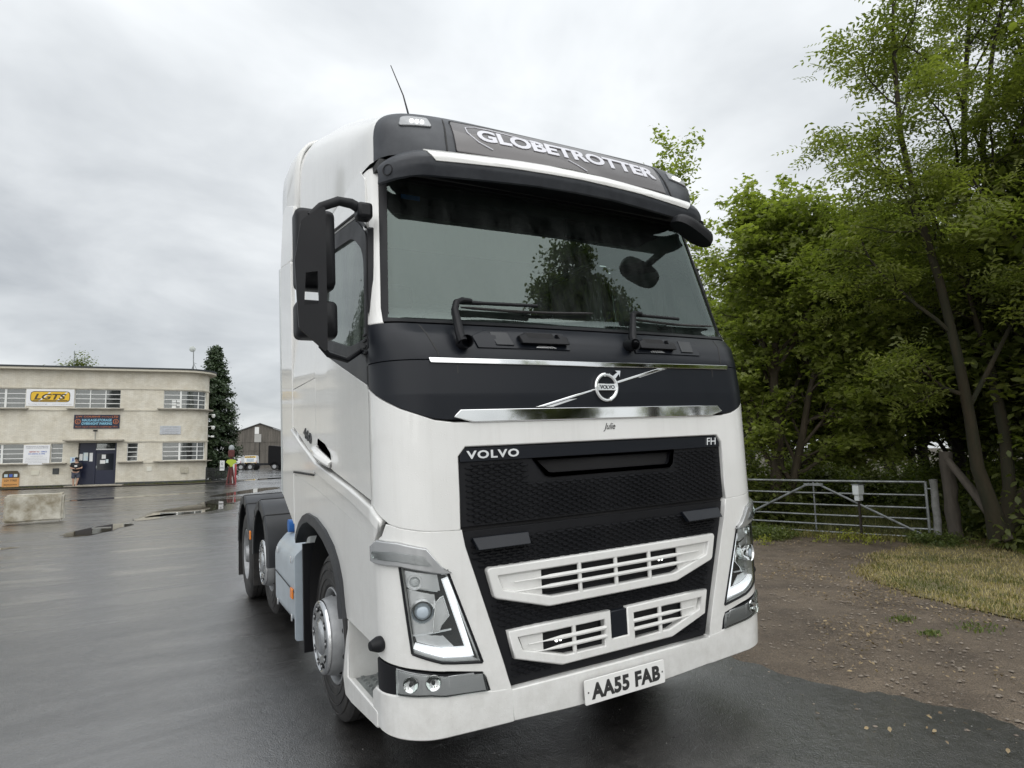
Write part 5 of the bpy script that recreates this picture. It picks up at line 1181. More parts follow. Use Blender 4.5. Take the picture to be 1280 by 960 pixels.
mb = MB(); mb.prism([(.035, 1.985), (.052, 1.968), (.088, 2.004), (.092, 1.985), (.1, 2.022), (.062, 2.022), (.079, 2.013)], lambda a, b, d: Vector((a, yl-d, b)), .004, .018)
mb.build('badge_arrow', CHROME, badge)
mb = MB(); mb.box((0, yl-.014, LZ), (.128, .016, .036)); bb = mb.build('badge_bar', CHROME, badge, bevel=.002)
text('badge_lettering', 'VOLVO', .098, .022, lambda a, b, d: Vector((a, yl-.0222-.0014*d, LZ+b)), BELT, badge, bold=.02)
text('nameplate_lettering', 'Julie', .082, .045, lambda a, b, d: F(.01+a, 1.712+b)+Vector((0, -.002*d, 0)), DECALD, T_, shear=.45)

# ---- upper grille
def FO(o): return lambda a, b: F(a, b)+Vector((0, o, 0))
slot = [(-.455, 1.558), (.465, 1.558), (.452, 1.50), (.435, 1.486), (-.36, 1.486), (-.385, 1.492)]
up = [(-.882, 1.262), (.882, 1.262), (.882, 1.60), (.852, 1.640), (-.852, 1.640), (-.882, 1.60)]
ug = panel('upper_grille', up, FO(.022), BLACKP, T_, holes=[slot], us=[-.5, 0, .5], zs=[1.45], thick=.03, cham=.004)
panel('grille_top_bar', [(-.872, 1.572), (.872, 1.572), (.872, 1.598), (.848, 1.632), (-.848, 1.632), (-.872, 1.598)], FO(.022), BELT, ug, us=[-.5, 0, .5], off=.012, thick=.012, cham=.004)
mb = MB()
mb.prism([(-.475, 1.572), (.485, 1.572), (.468, 1.492), (.44, 1.470), (-.36, 1.470), (-.40, 1.482)], lambda a, b, d: F(a, b)+Vector((0, .022-d, 0)), -.01, .012)
# rim of the intake as a frame: built as a panel with a hole
fr = panel('intake_frame', [(-.478, 1.572), (.488, 1.572), (.470, 1.49), (.442, 1.468), (-.365, 1.468), (-.405, 1.478)], FO(.022), BLACKP, ug, holes=[slot], off=.010, thick=.08, cham=.003)
MB().box((0, .075, 1.522), (.95, .02, .11)).build('intake_back', BLACKHOLE, ug)
MB().box((.035, .03, 1.522), (.085, .05, .075)).build('intake_divider', BLACKP, ug, bevel=.004)
def scales(regions_test, x0, x1, z0, z1, yoff, cw=.060, ch=.0140):
    mb = MB(); row = 0; z = z0
    while z < z1:
        x = x0+(cw/2 if row % 2 else 0)
        while x < x1:
            if regions_test(x, z):
                hw = cw*.5; hh = ch*.56
                o = [(-hw, 0), (-hw*.5, -hh), (hw*.5, -hh), (hw, 0), (hw*.5, hh), (-hw*.5, hh)]
                P = [F(x+a, z+b)+Vector((0, yoff-.0005, 0)) for a, b in o]
                ins = [(-hw*.80, -.0012), (-hw*.42, -hh*.66), (hw*.42, -hh*.66), (hw*.80, -.0012), (hw*.42, hh*.42), (-hw*.42, hh*.42)]
                dy = [.0, -.009, -.009, .0, .006, .006]
                Q = [F(x+a, z+b)+Vector((0, yoff-.001+dy[i], 0)) for i, (a, b) in enumerate(ins)]
                mb.add(P+Q, [(i, (i+1) % 6, 6+(i+1) % 6, 6+i) for i in range(6)]+[(6, 7, 8, 9), (6, 9, 10, 11)])
            x += cw*.99
        z += ch*.98; row += 1
    return mb
def t_up(x, z):
    if abs(x) > .845 or z < 1.278 or z > 1.560: return False
    if z > 1.455 and -.50 < x < .51: return False
    return True
scales(t_up, -.85, .87, 1.278, 1.565, .022).build('grille_mesh', BLACKP, ug, recalc=False, kind='stuff', sharp=20)

# ---- lower fascia (white) around the lamps, both sides
arch = [(2.59-.02, .74), (2.595, .80), (2.625, .93), (2.70, 1.03), (2.80, 1.105), (2.995, 1.180), (3.24, 1.232), (3.50, 1.245), (3.66, 1.215), (3.80, 1.16), (3.90, 1.09), (3.955, 1.03)]
fas = [(.885, 1.248), (.872, 1.17), (.807, .954), (.735, .715), (.667, .485), (.770, .490), (.790, .560), (.81, .592), (.99, .628), (1.3, .652), (1.58, .668), (2.0, .690), (2.1, .722)]+arch+[
        (4.06, 1.01), (4.06, 1.495), (3.26, 1.412), (2.6, 1.318), (1.95, 1.212), (1.78, 1.243), (1.70, 1.297), (1.63, 1.293), (1.48, 1.277), (1.2, 1.258)]
lensP = rnd([(.968, 1.078), (.812, .634), (1.385, .722), (1.505, 1.112)], [.01, .02, .02, .01])
for s in (-1, 1):
    o_ = fas if s > 0 else mir(fas); h_ = lensP if s > 0 else mir(lensP)
    panel('lower_fascia', o_, F, WHITE, T_, holes=[h_], us=UG, zs=[.8, .9, 1.0, 1.1, 1.2, 1.4], thick=.04, cham=.005)
    # swoosh strip along the door foot
    sw = [(1.765, 1.318), (2.0, 1.372), (2.377, 1.445), (2.8, 1.513), (3.21, 1.578), (3.7, 1.72), (4.06, 1.84), (4.06, 1.505), (3.26, 1.420), (2.6, 1.326), (1.96, 1.222)]
    sw = sw if s > 0 else mir(sw)
    panel('sill_moulding', sw, F, WHITE, T_, us=UG, off=.004, thick=.03, cham=.006)
    rd = [(1.765, 1.312), (2.0, 1.368), (2.377, 1.441), (2.8, 1.509), (3.21, 1.574), (3.7, 1.716), (4.06, 1.836), (4.06, 1.79), (3.7, 1.67), (3.21, 1.53), (2.8, 1.462), (2.377, 1.395), (2.0, 1.32), (1.80, 1.28)]
    rd = rd if s > 0 else mir(rd)
    panel('sill_ridge', rd, F, WHITE, T_, us=UG, off=.022, thick=.02, cham=.014)

SIGM = mat('signal_housing', (.46, .47, .475), .22, metal=.6, coat=.6)
# ---- head lamps
def strip_between(a, b, off, m, name, par, s, thick=.01, cham=.002):
    pts = a+b[::-1]
    pts = pts if s > 0 else mir(pts)
    return panel(name, pts, F, m, par, us=UG, off=off, thick=thick, cham=cham)
for s in (-1, 1):
    M_ = (lambda p: p) if s > 0 else mir
    bowl = panel('headlight', M_([(.955, 1.09), (.80, .620), (1.40, .712), (1.52, 1.125)]), F, LAMPR, T_, us=UG, off=-.050, thick=.02, flip=1)
    # housing walls
    mb = MB(); L = lensP if s > 0 else mir(lensP)
    for i in range(len(L)):
        a, b = L[i], L[(i+1) % len(L)]
        def q(p, d):
            P0 = F(*p); n = (Vector(F(p[0]+.01, p[1]))-Vector(F(p[0]-.01, p[1]))).cross(Vector((0, 0, 1))).normalized(); return P0+n*d
        mb.add([q(a, .0), q(b, .0), q(b, -.052), q(a, -.052)], [(0, 1, 2, 3)])
    mb.build('lamp_bezel', LAMPR, bowl, recalc=False)
    def FQ(u, z, d=0):
        u = s*u; P0 = F(u, z); n = (F(u+.01, z)-F(u-.01, z)).cross(Vector((0, 0, 1))).normalized()
        if n.dot(Vector((s*.3, -1, 0))) < 0: n = -n
        return P0+n*d, n
    # alloy reflector floor pieces
    for k, (pp, dd, mm) in enumerate([
        ([(1.02, 1.055), (1.00, .985), (1.455, 1.02), (1.475, 1.085)], -.022, LAMPR),
        ([(1.06, .965), (1.02, .80), (1.39, .80), (1.45, 1.0)], -.034, LAMPR),
        ([(.985, .955), (.96, .865), (1.03, .80), (1.12, .80), (1.06, .93)], -.018, CHROME),
        ([(.99, .775), (.94, .72), (1.34, .765), (1.375, .80)], -.034, LAMPR)]):
        panel('reflector', M_(pp), F, mm, bowl, us=UG, off=dd, thick=.02, cham=.006)
    # reflector bowls and projector
    for (u, z, r, d, nm) in ((1.33, 1.035, .036, -.02, 'reflector_bowl'), (1.24, .903, .050, .0, 'projector_ring')):
        P0, n = FQ(u, z, d); q = n.to_track_quat('X', 'Z').to_matrix().to_4x4(); q.translation = P0
        mb = MB(); mb.lathe([(-.03, r*.72), (-.012, r*.80), (.004, r*.98), (.008, r), (-.03, r*1.06)], 28)
        mb.v = [tuple(q @ Vector(v)) for v in mb.v]
        mb.build(nm, CHROME if r > .03 else AMBER, bowl)
        mb = MB(); pr = [(-.012+.020*math.cos(t*PI/2/6), r*.74*math.sin(t*PI/2/6)+1e-4) for t in range(7)]
        mb.lathe(pr, 24); mb.v = [tuple(q @ Vector(v)) for v in mb.v]
        mb.build('projector_lens', CLEAR if r < .04 else GREYT, bowl)
    # dividing ribs
    for (a, b) in (((1.02, .982), (1.465, 1.018)), ((.95, .80), (1.40, .795))):
        pts = [FQ(a[0]+(b[0]-a[0])*t/8, a[1]+(b[1]-a[1])*t/8, -.03)[0] for t in range(9)]
        MB().tube(pts, .005, 6).build('lamp_rib', LAMPR, bowl)
    # lit V of the daytime lamp
    drl = [(.958, 1.035), (.982, 1.030), (.882, .708), (1.36, .757), (1.382, .737), (1.37, .724), (.85, .668)]
    panel('daytime_lamp', M_(drl), F, LEDW, bowl, us=UG, off=-.012, thick=.03, cham=.004)
    panel('lamp_foot', M_([(.822, .642), (.86, .662), (1.38, .738), (1.385, .72)]), F, LAMPR, bowl, us=UG, off=-.008, thick=.03, cham=.003)
    panel('lamp_glass', M_([(.964, 1.075), (.816, .638), (1.383, .724), (1.501, 1.108)]), F, CLEAR, bowl, us=UG, off=.003, thick=.003, cham=.001)
    # black seal round the lens
    for k, (a, b) in enumerate(((( .968, 1.078), (.812, .634)), ((.812, .634), (1.385, .722)), ((1.385, .722), (1.505, 1.112)))):
        pts = [FQ(a[0]+(b[0]-a[0])*t/8, a[1]+(b[1]-a[1])*t/8, .0)[0] for t in range(9)]
        MB().tube(pts, .007, 6).build('lamp_seal', BLACKP, bowl)
    # indicator / position lamp hooked over the top
    sg = panel('turn_signal', M_([(1.99, 1.195), (1.82, 1.222), (1.5, 1.213), (1.17, 1.180), (.955, 1.066), (1.2, 1.092), (1.5, 1.120), (1.99, 1.128)]), F, SIGM, T_, us=UG, off=.024, thick=.05, cham=.009)
    panel('signal_lens', M_([(1.90, 1.175), (1.5, 1.178), (1.20, 1.150), (1.12, 1.108), (1.5, 1.140), (1.90, 1.148)]), F, CLEAR, sg, us=UG, off=.030, thick=.008, cham=.003)
    # fog lamps
    fh = panel('fog_lamp', M_([(2.03, .668), (1.6, .655), (1.2, .628), (.80, .588), (.775, .494), (1.18, .528), (1.6, .538), (2.03, .53)]), F, BLACKP, T_, us=UG, off=-.004, thick=.05, cham=.004)
    panel('fog_bezel', M_([(1.62, .654), (1.2, .622), (.815, .580), (.80, .505), (1.18, .536), (1.62, .546)]), F, SIGM, fh, us=UG, off=-.001, thick=.01, cham=.002)
    for (u0, u1) in ((1.56, 1.30), (1.26, 1.02), (.98, .86)):
        z = lambda u, k: (.545+(u-1)*.006 if k == 0 else .60+(u-1)*.075)
        panel('reflector', M_([(u0, z(u0, 1)), (u1, z(u1, 1)), (u1-.02, z(u1, 0)), (u0, z(u0, 0))]), F, SIGM, fh, us=UG, off=.001, thick=.01, cham=.006)
    for u in (1.42, 1.15):
        P0, n = FQ(u, .588, .006); q = n.to_track_quat('X', 'Z').to_matrix().to_4x4(); q.translation = P0
        mb = MB(); mb.lathe([(-.004, .0001), (-.003, .014), (.001, .026), (.005, .034), (.0, .036)], 24); mb.v = [tuple(q @ Vector(v)) for v in mb.v]; mb.build('reflector_bowl', CHROME, fh)
        mb = MB(); mb.lathe([(.010, .0001), (.006, .007), (-.002, .009)], 12); mb.v = [tuple(q @ Vector(v)) for v in mb.v]; mb.build('bulb', BLACKP, fh)
    panel('fog_lens', M_([(1.60, .648), (1.2, .620), (.812, .580), (.795, .503), (1.18, .535), (1.60, .545)]), F, CLEAR, fh, us=UG, off=.014, thick=.01, cham=.004)

# ---- bumper: two corners and a centre
for s in (-1, 1):
    bp = [(.668, .480), (.72, .484), (.78, .489), (1.0, .505), (1.18, .518), (1.58, .529), (2.06, .522), (2.10, .50), (2.10, .378), (2.05, .364), (1.6, .352), (1.2, .342), (.66, .332)]
    panel('bumper_corner', bp if s > 0 else mir(bp), F, WHITE, T_, us=UG, off=.004, thick=.07, cham=.010)
panel('bumper_centre', [(-.662, .472), (.662, .472), (.652, .334), (.3, .322), (-.3, .322), (-.652, .334)], F, WHITE, T_, us=[-.4, 0, .4], off=.004, thick=.07, cham=.010)
pl = panel('number_plate', rnd([(-.263, .324), (.263, .324), (.263, .440), (-.263, .440)], .008), lambda a, b: Vector((a, -.058, b)), PLATE, T_, thick=.008, cham=.002)
text('plate_lettering', 'AA55 FAB', .455, .079, lambda a, b, d: Vector((a+.002, -.0585-.001*d, .382+b)), DECALD, pl, bold=.045, spacing=1.08)
for s in (-1, 1): MB().lathe([(-.0595, .0001), (-.0595, .005)], 8, 'y', (s*.245, 0, .382)).build('plate_screw', DECALD, pl)
mb = MB(); mb.box((0, -.03, .382), (.50, .05, .09)); mb.build('plate_bracket', BLACKP, T_)

# ---- lower grille
lg = [(-.875, 1.236), (.875, 1.236), (.862, 1.17), (.797, .954), (.725, .715), (.660, .492), (-.660, .492), (-.725, .715), (-.797, .954), (-.862, 1.17)]
def hexopen(x0, x1, z0, z1): return [(x0, z0), (x1, z0), (x1, z1), (x0, z1)]
G1H = hexopen(-.47, .47, .888, 1.012)
G2A = hexopen(-.47, -.11, .596, .708); G2B = hexopen(.11, .47, .596, .708)
lgp = panel('lower_grille', lg, FO(.030), BLACKP, T_, holes=[G1H, G2A, G2B], us=[-.5, 0, .5], zs=[.8, 1.1], thick=.03, cham=.004)
MB().box((0, .10, .86), (1.5, .02, .75)).build('grille_back', BLACKHOLE, lgp)
panel('grille_top_recess', [(-.872, 1.205), (.872, 1.205), (.880, 1.250), (-.880, 1.250)], FO(.055), BLACKHOLE, lgp, thick=.01)
def t_lo(x, z):
    hw = float(np.interp(z, [.49, .715, .954, 1.17, 1.236], [.64, .70, .775, .84, .85]))
    if abs(x) > hw-.02 or z < .53 or z > 1.19: return False
    def inslot(w, zt, zb, hwid):
        if z > zt+.012 or z < zb-.016: return False
        f = 1 if z > zb+.08 else .6+.4*max(0, (z-zb)/.08)
        return abs(x) < hwid*f+.03
    if inslot(0, 1.05, .838, .76) or inslot(0, .74, .543, .655): return False
    return True
scales(t_lo, -.86, .87, .53, 1.19, .030).build('grille_mesh', BLACKP, lgp, recalc=False, kind='stuff', sharp=20)
for s in (-1, 1):    # step flaps under the upper grille
    mb = MB(); c = s*.672
    P = [F(c-.152*1, 1.207), F(c+.152, 1.207), F(c+.140, 1.152), F(c-.140, 1.152)]
    a = [p+Vector((0, .012, 0)) for p in P[:2]]+[p+Vector((0, -.03, 0)) for p in P[2:]]
    b = [p+Vector((0, .03, -.004)) for p in a]
    mb.add(a+b, [(0, 1, 2, 3), (4, 7, 6, 5), (0, 4, 5, 1), (1, 5, 6, 2), (2, 6, 7, 3), (3, 7, 4, 0)])
    mb.build('step_flap', BELT, lgp, bevel=.004)
def trim_slot(name, out_, inn_, y, par):
    f = lambda a, b: F(a, b)+Vector((0, y, 0))
    return panel(name, rnd(out_, .012), f, WHITE, par, holes=[rnd(inn_, .008)], us=[-.5, 0, .5], off=.022, thick=.045, cham=.010)
o1 = [(-.755, 1.050), (.755, 1.050), (.722, .918), (.43, .838), (-.43, .838), (-.722, .918)]
i1 = [(-.715, 1.022), (.715, 1.022), (.688, .940), (.41, .868), (-.41, .868), (-.688, .940)]
g1 = trim_slot('grille_trim_upper', o1, i1, .018, T_)
o2 = [(-.660, .742), (.660, .742), (.632, .620), (.37, .543), (-.37, .543), (-.632, .620)]
i2a = [(-.622, .716), (-.095, .716), (-.095, .572), (-.35, .572), (-.598, .642)]
i2b = [(a*-1, b) for a, b in i2a][::-1]
# lower trim: two trims joined by the lower bar, dark cover plate between
o2f = [(-.660, .742), (-.062, .742), (-.062, .598), (.062, .598), (.062, .742), (.660, .742), (.632, .620), (.37, .543), (-.37, .543), (-.632, .620)]
g2 = panel('grille_trim_lower', o2f, lambda a, b: F(a, b)+Vector((0, .018, 0)), WHITE, T_, holes=[i2a, i2b], us=[-.5, .5], off=.022, thick=.045, cham=.010)
MB().box((0, .0, .672), (.118, .05, .140)).build('sensor_cover', BELT, g2, bevel=.006)
for (g, zc0, zc1, xo, xi, bars, vx) in ((g1, .868, 1.022, .70, .46, (.927, .974), (-.235, 0, .235)), (g2, .572, .716, .60, .47, (.625, .668), (-.29, .29))):
    for s in (-1, 1):
        f = lambda a, b: F(a, b)+Vector((0, .018, 0))
        zl = .94 if g is g1 else .642
        e = [(s*xi, zc1+.01), (s*(xo+.01), zc1+.01), (s*(xo-.02), zl), (s*xi, zc0-.004)]
        if s > 0: e = e[::-1]
        panel('trim_wing', e, f, WHITE, g, off=.002, thick=.01, cham=.002)
    spans = [(-.46-.16, .46+.16)] if g is g1 else [(-.56, -.09), (.09, .56)]
    for z in bars:
        for (a, b) in spans:
            xs = arr(a, b, .1); pts = [F(x, z)+Vector((0, .002, 0)) for x in xs]
            rr = [.010 if min(abs(x-a), abs(x-b)) > .12 or (g is g2 and abs(x) < .2) else .003 for x in xs]
            MB().tube(pts, rr, 8, flat=1.1).build('louvre_bar', WHITE, g)
    for x in vx:
        MB().tube([F(x, zc0-.002)+Vector((0, .008, 0)), F(x, zc1+.002)+Vector((0, .008, 0))], .0115, 8).build('louvre_post', WHITE, g)
    if g is g2:
        for x in (-.085, .085): MB().box((x, .004, .645), (.022, .035, .15)).build('louvre_post', WHITE, g, bevel=.004)
for (x, z, lit) in ((-.35, .955, 0), (-.13, .955, 0), (.12, .955, 1), (.35, .955, 1), (-.36, .645, 1), (-.19, .650, 1), (.19, .650, 1), (.36, .650, 1)):
    mb = MB(); y = F(x, z).y+.045
    for d in (-.012, .012): mb.lathe([(y-.006, .0001), (y-.004, .007), (y, .009)], 12, 'y', (x+d, 0, z))
    mb.build('marker_led', LEDS if lit else CLEAR, g1 if z > .8 else g2)
    MB().box((x, F(x, z).y+.06, z), (.055, .02, .026)).build('led_holder', BLACKP, g1 if z > .8 else g2)
text('maker_lettering', 'VOLVO', .285, .040, lambda a, b, d: F(-.70+a, 1.602+b)+Vector((0, .010-.006*d, 0)), CHROME, T_, bold=.03, spacing=1.15)
text('model_lettering', 'FH', .082, .042, lambda a, b, d: F(.80+a, 1.605+b)+Vector((0, .010-.006*d, 0)), CHROME, T_, shear=.1, spacing=.95)

# ---- scuttle details: wash steps and wipers
for s, x0, x1 in ((-1, -.735, -.19), (1, .255, .78)):
    st = empty('scuttle_step', (0, 0, 0), 0, T_)
    fpo = lambda a, b, d: F(a, b)+Vector((0, -d, 0))
    mb = MB(); mb.prism([(x0, 2.135), (x1, 2.135), (x1, 2.235), (x1-.04, 2.24), (x0+.1, 2.24), (x0, 2.20)], fpo, -.01, .008)
    base_ = mb.build('step_surround', BELT, st, bevel=.004)
    sq = x0+.15 if s < 0 else x1-.12
    MB().prism([(sq-.04, 2.152), (sq+.06, 2.152), (sq+.06, 2.228), (sq-.04, 2.228)], fpo, .006, .013).build('step_pad', DARKG, st, bevel=.003)
    a, b = (x0+.25, x1-.01) if s < 0 else (x0+.03, x1-.22)
    MB().prism([(a+.06, 2.195), (b-.06, 2.195), (b-.06, 2.232), (a+.06, 2.232)], fpo, .006, .0095).build('step_recess', BLACKHOLE, st)
    MB().prism([(a, 2.162), (b, 2.162), (b, 2.205), (b-.05, 2.225), (b-.05, 2.195), (a+.05, 2.195), (a+.05, 2.225), (a, 2.205)], fpo, .006, .036).build('step_bar', BLACKP, st, bevel=.004)
    MB().prism([(a+.08, 2.142), (b-.08, 2.142), (b-.10, 2.153), (a+.10, 2.153)], fpo, .006, .012).build('step_slot', BRUSH, st)
st_names = [o for o in T_.children if o.name.startswith('scuttle_step')]
def WSp(x, z, d=.0):
    p = F(x, z); return p+Vector((0, -.97*d, .24*d))
for (px, pz, ex, ez, bx0, bx1, bz0, bz1) in ((-.825, 2.155, -.775, 2.345, -.72, .07, 2.372, 2.388), (.225, 2.175, .28, 2.345, .33, 1.0, 2.372, 2.368)):
    w = MB().tube([F(px, pz)+Vector((0, -.05, 0)), F(px+.01, pz+.05)+Vector((0, -.055, 0)), WSp(ex-.012, ez-.04, .10), WSp(ex, ez, .10), WSp(ex+.035, ez+.022, .085), WSp(ex+.09, ez+.028, .07)], [.026, .024, .019, .018, .016, .013], 10)
    wo = w.build('wiper_arm', BLACKP, T_, bevel=0)
    MB().lathe([(-.045, .030), (-.05, .033), (.03, .036)], 16, 'y', (px, F(px, pz).y-.02, pz)).build('wiper_pivot', BLACKP, wo)
    n_ = 10
    pts = [WSp(bx0-.02+(bx1-bx0)*.55*t/n_, bz0+(bz1-bz0)*.55*t/n_, .052) for t in range(n_+1)]
    MB().tube(pts, [.012]*3+[.010]*8, 8).build('wiper_link', BLACKP, wo)
    pts = [WSp(bx0+(bx1-bx0)*t/12, bz0-.016+(bz1-bz0)*t/12-.012*math.sin(PI*t/12)+.006, .018) for t in range(13)]
    MB().tube(pts, [.004]+[.008]*11+[.004], 6).build('wiper_blade', RUBBER, wo)

# ---- windscreen
glz = rnd([(-1.315, 2.300), (1.315, 2.300), (1.245, 3.12), (-1.245, 3.12)], [.07, .07, .03, .03], 5)
ZW = [2.35, 2.45, 2.6, 2.75, 2.9, 3.05]
ws = panel('windscreen', [(-1.47, 2.275), (1.47, 2.275), (1.43, 3.17), (-1.43, 3.17)], F, BLACKP, T_, holes=[glz], us=UG, zs=ZW, thick=.03, cham=.002, off=.0)
g = panel('screen_glass', [(-1.345, 2.285), (1.345, 2.285), (1.28, 3.14), (-1.28, 3.14)], F, WSGLASS, ws, us=UG, zs=ZW, thick=.002, cham=.0005, off=-.004)
# pillars
for s in (-1, 1):
    p_ = [(1.475, 2.272), (1.95, 2.272), (1.99, 2.5), (2.0, 2.8), (1.97, 3.12), (1.9, 3.16), (1.44, 3.19)]
    panel('screen_pillar', p_ if s > 0 else mir(p_), F, WHITE, T_, us=UG, zs=ZW, thick=.05, cham=.006)

# ---- side: doors, windows, sleeper flank
for s in (-1, 1):
    Sd = S(s); fl = -1 if s < 0 else 1
    def P(name, poly, m, par=T_, **k):
        return panel(name, poly, Sd, m, par, flip=s, **k)
    y0d = .315
    door = P('door', [(.235, 1.405), (.6, 1.470), (1.0, 1.540), (1.455, 1.625), (1.455, 2.372), (1.28, 2.312), (1.12, 2.236), (.755, 2.118), (.235, 1.955)], WHITE, zs=[1.7, 2.0, 2.2, 2.3], us=[.6, 1.0], thick=.03, cham=.004)
    P('door_post', [(1.33, 2.335), (1.455, 2.38), (1.455, 3.14), (1.30, 3.09), (1.36, 3.0)], WHITE, door, zs=ZS, thick=.03, cham=.003)
    P('door_belt', [(.235, 1.962), (.755, 2.126), (1.12, 2.244), (1.28, 2.32), (1.28, 2.345), (.60, 2.205), (.235, 2.205)], BELT, door, zs=[2.1, 2.2, 2.3], thick=.03, cham=.003)
    gp = rnd([(.262, 2.200), (.58, 2.205), (1.265, 2.375), (1.285, 2.91), (1.20, 2.925), (.63, 2.845), (.385, 2.69)], [.03, .1, .04, .05, .08, .1, .10])
    wf = P('side_window', rnd([(.225, 2.150), (.60, 2.160), (1.33, 2.33), (1.345, 3.03), (1.22, 3.03), (.595, 2.935), (.355, 2.775)], [.01, .05, .02, .05, .1, .1, .05]), BLACKP, T_, holes=[gp], zs=ZS, off=.004, thick=.03, cham=.003)
    P('pane', [(.24, 2.175), (.60, 2.185), (1.30, 2.35), (1.31, 2.96), (1.20, 2.97), (.61, 2.885), (.365, 2.72)], SIDEGLASS, wf, zs=ZS, off=-.012, thick=.002, cham=.0005)
    P('cab_side_upper', [(.365, 2.80), (.585, 2.952), (1.21, 3.042), (1.30, 3.10), (1.455, 3.155), (2.26, 3.155), (2.26, 3.20), (.56, 3.20), (.46, 3.12)], WHITE, off=.001, zs=ZS, us=[1.0], thick=.03, cham=.004)
    P('cab_side_rear', [(1.465, 2.15), (2.26, 2.15), (2.26, 3.148), (1.465, 3.148)], WHITE, zs=ZS, thick=.03, cham=.004)
    P('locker_door', [(1.465, 1.60), (1.9, 1.745), (2.26, 1.865), (2.26, 2.142), (1.465, 2.142)], WHITE, thick=.03, cham=.003)
    P('lower_locker', [(1.48, 1.518), (2.26, 1.530), (2.26, 1.80), (1.9, 1.69), (1.505, 1.56)], WHITE, off=.016, thick=.04, cham=.004)
    P('shut_line', [(1.50, 1.502), (2.20, 1.512), (2.20, 1.520), (1.50, 1.510)], SEAMG, off=.0175, thick=.01, cham=.001)
    # handle
    hr = P('door_handle', rnd([(1.04, 1.555), (1.06, 1.64), (1.20, 1.70), (1.41, 1.745), (1.425, 1.67), (1.39, 1.60), (1.25, 1.575)], .02), DARKG, T_, off=.001, thick=.005, cham=.001)
    pts = [Sd(y, z)+Vector((s*d, 0, 0)) for y, z, d in ((1.41, 1.675, .004), (1.37, 1.665, .028), (1.22, 1.635, .036), (1.09, 1.60, .026), (1.05, 1.575, .004))]
    MB().tube(pts, [.026, .030, .032, .028, .022], 10).build('handle_grip', WHITE, hr)
    if s < 0:
        text('model_lettering', '460', .26, .075, lambda a, b, d: Sd(1.72-a, 1.775+b-.25*a*-1*-1)+Vector((-.006*d, 0, 0)), DARKG, T_, bold=.02)
    # mirror hinge ribs on the pillar foot
    for k in range(4):
        MB().box(Sd(.27, 2.13+.03*k)+Vector((s*.004, 0, 0)), (.012, .05, .012)).build('vent_rib', BLACKP, T_, bevel=.002)
    # door-top rain strip
    MB().tube([Sd(.355, 2.81)+Vector((s*.006, 0, 0)), Sd(.58, 2.965)+Vector((s*.008, 0, 0)), Sd(1.21, 3.055)+Vector((s*.008, 0, 0)), Sd(1.36, 3.11)+Vector((s*.006, 0, 0))], .007, 6).build('rain_strip', BLACKP, T_)
    MB().tube([Sd(y_, z_)+Vector((-s*.03, 0, 0)) for y_, z_ in ((.235, 2.16), (.30, 2.5), (.365, 2.79), (.59, 2.945), (1.215, 3.038), (1.34, 3.06), (1.37, 2.7), (1.36, 2.34))], .030, 6).build('light_leak_seal', BLACKP, door)  # black tube added inside to stop light leaking round the window frame
    # wheel-arch lip
    la = [(y-(1.785), z) for y, z in arch]
    lipo = [(y-1.785+.0, z) for y, z in arch]; C_ = Vector((1.37, .62))
    inn = []
    for y, z in lipo:
        v = Vector((y, z))-C_; v = v*(1-.065/v.length); inn.append(tuple(C_+v))
    mbl_ = MB(); nl = len(lipo)
    for (a_, b_), (c_, d_) in zip(lipo, inn):
        for (yy, zq, dx) in ((a_, b_, -.02), (a_, b_, .018), (c_, d_, .024), (c_, d_, -.14)): mbl_.v.append((s*(1.24+dx), yy, zq))
    for i_ in range(nl-1):
        for j_ in range(3): mbl_.f.append((i_*4+j_, i_*4+j_+1, (i_+1)*4+j_+1, (i_+1)*4+j_))
    mbl_.build('arch_lip', DARKG, T_, sharp=50)

# rear wall, roof
mb = MB(); mb.box((0, 2.25, 2.12), (2.34, .04, 2.1)); mb.build('rear_wall', WHITE, T_, bevel=.02)
secs = [(.17, .84, .05, 3.6), (.185, .90, .10, 3.6), (.21, .97, .165, 3.8), (.24, 1.03, .22, 4), (.28, 1.085, .27, 5), (.33, 1.12, .31, 5.5), (.42, 1.148, .36, 5.5), (.55, 1.158, .42, 5.5), (.75, 1.163, .52, 5.5), (1.0, 1.166, .64, 5.6), (1.3, 1.168, .76, 6), (1.7, 1.168, .88, 7), (2.0, 1.168, .97, 8), (2.26, 1.168, 1.03, 8)]
def roof_pt(y, k, K=28, out=0):
    ys = [a[0] for a in secs]; w = float(np.interp(y, ys, [a[1] for a in secs]))+out; h = float(np.interp(y, ys, [a[2] for a in secs]))+out; n = float(np.interp(y, ys, [a[3] for a in secs]))
    t = PI*k/K; c, s_ = math.cos(t), math.sin(t)
    return Vector((-w*math.copysign(abs(c)**(2/n), c), y, 3.19+h*abs(s_)**(2/n)))
def cap_y(x, z):
    ys = [a[0] for a in secs]; lo, hi = .17, 1.2
    for _ in range(30):
        y = (lo+hi)/2; w, h, n = [float(np.interp(y, ys, [a[k] for a in secs])) for k in (1, 2, 3)]
        if (min(abs(x), 2)/w)**n+(max(z-3.19, 0)/h)**n > 1: lo = y
        else: hi = y
    return lo
def roof_part(ys, name, m, out=0, cap0=False, bot=None):
    K = 40; mb = MB()
    for y in ys:
        for k in range(K+1): mb.v.append(tuple(roof_pt(y, k, K, out)))
    for i in range(len(ys)-1):
        for k in range(K): mb.f.append((i*(K+1)+k, (i+1)*(K+1)+k, (i+1)*(K+1)+k+1, i*(K+1)+k+1))
    if cap0: mb.f.append(tuple(range(K+1)))
    mb.f.append(tuple((len(ys)-1)*(K+1)+k for k in range(K+1)))
    return mb.build(name, m, T_, sharp=50)
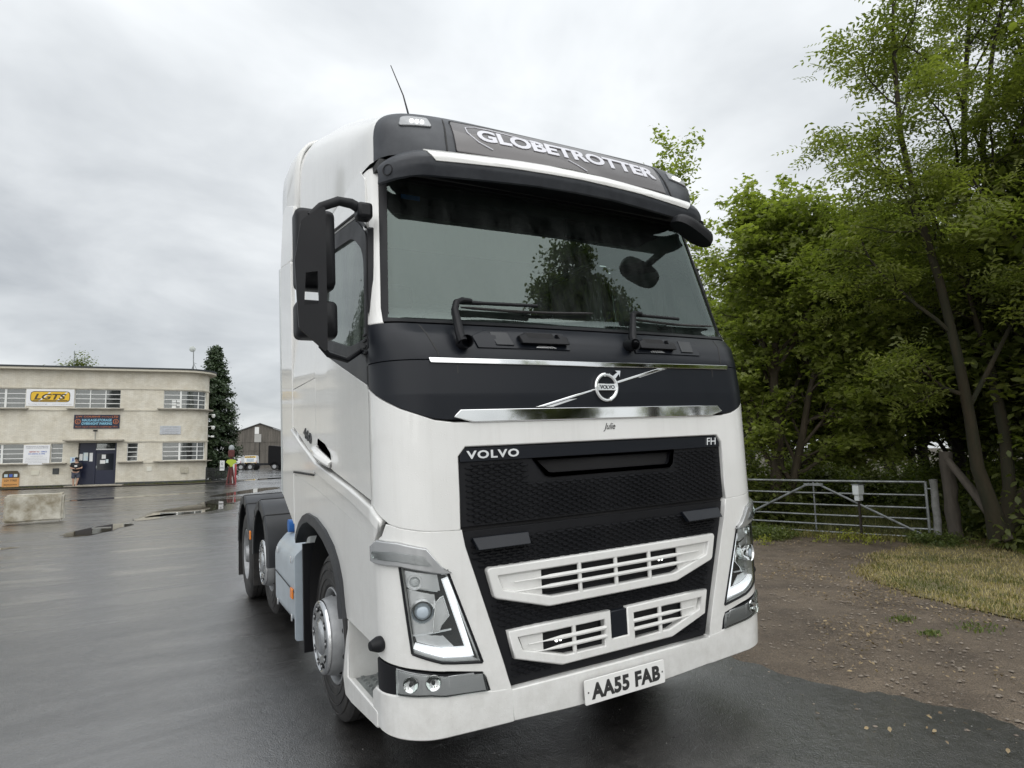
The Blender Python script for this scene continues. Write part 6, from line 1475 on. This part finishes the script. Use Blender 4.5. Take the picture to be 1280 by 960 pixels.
roof_part([.17, .178, .185, .197, .21, .225, .24, .26, .28, .305, .33, .36, .38], 'roof_front_cap', VISOR, .004, True)
roof_part([.34]+[.38, .42, .47, .55, .65, .75, .9, 1.0, 1.15, 1.3, 1.5, 1.7, 1.85, 2.0, 2.26], 'roof', WHITE)
# roof sign
def RS(a, b):      # a along x, b = height on the sloping face
    return Vector((a, cap_y(a, b-.02*(a/.75)**2)-.006, b-.02*(a/.75)**2))
sgn = panel('roof_sign', rnd([(-.745, 3.245), (.745, 3.245), (.735, 3.462), (-.735, 3.462)], .012), RS, SIGNB, T_, us=arr(-.7, .7, .1), zs=[3.29, 3.36, 3.425], off=.006, thick=.03, cham=.003)
text('roof_sign_lettering', 'GLOBETROTTER', 1.30, .088, lambda a, b, d: RS(a+.055, 3.385+b)+Vector((0, -.007-.003*d, .002*d)), LETTER, sgn, bold=.035, res=5)
MB().tube([RS(x, 3.466)+Vector((0, -.004, 0)) for x in arr(-.74, .74, .1)]+[RS(.742, z) for z in (3.43, 3.38, 3.33, 3.26)], .0045, 6).build('sign_border', SEAMG, sgn)
pts = [RS(x, z)+Vector((0, -.008, 0)) for x, z in ((-.52, 3.29), (-.60, 3.33), (-.655, 3.39), (-.655, 3.43), (-.60, 3.447), (-.5, 3.448), (-.38, 3.437), (-.25, 3.42), (-.16, 3.405))]
MB().tube(pts, .0042, 6).build('sign_swoosh', LETTER, sgn)
MB().tube([RS(x, z)+Vector((0, -.008, 0)) for x, z in ((.0, 3.325), (.06, 3.30), (.12, 3.27))], .004, 6).build('sign_swoosh', LETTER, sgn)
for s in (-1, 1):
    MB().tube([Vector((s*x_, cap_y(x_, z_)-.004, z_)) for x_, z_ in ((.80, 3.22), (.795, 3.28), (.79, 3.33), (.782, 3.38), (.775, 3.43), (.77, 3.46))], .0045, 6).build('shut_line', SEAMG, T_)
    # roof marker lamps
    def RM(a, b): return Vector((s*a, cap_y(a, b), b))
    mk = panel('marker_lamp', rnd([(.86, 3.372), (1.03, 3.360), (1.01, 3.415), (.98, 3.428), (.87, 3.432)], .012), RM, STEELG, T_, off=.012, thick=.03, cham=.005, us=[.9, .95, 1.0], zs=[3.39, 3.41], flip=s)
    for k in range(3):
        p = RM(.915+.028*k, 3.395)
        MB().box(p+Vector((-s*.006, -.018, 0)), (.016, .01, .016)).build('marker_led', LEDS, mk, bevel=.002)
# sun visor
VY = [(3.02, .125), (3.085, .098), (3.14, .076), (3.18, .072), (3.21, .088), (3.25, .15)]
def V(u, z):
    a = abs(u); s = -1 if u < 0 else 1; y0 = itp(VY, z-float(np.interp(a, [0, 1, 1.4, 1.82], [0, -.03, -.055, -.09]))); A = .925; rx = .228; ry = .24
    if a <= 1: return Vector((u*A, y0+.05*a*a, z))
    if a < 2:
        th = (a-1)*PI/2; return Vector((s*(A+rx*math.sin(th)), y0+.05+ry*(1-math.cos(th)), z))
    return Vector((s*(A+rx), y0+.05+ry+a-2, z))
vt = [(-1.82, 3.12), (-1.7, 3.142), (-1.4, 3.175), (-1.15, 3.2), (-1.0, 3.215), (-.6, 3.232), (0, 3.238), (.6, 3.232), (1.0, 3.215), (1.15, 3.2), (1.4, 3.175), (1.7, 3.142), (1.82, 3.12)]
vb = [(1.82, 3.035), (1.6, 3.035), (1.35, 3.042), (1.05, 3.056), (.7, 3.070), (.3, 3.086), (0, 3.090), (-.3, 3.086), (-.7, 3.070), (-1.05, 3.056), (-1.35, 3.042), (-1.6, 3.035), (-1.82, 3.035)]
vis = panel('sun_visor', vt+vb, V, VISOR, T_, us=UG+[.2, -.2, .5, -.5, .85, -.85], zs=arr(3.02, 3.22, .012), thick=.02, cham=.008, back=True)
strip = [(-1.03, 3.203), (-.8, 3.217), (-.4, 3.226), (0, 3.229), (.4, 3.226), (.8, 3.217), (1.03, 3.203), (.96, 3.128), (.5, 3.151), (0, 3.160), (-.5, 3.151), (-.96, 3.130)]
panel('visor_strip', strip, V, WHITE, vis, us=[-.6, -.2, .2, .6, .8, -.8, .9, -.9, 1, -1], zs=arr(3.13, 3.22, .012), off=.006, thick=.008, cham=.002)
for s in (-1, 1):
    p = V(s*1.62, 3.085); n = Vector((s*.8, -.6, 0)); q = n.to_track_quat('X', 'Z').to_matrix().to_4x4(); q.translation = p
    mb = MB(); mb.lathe([(.0, .030), (.003, .030), (.003, .026), (.0, .026)], 24); mb.v = [tuple(q @ Vector(v)) for v in mb.v]; mb.build('visor_cap', BLACKHOLE, vis)
# closing plate between visor and roof cap
mb = MB()
mb.box((0, .27, 3.165), (1.86, .16, .05)); mb.build('visor_bracket', BLACKP, T_, bevel=.01)
mb = MB(); mb.box((0, .62, 3.16), (2.26, .62, .04)); mb.build('roof_lining', INTER, T_)

# ---- roof fairing behind the cab
mb = MB(); K = 30
for (y, w, h) in ((2.268, 1.178, 1.05), (2.4, 1.19, 1.07), (2.6, 1.205, 1.08), (2.80, 1.21, 1.06)):
    for k in range(K+1):
        t = PI*k/K; c, s_ = math.cos(t), math.sin(t); mb.v.append((-w*math.copysign(abs(c)**.22, c), y, 3.20+h*abs(s_)**.22))
for i in range(3):
    for k in range(K): mb.f.append((i*(K+1)+k, (i+1)*(K+1)+k, (i+1)*(K+1)+k+1, i*(K+1)+k+1))
rfz = mb.build('roof_fairing', WHITE, T_, sharp=60)
md = rfz.modifiers.new('solid', 'SOLIDIFY'); md.thickness = .03
for s in (-1, 1):
    panel('side_fairing', rnd([(2.275, 3.18), (2.80, 3.26), (2.80, 3.74), (2.66, 3.76), (2.275, 3.62)], .02), lambda a, b: Vector((s*(1.235-.05*max(0, b-3.2)), a, b)), WHITE, T_, flip=s, thick=.03, cham=.006, back=True)
    panel('side_fairing', rnd([(2.275, 1.12), (2.80, 1.35), (2.80, 3.245), (2.275, 3.165)], .02), lambda a, b: Vector((s*1.243, a, b)), WHITE, T_, flip=s, zs=[2, 2.6], thick=.03, cham=.006, back=True)
    panel('fairing_lip', [(2.76, 1.33), (2.80, 1.35), (2.80, 3.24), (2.76, 3.235)], lambda a, b: Vector((s*1.247, a, b)), WHITE_COOL, T_, flip=s, thick=.01, cham=.004)
# aerial
ae = MB().tube([(-.653, 1.05, 3.80), (-.655, 1.08, 3.87), (-.685, 1.12, 4.07), (-.74, 1.2, 4.32)], [.016, .008, .0045, .003], 6).build('aerial', BLACKP, T_)

# ---- mirrors
def door_mirror(s):
    ar = MB().tube([(s*1.205, .30, 2.865), (s*1.29, .29, 2.90), (s*1.36, .27, 2.895), (s*1.45, .25, 2.845), (s*1.50, .25, 2.79)], [.020, .018, .016, .015, .014], 10, flat=1.5)
    r = ar.build('door_mirror', BLACKP, T_)
    MB().box((s*1.225, .30, 2.868), (.08, .09, .085)).build('mirror_hinge', BLACKP, r, bevel=.018)
    MB().tube([(s*1.235, .36, 2.16), (s*1.32, .33, 2.10), (s*1.42, .29, 2.12), (s*1.46, .27, 2.16)], [.014, .014, .014, .014], 10).build('mirror_stay', BLACKP, r)
    # cover plate with the see-through slot
    f = lambda a, b: Vector((s*a, .235+.10*(a-1.45)**1+.0*(b), b))
    po = [(1.445, 2.130), (1.560, 2.235), (1.565, 2.33), (1.575, 2.55), (1.545, 2.745), (1.525, 2.765), (1.443, 2.826)]
    pi_ = [(1.468, 2.345), (1.545, 2.335), (1.537, 2.50), (1.475, 2.512)]
    if s > 0: po, pi_ = po, pi_
    panel('mirror_cover', rnd(po, .01), f, BLACKP, r, holes=[pi_], thick=.035, cham=.006, back=True, flip=-s)
    hs = empty('mirror_housing', (0, 0, 0), 0, r)
    def shell(name, x0, x1, z0, z1, ry0, ry1, par):
        poly = rnd([(x0, z0), (x1, z0), (x1, z1), (x0, z1)], .035, 6); mb = MB(); n = len(poly); cxm = (x0+x1)/2; czm = (z0+z1)/2
        rings = [(.86, ry0), (.97, ry0+.018), (1.0, ry0+.05), (.985, ry1)]
        for sc, y in rings:
            for a, b in poly: mb.v.append((s*(cxm+(a-cxm)*sc), y, czm+(b-czm)*sc))
        for i in range(3):
            for k in range(n): mb.f.append((i*n+k, i*n+(k+1) % n, (i+1)*n+(k+1) % n, (i+1)*n+k))
        mb.f.append(tuple(range(n))); mb.f.append(tuple(3*n+k for k in range(n)))
        o = mb.build(name, BLACKP, par, sharp=60)
        MB().prism(rnd([(x0+.015, z0+.015), (x1-.015, z0+.015), (x1-.015, z1-.015), (x0+.015, z1-.015)], .03, 4), lambda a, b, d: Vector((s*a, d, b)), ry1, ry1+.003).build('mirror_glass', CHROME, o)
        return o
    bpy.data.objects.remove(hs)
    shell('main_mirror', 1.365, 1.558, 2.455, 2.865, .31, .42, r)
    shell('wide_angle_mirror', 1.362, 1.562, 2.205, 2.395, .30, .41, r)
    MB().tube([(s*1.41, .38, 2.36), (s*1.41, .38, 2.50)], .010, 6).build('mirror_rod', BLACKP, r)
    if s > 0:      # the near-side mirror is folded back against the door
        piv = Vector((1.235, .33, 0)); r.matrix_local = Matrix.Translation(piv+Vector((-.05, .16, 0))) @ Matrix.Rotation(R_(72), 4, 'Z') @ Matrix.Translation(-piv)
door_mirror(-1); door_mirror(1)
# front mirror on the near-side corner
fm = MB().tube([(1.04, .22, 3.06), (.97, .10, 3.03), (.90, .03, 3.0)], [.03, .026, .022], 8).build('front_mirror', BLACKP, T_)
mb = MB()
c0 = Vector((.845, .045, 2.962)); ax = Vector((.90, 0, -.43)).normalized(); up_ = Vector((.43, -.2, .9)).normalized(); dp = ax.cross(up_).normalized(); up_ = dp.cross(ax)
rings = [(0, .02), (.12, .62), (.3, .92), (.6, 1.0), (1.0, 1.0)]; n = 24
for t, sc in rings:
    for k in range(n):
        a = 2*PI*k/n; ca, sa = math.cos(a), math.sin(a)
        mb.v.append(tuple(c0+ax*(.155*sc*math.copysign(abs(ca)**.7, ca))+dp*(.085*sc*math.copysign(abs(sa)**.7, sa))+up_*(.045-.085*t)))
for i in range(4):
    for k in range(n): mb.f.append((i*n+k, i*n+(k+1) % n, (i+1)*n+(k+1) % n, (i+1)*n+k))
mb.f.append(tuple(range(n))); mb.f.append(tuple(4*n+k for k in range(n)))
mb.build('mirror_shell', BLACKP, fm, sharp=60)
MB().tube([(1.0, .20, 3.04), (.96, .12, 3.0), (.90, .06, 2.97)], .010, 6).build('mirror_stay', BLACKP, fm)

# ---- cab interior
it = empty('cab_interior', (0, 0, 0), 0, T_)
mb = MB(); mb.box((0, 1.2, 1.50), (2.3, 1.9, .04)); mb.build('cab_floor', INTER, it)
mb = MB(); mb.box((0, 2.215, 2.4), (2.28, .02, 1.9)); mb.build('bunk_wall', INTERL, it)
for s in (-1, 1):
    mb = MB(); mb.box((s*1.175, 1.83, 2.4), (.02, .74, 1.9)); mb.build('side_lining', INTERL, it)
    mb = MB(); mb.box((s*1.175, .78, 1.88), (.02, 1.3, .55)); mb.build('door_lining', INTER, it)
mb = MB(); mb.prism([(.22, 2.28), (.55, 2.33), (.80, 2.22), (.82, 1.6), (.22, 1.6)], lambda a, b, d: Vector((d, a, b)), -1.12, 1.12); mb.build('dashboard', INTER, it, bevel=.03)
mb = MB(); mb.box((0, .47, 3.11), (2.1, .02, .08)); mb.build('inner_visor', INTER, it, bevel=.01)
MB().box((.22, .47, 3.02), (.16, .03, .12)).build('header_console', BLACKHOLE, it, bevel=.01)
MB().box((-.93, .40, 3.03), (.11, .004, .025)).build('screen_sticker', BLUE, it)
def seat(cx_):
    s0 = MB().box((cx_, 1.30, 1.98), (.50, .52, .14)).build('seat', INTER, it, bevel=.05)
    MB().box((cx_, 1.56, 2.36), (.46, .13, .66), rot=Matrix.Rotation(R_(-8), 3, 'X')).build('backrest', INTER, s0, bevel=.05)
    MB().box((cx_, 1.60, 2.77), (.26, .10, .18)).build('headrest', INTER, s0, bevel=.04)
    MB().box((cx_, 1.30, 1.70), (.36, .36, .42)).build('seat_base', BLACKP, s0)
seat(-.62); seat(.62)
mb = MB(); n = 32
ctr = Vector((-.62, .86, 2.30)); q = Matrix.Rotation(R_(28), 3, 'X')
pts = [ctr+q @ Vector((.22*math.cos(2*PI*k/n), .05*0, .22*math.sin(2*PI*k/n))) for k in range(n+1)]
sw_ = MB().tube(pts, .016, 8, cap=False).build('steering_wheel', INTER, it)
for a in (0, 2.2, 4.1): MB().tube([ctr, ctr+q @ Vector((.21*math.cos(a), 0, .21*math.sin(a)))], .014, 6).build('wheel_spoke', INTER, sw_)
MB().box((0, 2.12, 2.62), (1.9, .05, .5)).build('bunk_curtain', CURT, it, bevel=.02)
for s in (-1, 1):
    mb = MB()
    for k in range(7):
        mb.tube([(s*(1.10+.012*(k % 2)), 1.36+.03*k, 2.2), (s*(1.08+.012*(k % 2)), 1.36+.03*k, 3.0)], .018, 6)
    mb.build('side_curtain', CURT, it)

# ---- wheels
def tyre_profile(w=.315, R=.505, r=.288):
    g = [(.015, r), (-.003, r+.02), (-.010, r+.07), (-.006, r+.12), (.003, R-.045), (.014, R-.018), (.030, R-.002)]
    x = .03
    for gx in (.075, .13, .185, .24):
        g += [(gx-.006, R+.002), (gx-.005, R-.012), (gx+.005, R-.012), (gx+.006, R+.002)]
    g += [(w-.03, R-.002), (w-.014, R-.018), (w-.003, R-.045), (w+.006, R-.12), (w, r+.02), (w-.015, r)]
    return g
def ovals(mb, n, rc, hx, ra, rt, segs=14, dz=.002, ph=0, tilt=0):
    for i in range(n):
        a = 2*PI*(i+ph)/n; c = Vector((hx, rc*math.cos(a), rc*math.sin(a))); er = Vector((-math.sin(tilt), math.cos(a)*math.cos(tilt), math.sin(a)*math.cos(tilt))); et = Vector((0, -math.sin(a), math.cos(a))); nn_ = er.cross(et)
        vs = [c+er*(ra*math.cos(2*PI*k/segs))+et*(rt*math.sin(2*PI*k/segs)) for k in range(segs)]
        mb.add(vs+[c], [(k, (k+1) % segs, segs) for k in range(segs)])
def wheel_front(name='front_wheel', cover=True):
    w = bpy.data.objects.new(name, None); link(w, T_)
    MB().lathe(tyre_profile(), 72).build('tyre', RUBBER, w, recalc=True, sharp=30)
    # sidewall ribs
    mb = MB()
    for r in (.345, .40, .452): mb.lathe([(-.0095 if r < .42 else -.002, r-.003), (-.0125 if r < .42 else -.006, r), (-.0085 if r < .42 else -.001, r+.003)], 72)
    mb.build('sidewall_rib', RUBBER, w)
    rim = MB().lathe([(.018, .292), (.004, .290), (.0, .283), (.012, .272), (.05, .262), (.11, .255), (.115, .25), (.08, .245), (.00, .238), (-.040, .228), (-.056, .220), (-.060, .205), (-.052, .19), (-.045, .10), (-.045, .001)], 60).build('rim', STEELG, w, sharp=50)
    mb = MB(); ovals(mb, 10, .2435, .045, .034, .030, tilt=math.atan2(-.115, .02)*1.0)
    mb = MB()
    for i in range(10):
        a = 2*PI*(i+.5)/10
        for k in range(1): pass
        segs = 14; vs = []
        for k in range(segs):
            dx = .032*math.cos(2*PI*k/segs); da = .028*math.sin(2*PI*k/segs)/.24; h = .035+dx; r = float(np.interp(h, [-.055, 0, .08], [.228, .238, .245]))+.0015
            vs.append((h, r*math.cos(a+da), r*math.sin(a+da)))
        h = .035; r = .243; vs.append((h, r*math.cos(a), r*math.sin(a)))
        mb.add(vs, [(k, (k+1) % segs, segs) for k in range(segs)])
    mb.build('hand_hole_shade', BLACKHOLE, w, recalc=False)  # dark ovals laid on the rim, painting the shade of open holes
    if cover:
        cv = MB().lathe([(-.058, .222), (-.072, .220), (-.081, .211), (-.082, .201), (-.074, .193), (-.080, .150), (-.078, .118), (-.070, .110), (-.087, .092), (-.094, .060), (-.096, .001)], 60).build('wheel_trim', TRIMM, w, sharp=50)
        mb = MB(); ovals(mb, 10, .168, -.0825, .020, .030); mb.build('trim_slot', BLACKHOLE, cv, recalc=False)  # flat dark ovals set proud of the trim imitate shaded recesses
        for i in range(10):
            a = 2*PI*(i+0)/10
            MB().lathe([(-.088, .001), (-.088, .008), (-.078, .011)], 6, c=(0, .168*math.cos(a), .168*math.sin(a))).build('wheel_nut', STEELG, cv)
    return w
fw = wheel_front(); fw.location = (-1.178, 1.37, .505)
w2 = copy_tree(fw, T_); w2.location = (1.165, 1.37, .505); w2.rotation_euler = (0, 0, PI)
w3 = copy_tree(fw, T_); w3.name = 'lift_wheel'; w3.location = (-1.165, 4.03, .60)
w4 = copy_tree(fw, T_); w4.name = 'lift_wheel'; w4.location = (1.165, 4.03, .60); w4.rotation_euler = (0, 0, PI)
def wheel_rear():
    w = bpy.data.objects.new('drive_wheel', None); link(w, T_)
    MB().lathe(tyre_profile(), 64).build('tyre', RUBBER, w, sharp=30)
    MB().lathe([(h+.345, r) for h, r in tyre_profile()], 64).build('tyre', RUBBER, w, sharp=30)
    MB().lathe([(.018, .292), (.004, .290), (.0, .283), (.012, .272), (.06, .262), (.15, .245), (.165, .225), (.16, .19), (.15, .14), (.145, .001)], 60).build('rim', STEELG, w, sharp=50)
    MB().lathe([(.145, .11), (.02, .10), (-.01, .085), (-.015, .001)], 32).build('hub', STEELG, w)
    mb = MB(); ovals(mb, 10, .205, .158, .024, .022); mb.build('hand_hole_shade', BLACKHOLE, w, recalc=False)  # rear rim likewise: hole shade painted as dark ovals, no openings cut
    return w
rw = wheel_rear(); rw.location = (-1.235, 5.43, .505)
r2 = copy_tree(rw, T_); r2.location = (1.235, 5.43, .505); r2.rotation_euler = (0, 0, PI)

# ---- front wheel housing, step, mud flaps, underside
for s in (-1, 1):
    mb = MB(); mb.lathe([(s*.70, .58), (s*1.20, .58)], 28, 'x', (0, 1.37, .60), a0=-.35, a1=PI+.35); mb.build('arch_liner', BLACKHOLE, T_, recalc=False)
    mb = MB(); mb.box((s*1.03, 2.03, .62), (.40, .03, .76)); mb.build('mud_flap', BLACKP, T_)
    st = empty('entry_step', (0, 0, 0), 0, T_)
    mb = MB(); mb.box((s*1.0, .56, .58), (.02, .54, .34)); mb.build('step_back', WHITE_COOL, st)
    mb = MB(); mb.box((s*1.115, .772, .57), (.23, .02, .32)); mb.build('step_back', WHITE, st)
    mb = MB(); mb.box((s*1.10, .27, .58), (.22, .02, .30)); mb.build('step_back', BLACKP, st)
    mb = MB(); mb.box((s*1.105, .56, .415), (.23, .56, .014)); mb.build('step_tread', ALU, st)
    mb = MB()
    for i in range(4):
        for j in range(9):
            mb.box((s*(1.03+.045*i), .34+.048*j+(.02 if i % 2 else 0), .426), (.028, .016, .012), taper=.6)
    mb.build('tread_teeth', ALU, st)
    panel('step_sill', rnd([(.26, .352), (.72, .318), (.845, .322), (.885, .40), (.88, .60), (.855, .68), (.82, .69), (.825, .52), (.80, .425), (.26, .422)], .012), lambda a, b: Vector((s*(1.235-.10*max(0, b-.42)), a, b)), WHITE, st, flip=s, thick=.03, cham=.006, back=True)
    # rubber knob on the fascia corner
    p = F(s*1.885, .752); n = Vector((s*.97, -.2, 0)).normalized(); q = n.to_track_quat('X', 'Z').to_matrix().to_4x4(); q.translation = p
    mb = MB(); mb.lathe([(-.01, .030), (.005, .036), (.02, .036), (.045, .026), (.058, .020), (.062, .001)], 20); mb.v = [tuple(q @ Vector(v)) for v in mb.v]; mb.build('rubber_buffer', BLACKP, T_)
mb = MB()
mb.box((0, 1.25, .82), (1.36, 2.3, .95)); mb.build('engine_bay_blocker', BLACKHOLE, T_)  # dark box added under the cab to block light
mb = MB(); mb.box((0, .30, .55), (1.9, .35, .28)); mb.build('front_beam', BLACKHOLE, T_)
for s in (-1, 1):
    mb = MB(); mb.box((s*.39, 4.2, .86), (.08, 4.3, .27)); mb.build('chassis_rail', BLACKP, T_)
for y in (2.6, 3.5, 4.7, 6.2):
    mb = MB(); mb.box((0, y, .86), (.74, .08, .2)); mb.build('cross_member', BLACKP, T_)
mb = MB(); mb.lathe([(-1.1, .001), (-1.1, .07), (1.1, .07), (1.1, .001)], 12, 'x', (0, 5.43, .505)); mb.build('axle', BLACKP, T_)
mb = MB(); mb.lathe([(-1.1, .001), (-1.1, .06), (1.1, .06), (1.1, .001)], 12, 'x', (0, 4.03, .60)); mb.build('axle', BLACKP, T_)
mb = MB(); mb.lathe([(-1.1, .001), (-1.1, .06), (1.1, .06), (1.1, .001)], 12, 'x', (0, 1.37, .48)); mb.build('axle', BLACKP, T_)
fwp = MB().prism(rnd([(-.45, 4.6), (.45, 4.6), (.45, 5.3), (.2, 5.6), (.08, 5.6), (.06, 5.2), (-.06, 5.2), (-.08, 5.6), (-.2, 5.6), (-.45, 5.3)], .06), lambda a, b, d: Vector((a, b, d)), 1.10, 1.16).build('fifth_wheel', BLACKP, T_, bevel=.01)
MB().box((0, 6.33, .80), (2.3, .06, .18)).build('rear_bar', BLACKP, T_, bevel=.01)
# fuel tank / side box
for s in (-1, 1):
    prof = rnd([(s*.72, .34), (s*1.245, .36), (s*1.248, .86), (s*1.13, .985), (s*.72, .985)], [.05, .09, .10, .05, .05], 6)
    tk = MB().prism(prof, lambda a, b, d: Vector((a, d, b)), 2.20, 3.17).build('fuel_tank', GREYT, T_, bevel=.012)
    if s < 0:
        MB().prism(rnd([(s*.78, .26), (s*1.262, .29), (s*1.262, .90), (s*1.16, .985), (s*.9, 1.0)], .02), lambda a, b, d: Vector((a, d, b)), 2.165, 2.195).build('tank_end_plate', GREYT, tk, bevel=.004)
        MB().box((s*1.254, 2.35, .60), (.012, .09, .075)).build('side_marker_lamp', AMBER, tk, bevel=.004)
        for z in (.42, .85):
            for y in (2.35, 3.0): MB().box((s*1.256, y, z), (.01, .03, .05)).build('tank_latch', BRUSH, tk, bevel=.003)
        MB().tube([(s*1.251, 2.22, .62), (s*1.251, 3.15, .66)], .004, 5).build('tank_seam', SEAMG, tk)
        MB().lathe([(0, .001), (0, .055), (.05, .055), (.058, .045), (.058, .001)][::-1], 18, 'x', (-1.16, 3.02, 1.035)).build('filler_cap', BLUE, tk)
        MB().box((-1.05, 2.30, 1.04), (.26, .12, .05)).build('tank_bracket', WHITE_COOL, tk, bevel=.008)
        MB().box((-1.12, 2.12, 1.02), (.13, .10, .16)).build('ribbed_hose', WHITE_COOL, tk, bevel=.02)
# fenders over the rear axles
def fender(yc, zc, r0, r1, a0, a1, seams, s):
    K = 26; mb = MB(); A = [a0+(a1-a0)*k/K for k in range(K+1)]
    cs = [(-.62, r0-.004), (-.62, r0), (-.015, r0), (0, r0-.015), (0, r0-.10), (.006-.02, r0-.10), (-.02, r0-.02), (-.60, r0-.02)]
    n = len(cs)
    for a in A:
        for (dx, r) in cs: mb.v.append((s*(1.27+dx), yc-r*math.cos(a)*r1, zc+r*math.sin(a)))
    for k in range(K):
        for j in range(n): mb.f.append((k*n+j, k*n+(j+1) % n, (k+1)*n+(j+1) % n, (k+1)*n+j))
    mb.f.append(tuple(range(n))); mb.f.append(tuple(K*n+j for j in range(n)))
    o = mb.build('rear_fender', DARKG, T_, sharp=40)
    for a in seams:
        pts = [(s*(1.27+dx), yc-r*math.cos(a)*r1, zc+r*math.sin(a)) for dx, r in ((-.61, r0+.002), (-.02, r0+.002), (.002, r0-.014), (.002, r0-.10))]
        MB().tube(pts, .005, 5).build('fender_seam', SEAMG, o)
    return o
for s in (-1, 1):
    f1 = fender(4.05, .60, .615, .93, R_(2), R_(178), [R_(52), R_(88), R_(125)], s)
    f2 = fender(5.43, .56, .64, .98, R_(18), R_(176), [R_(60), R_(85), R_(112), R_(140)], s)
    MB().box((s*.96, 6.06, .42), (.60, .02, .5)).build('mud_flap', RUBBER, f2)
    MB().box((s*.96, 4.66, .52), (.58, .02, .5)).build('mud_flap', RUBBER, f1)
    MB().box((s*1.275, 4.72, .80), (.015, .06, .09)).build('side_marker_lamp', AMBER, f2, bevel=.003)
    MB().box((s*.80, 3.38, .98), (.5, .22, .18)).build('battery_box', BLACKP, T_, bevel=.02)
    mb = MB(); mb.box((s*.95, 6.34, .80), (.42, .05, .16)); rl = mb.build('tail_lamp', BLACKP, T_, bevel=.01)
    for k in range(3): MB().box((s*(.82+.13*k), 6.368, .80), (.11, .012, .12)).build('tail_lens', AMBER, rl)
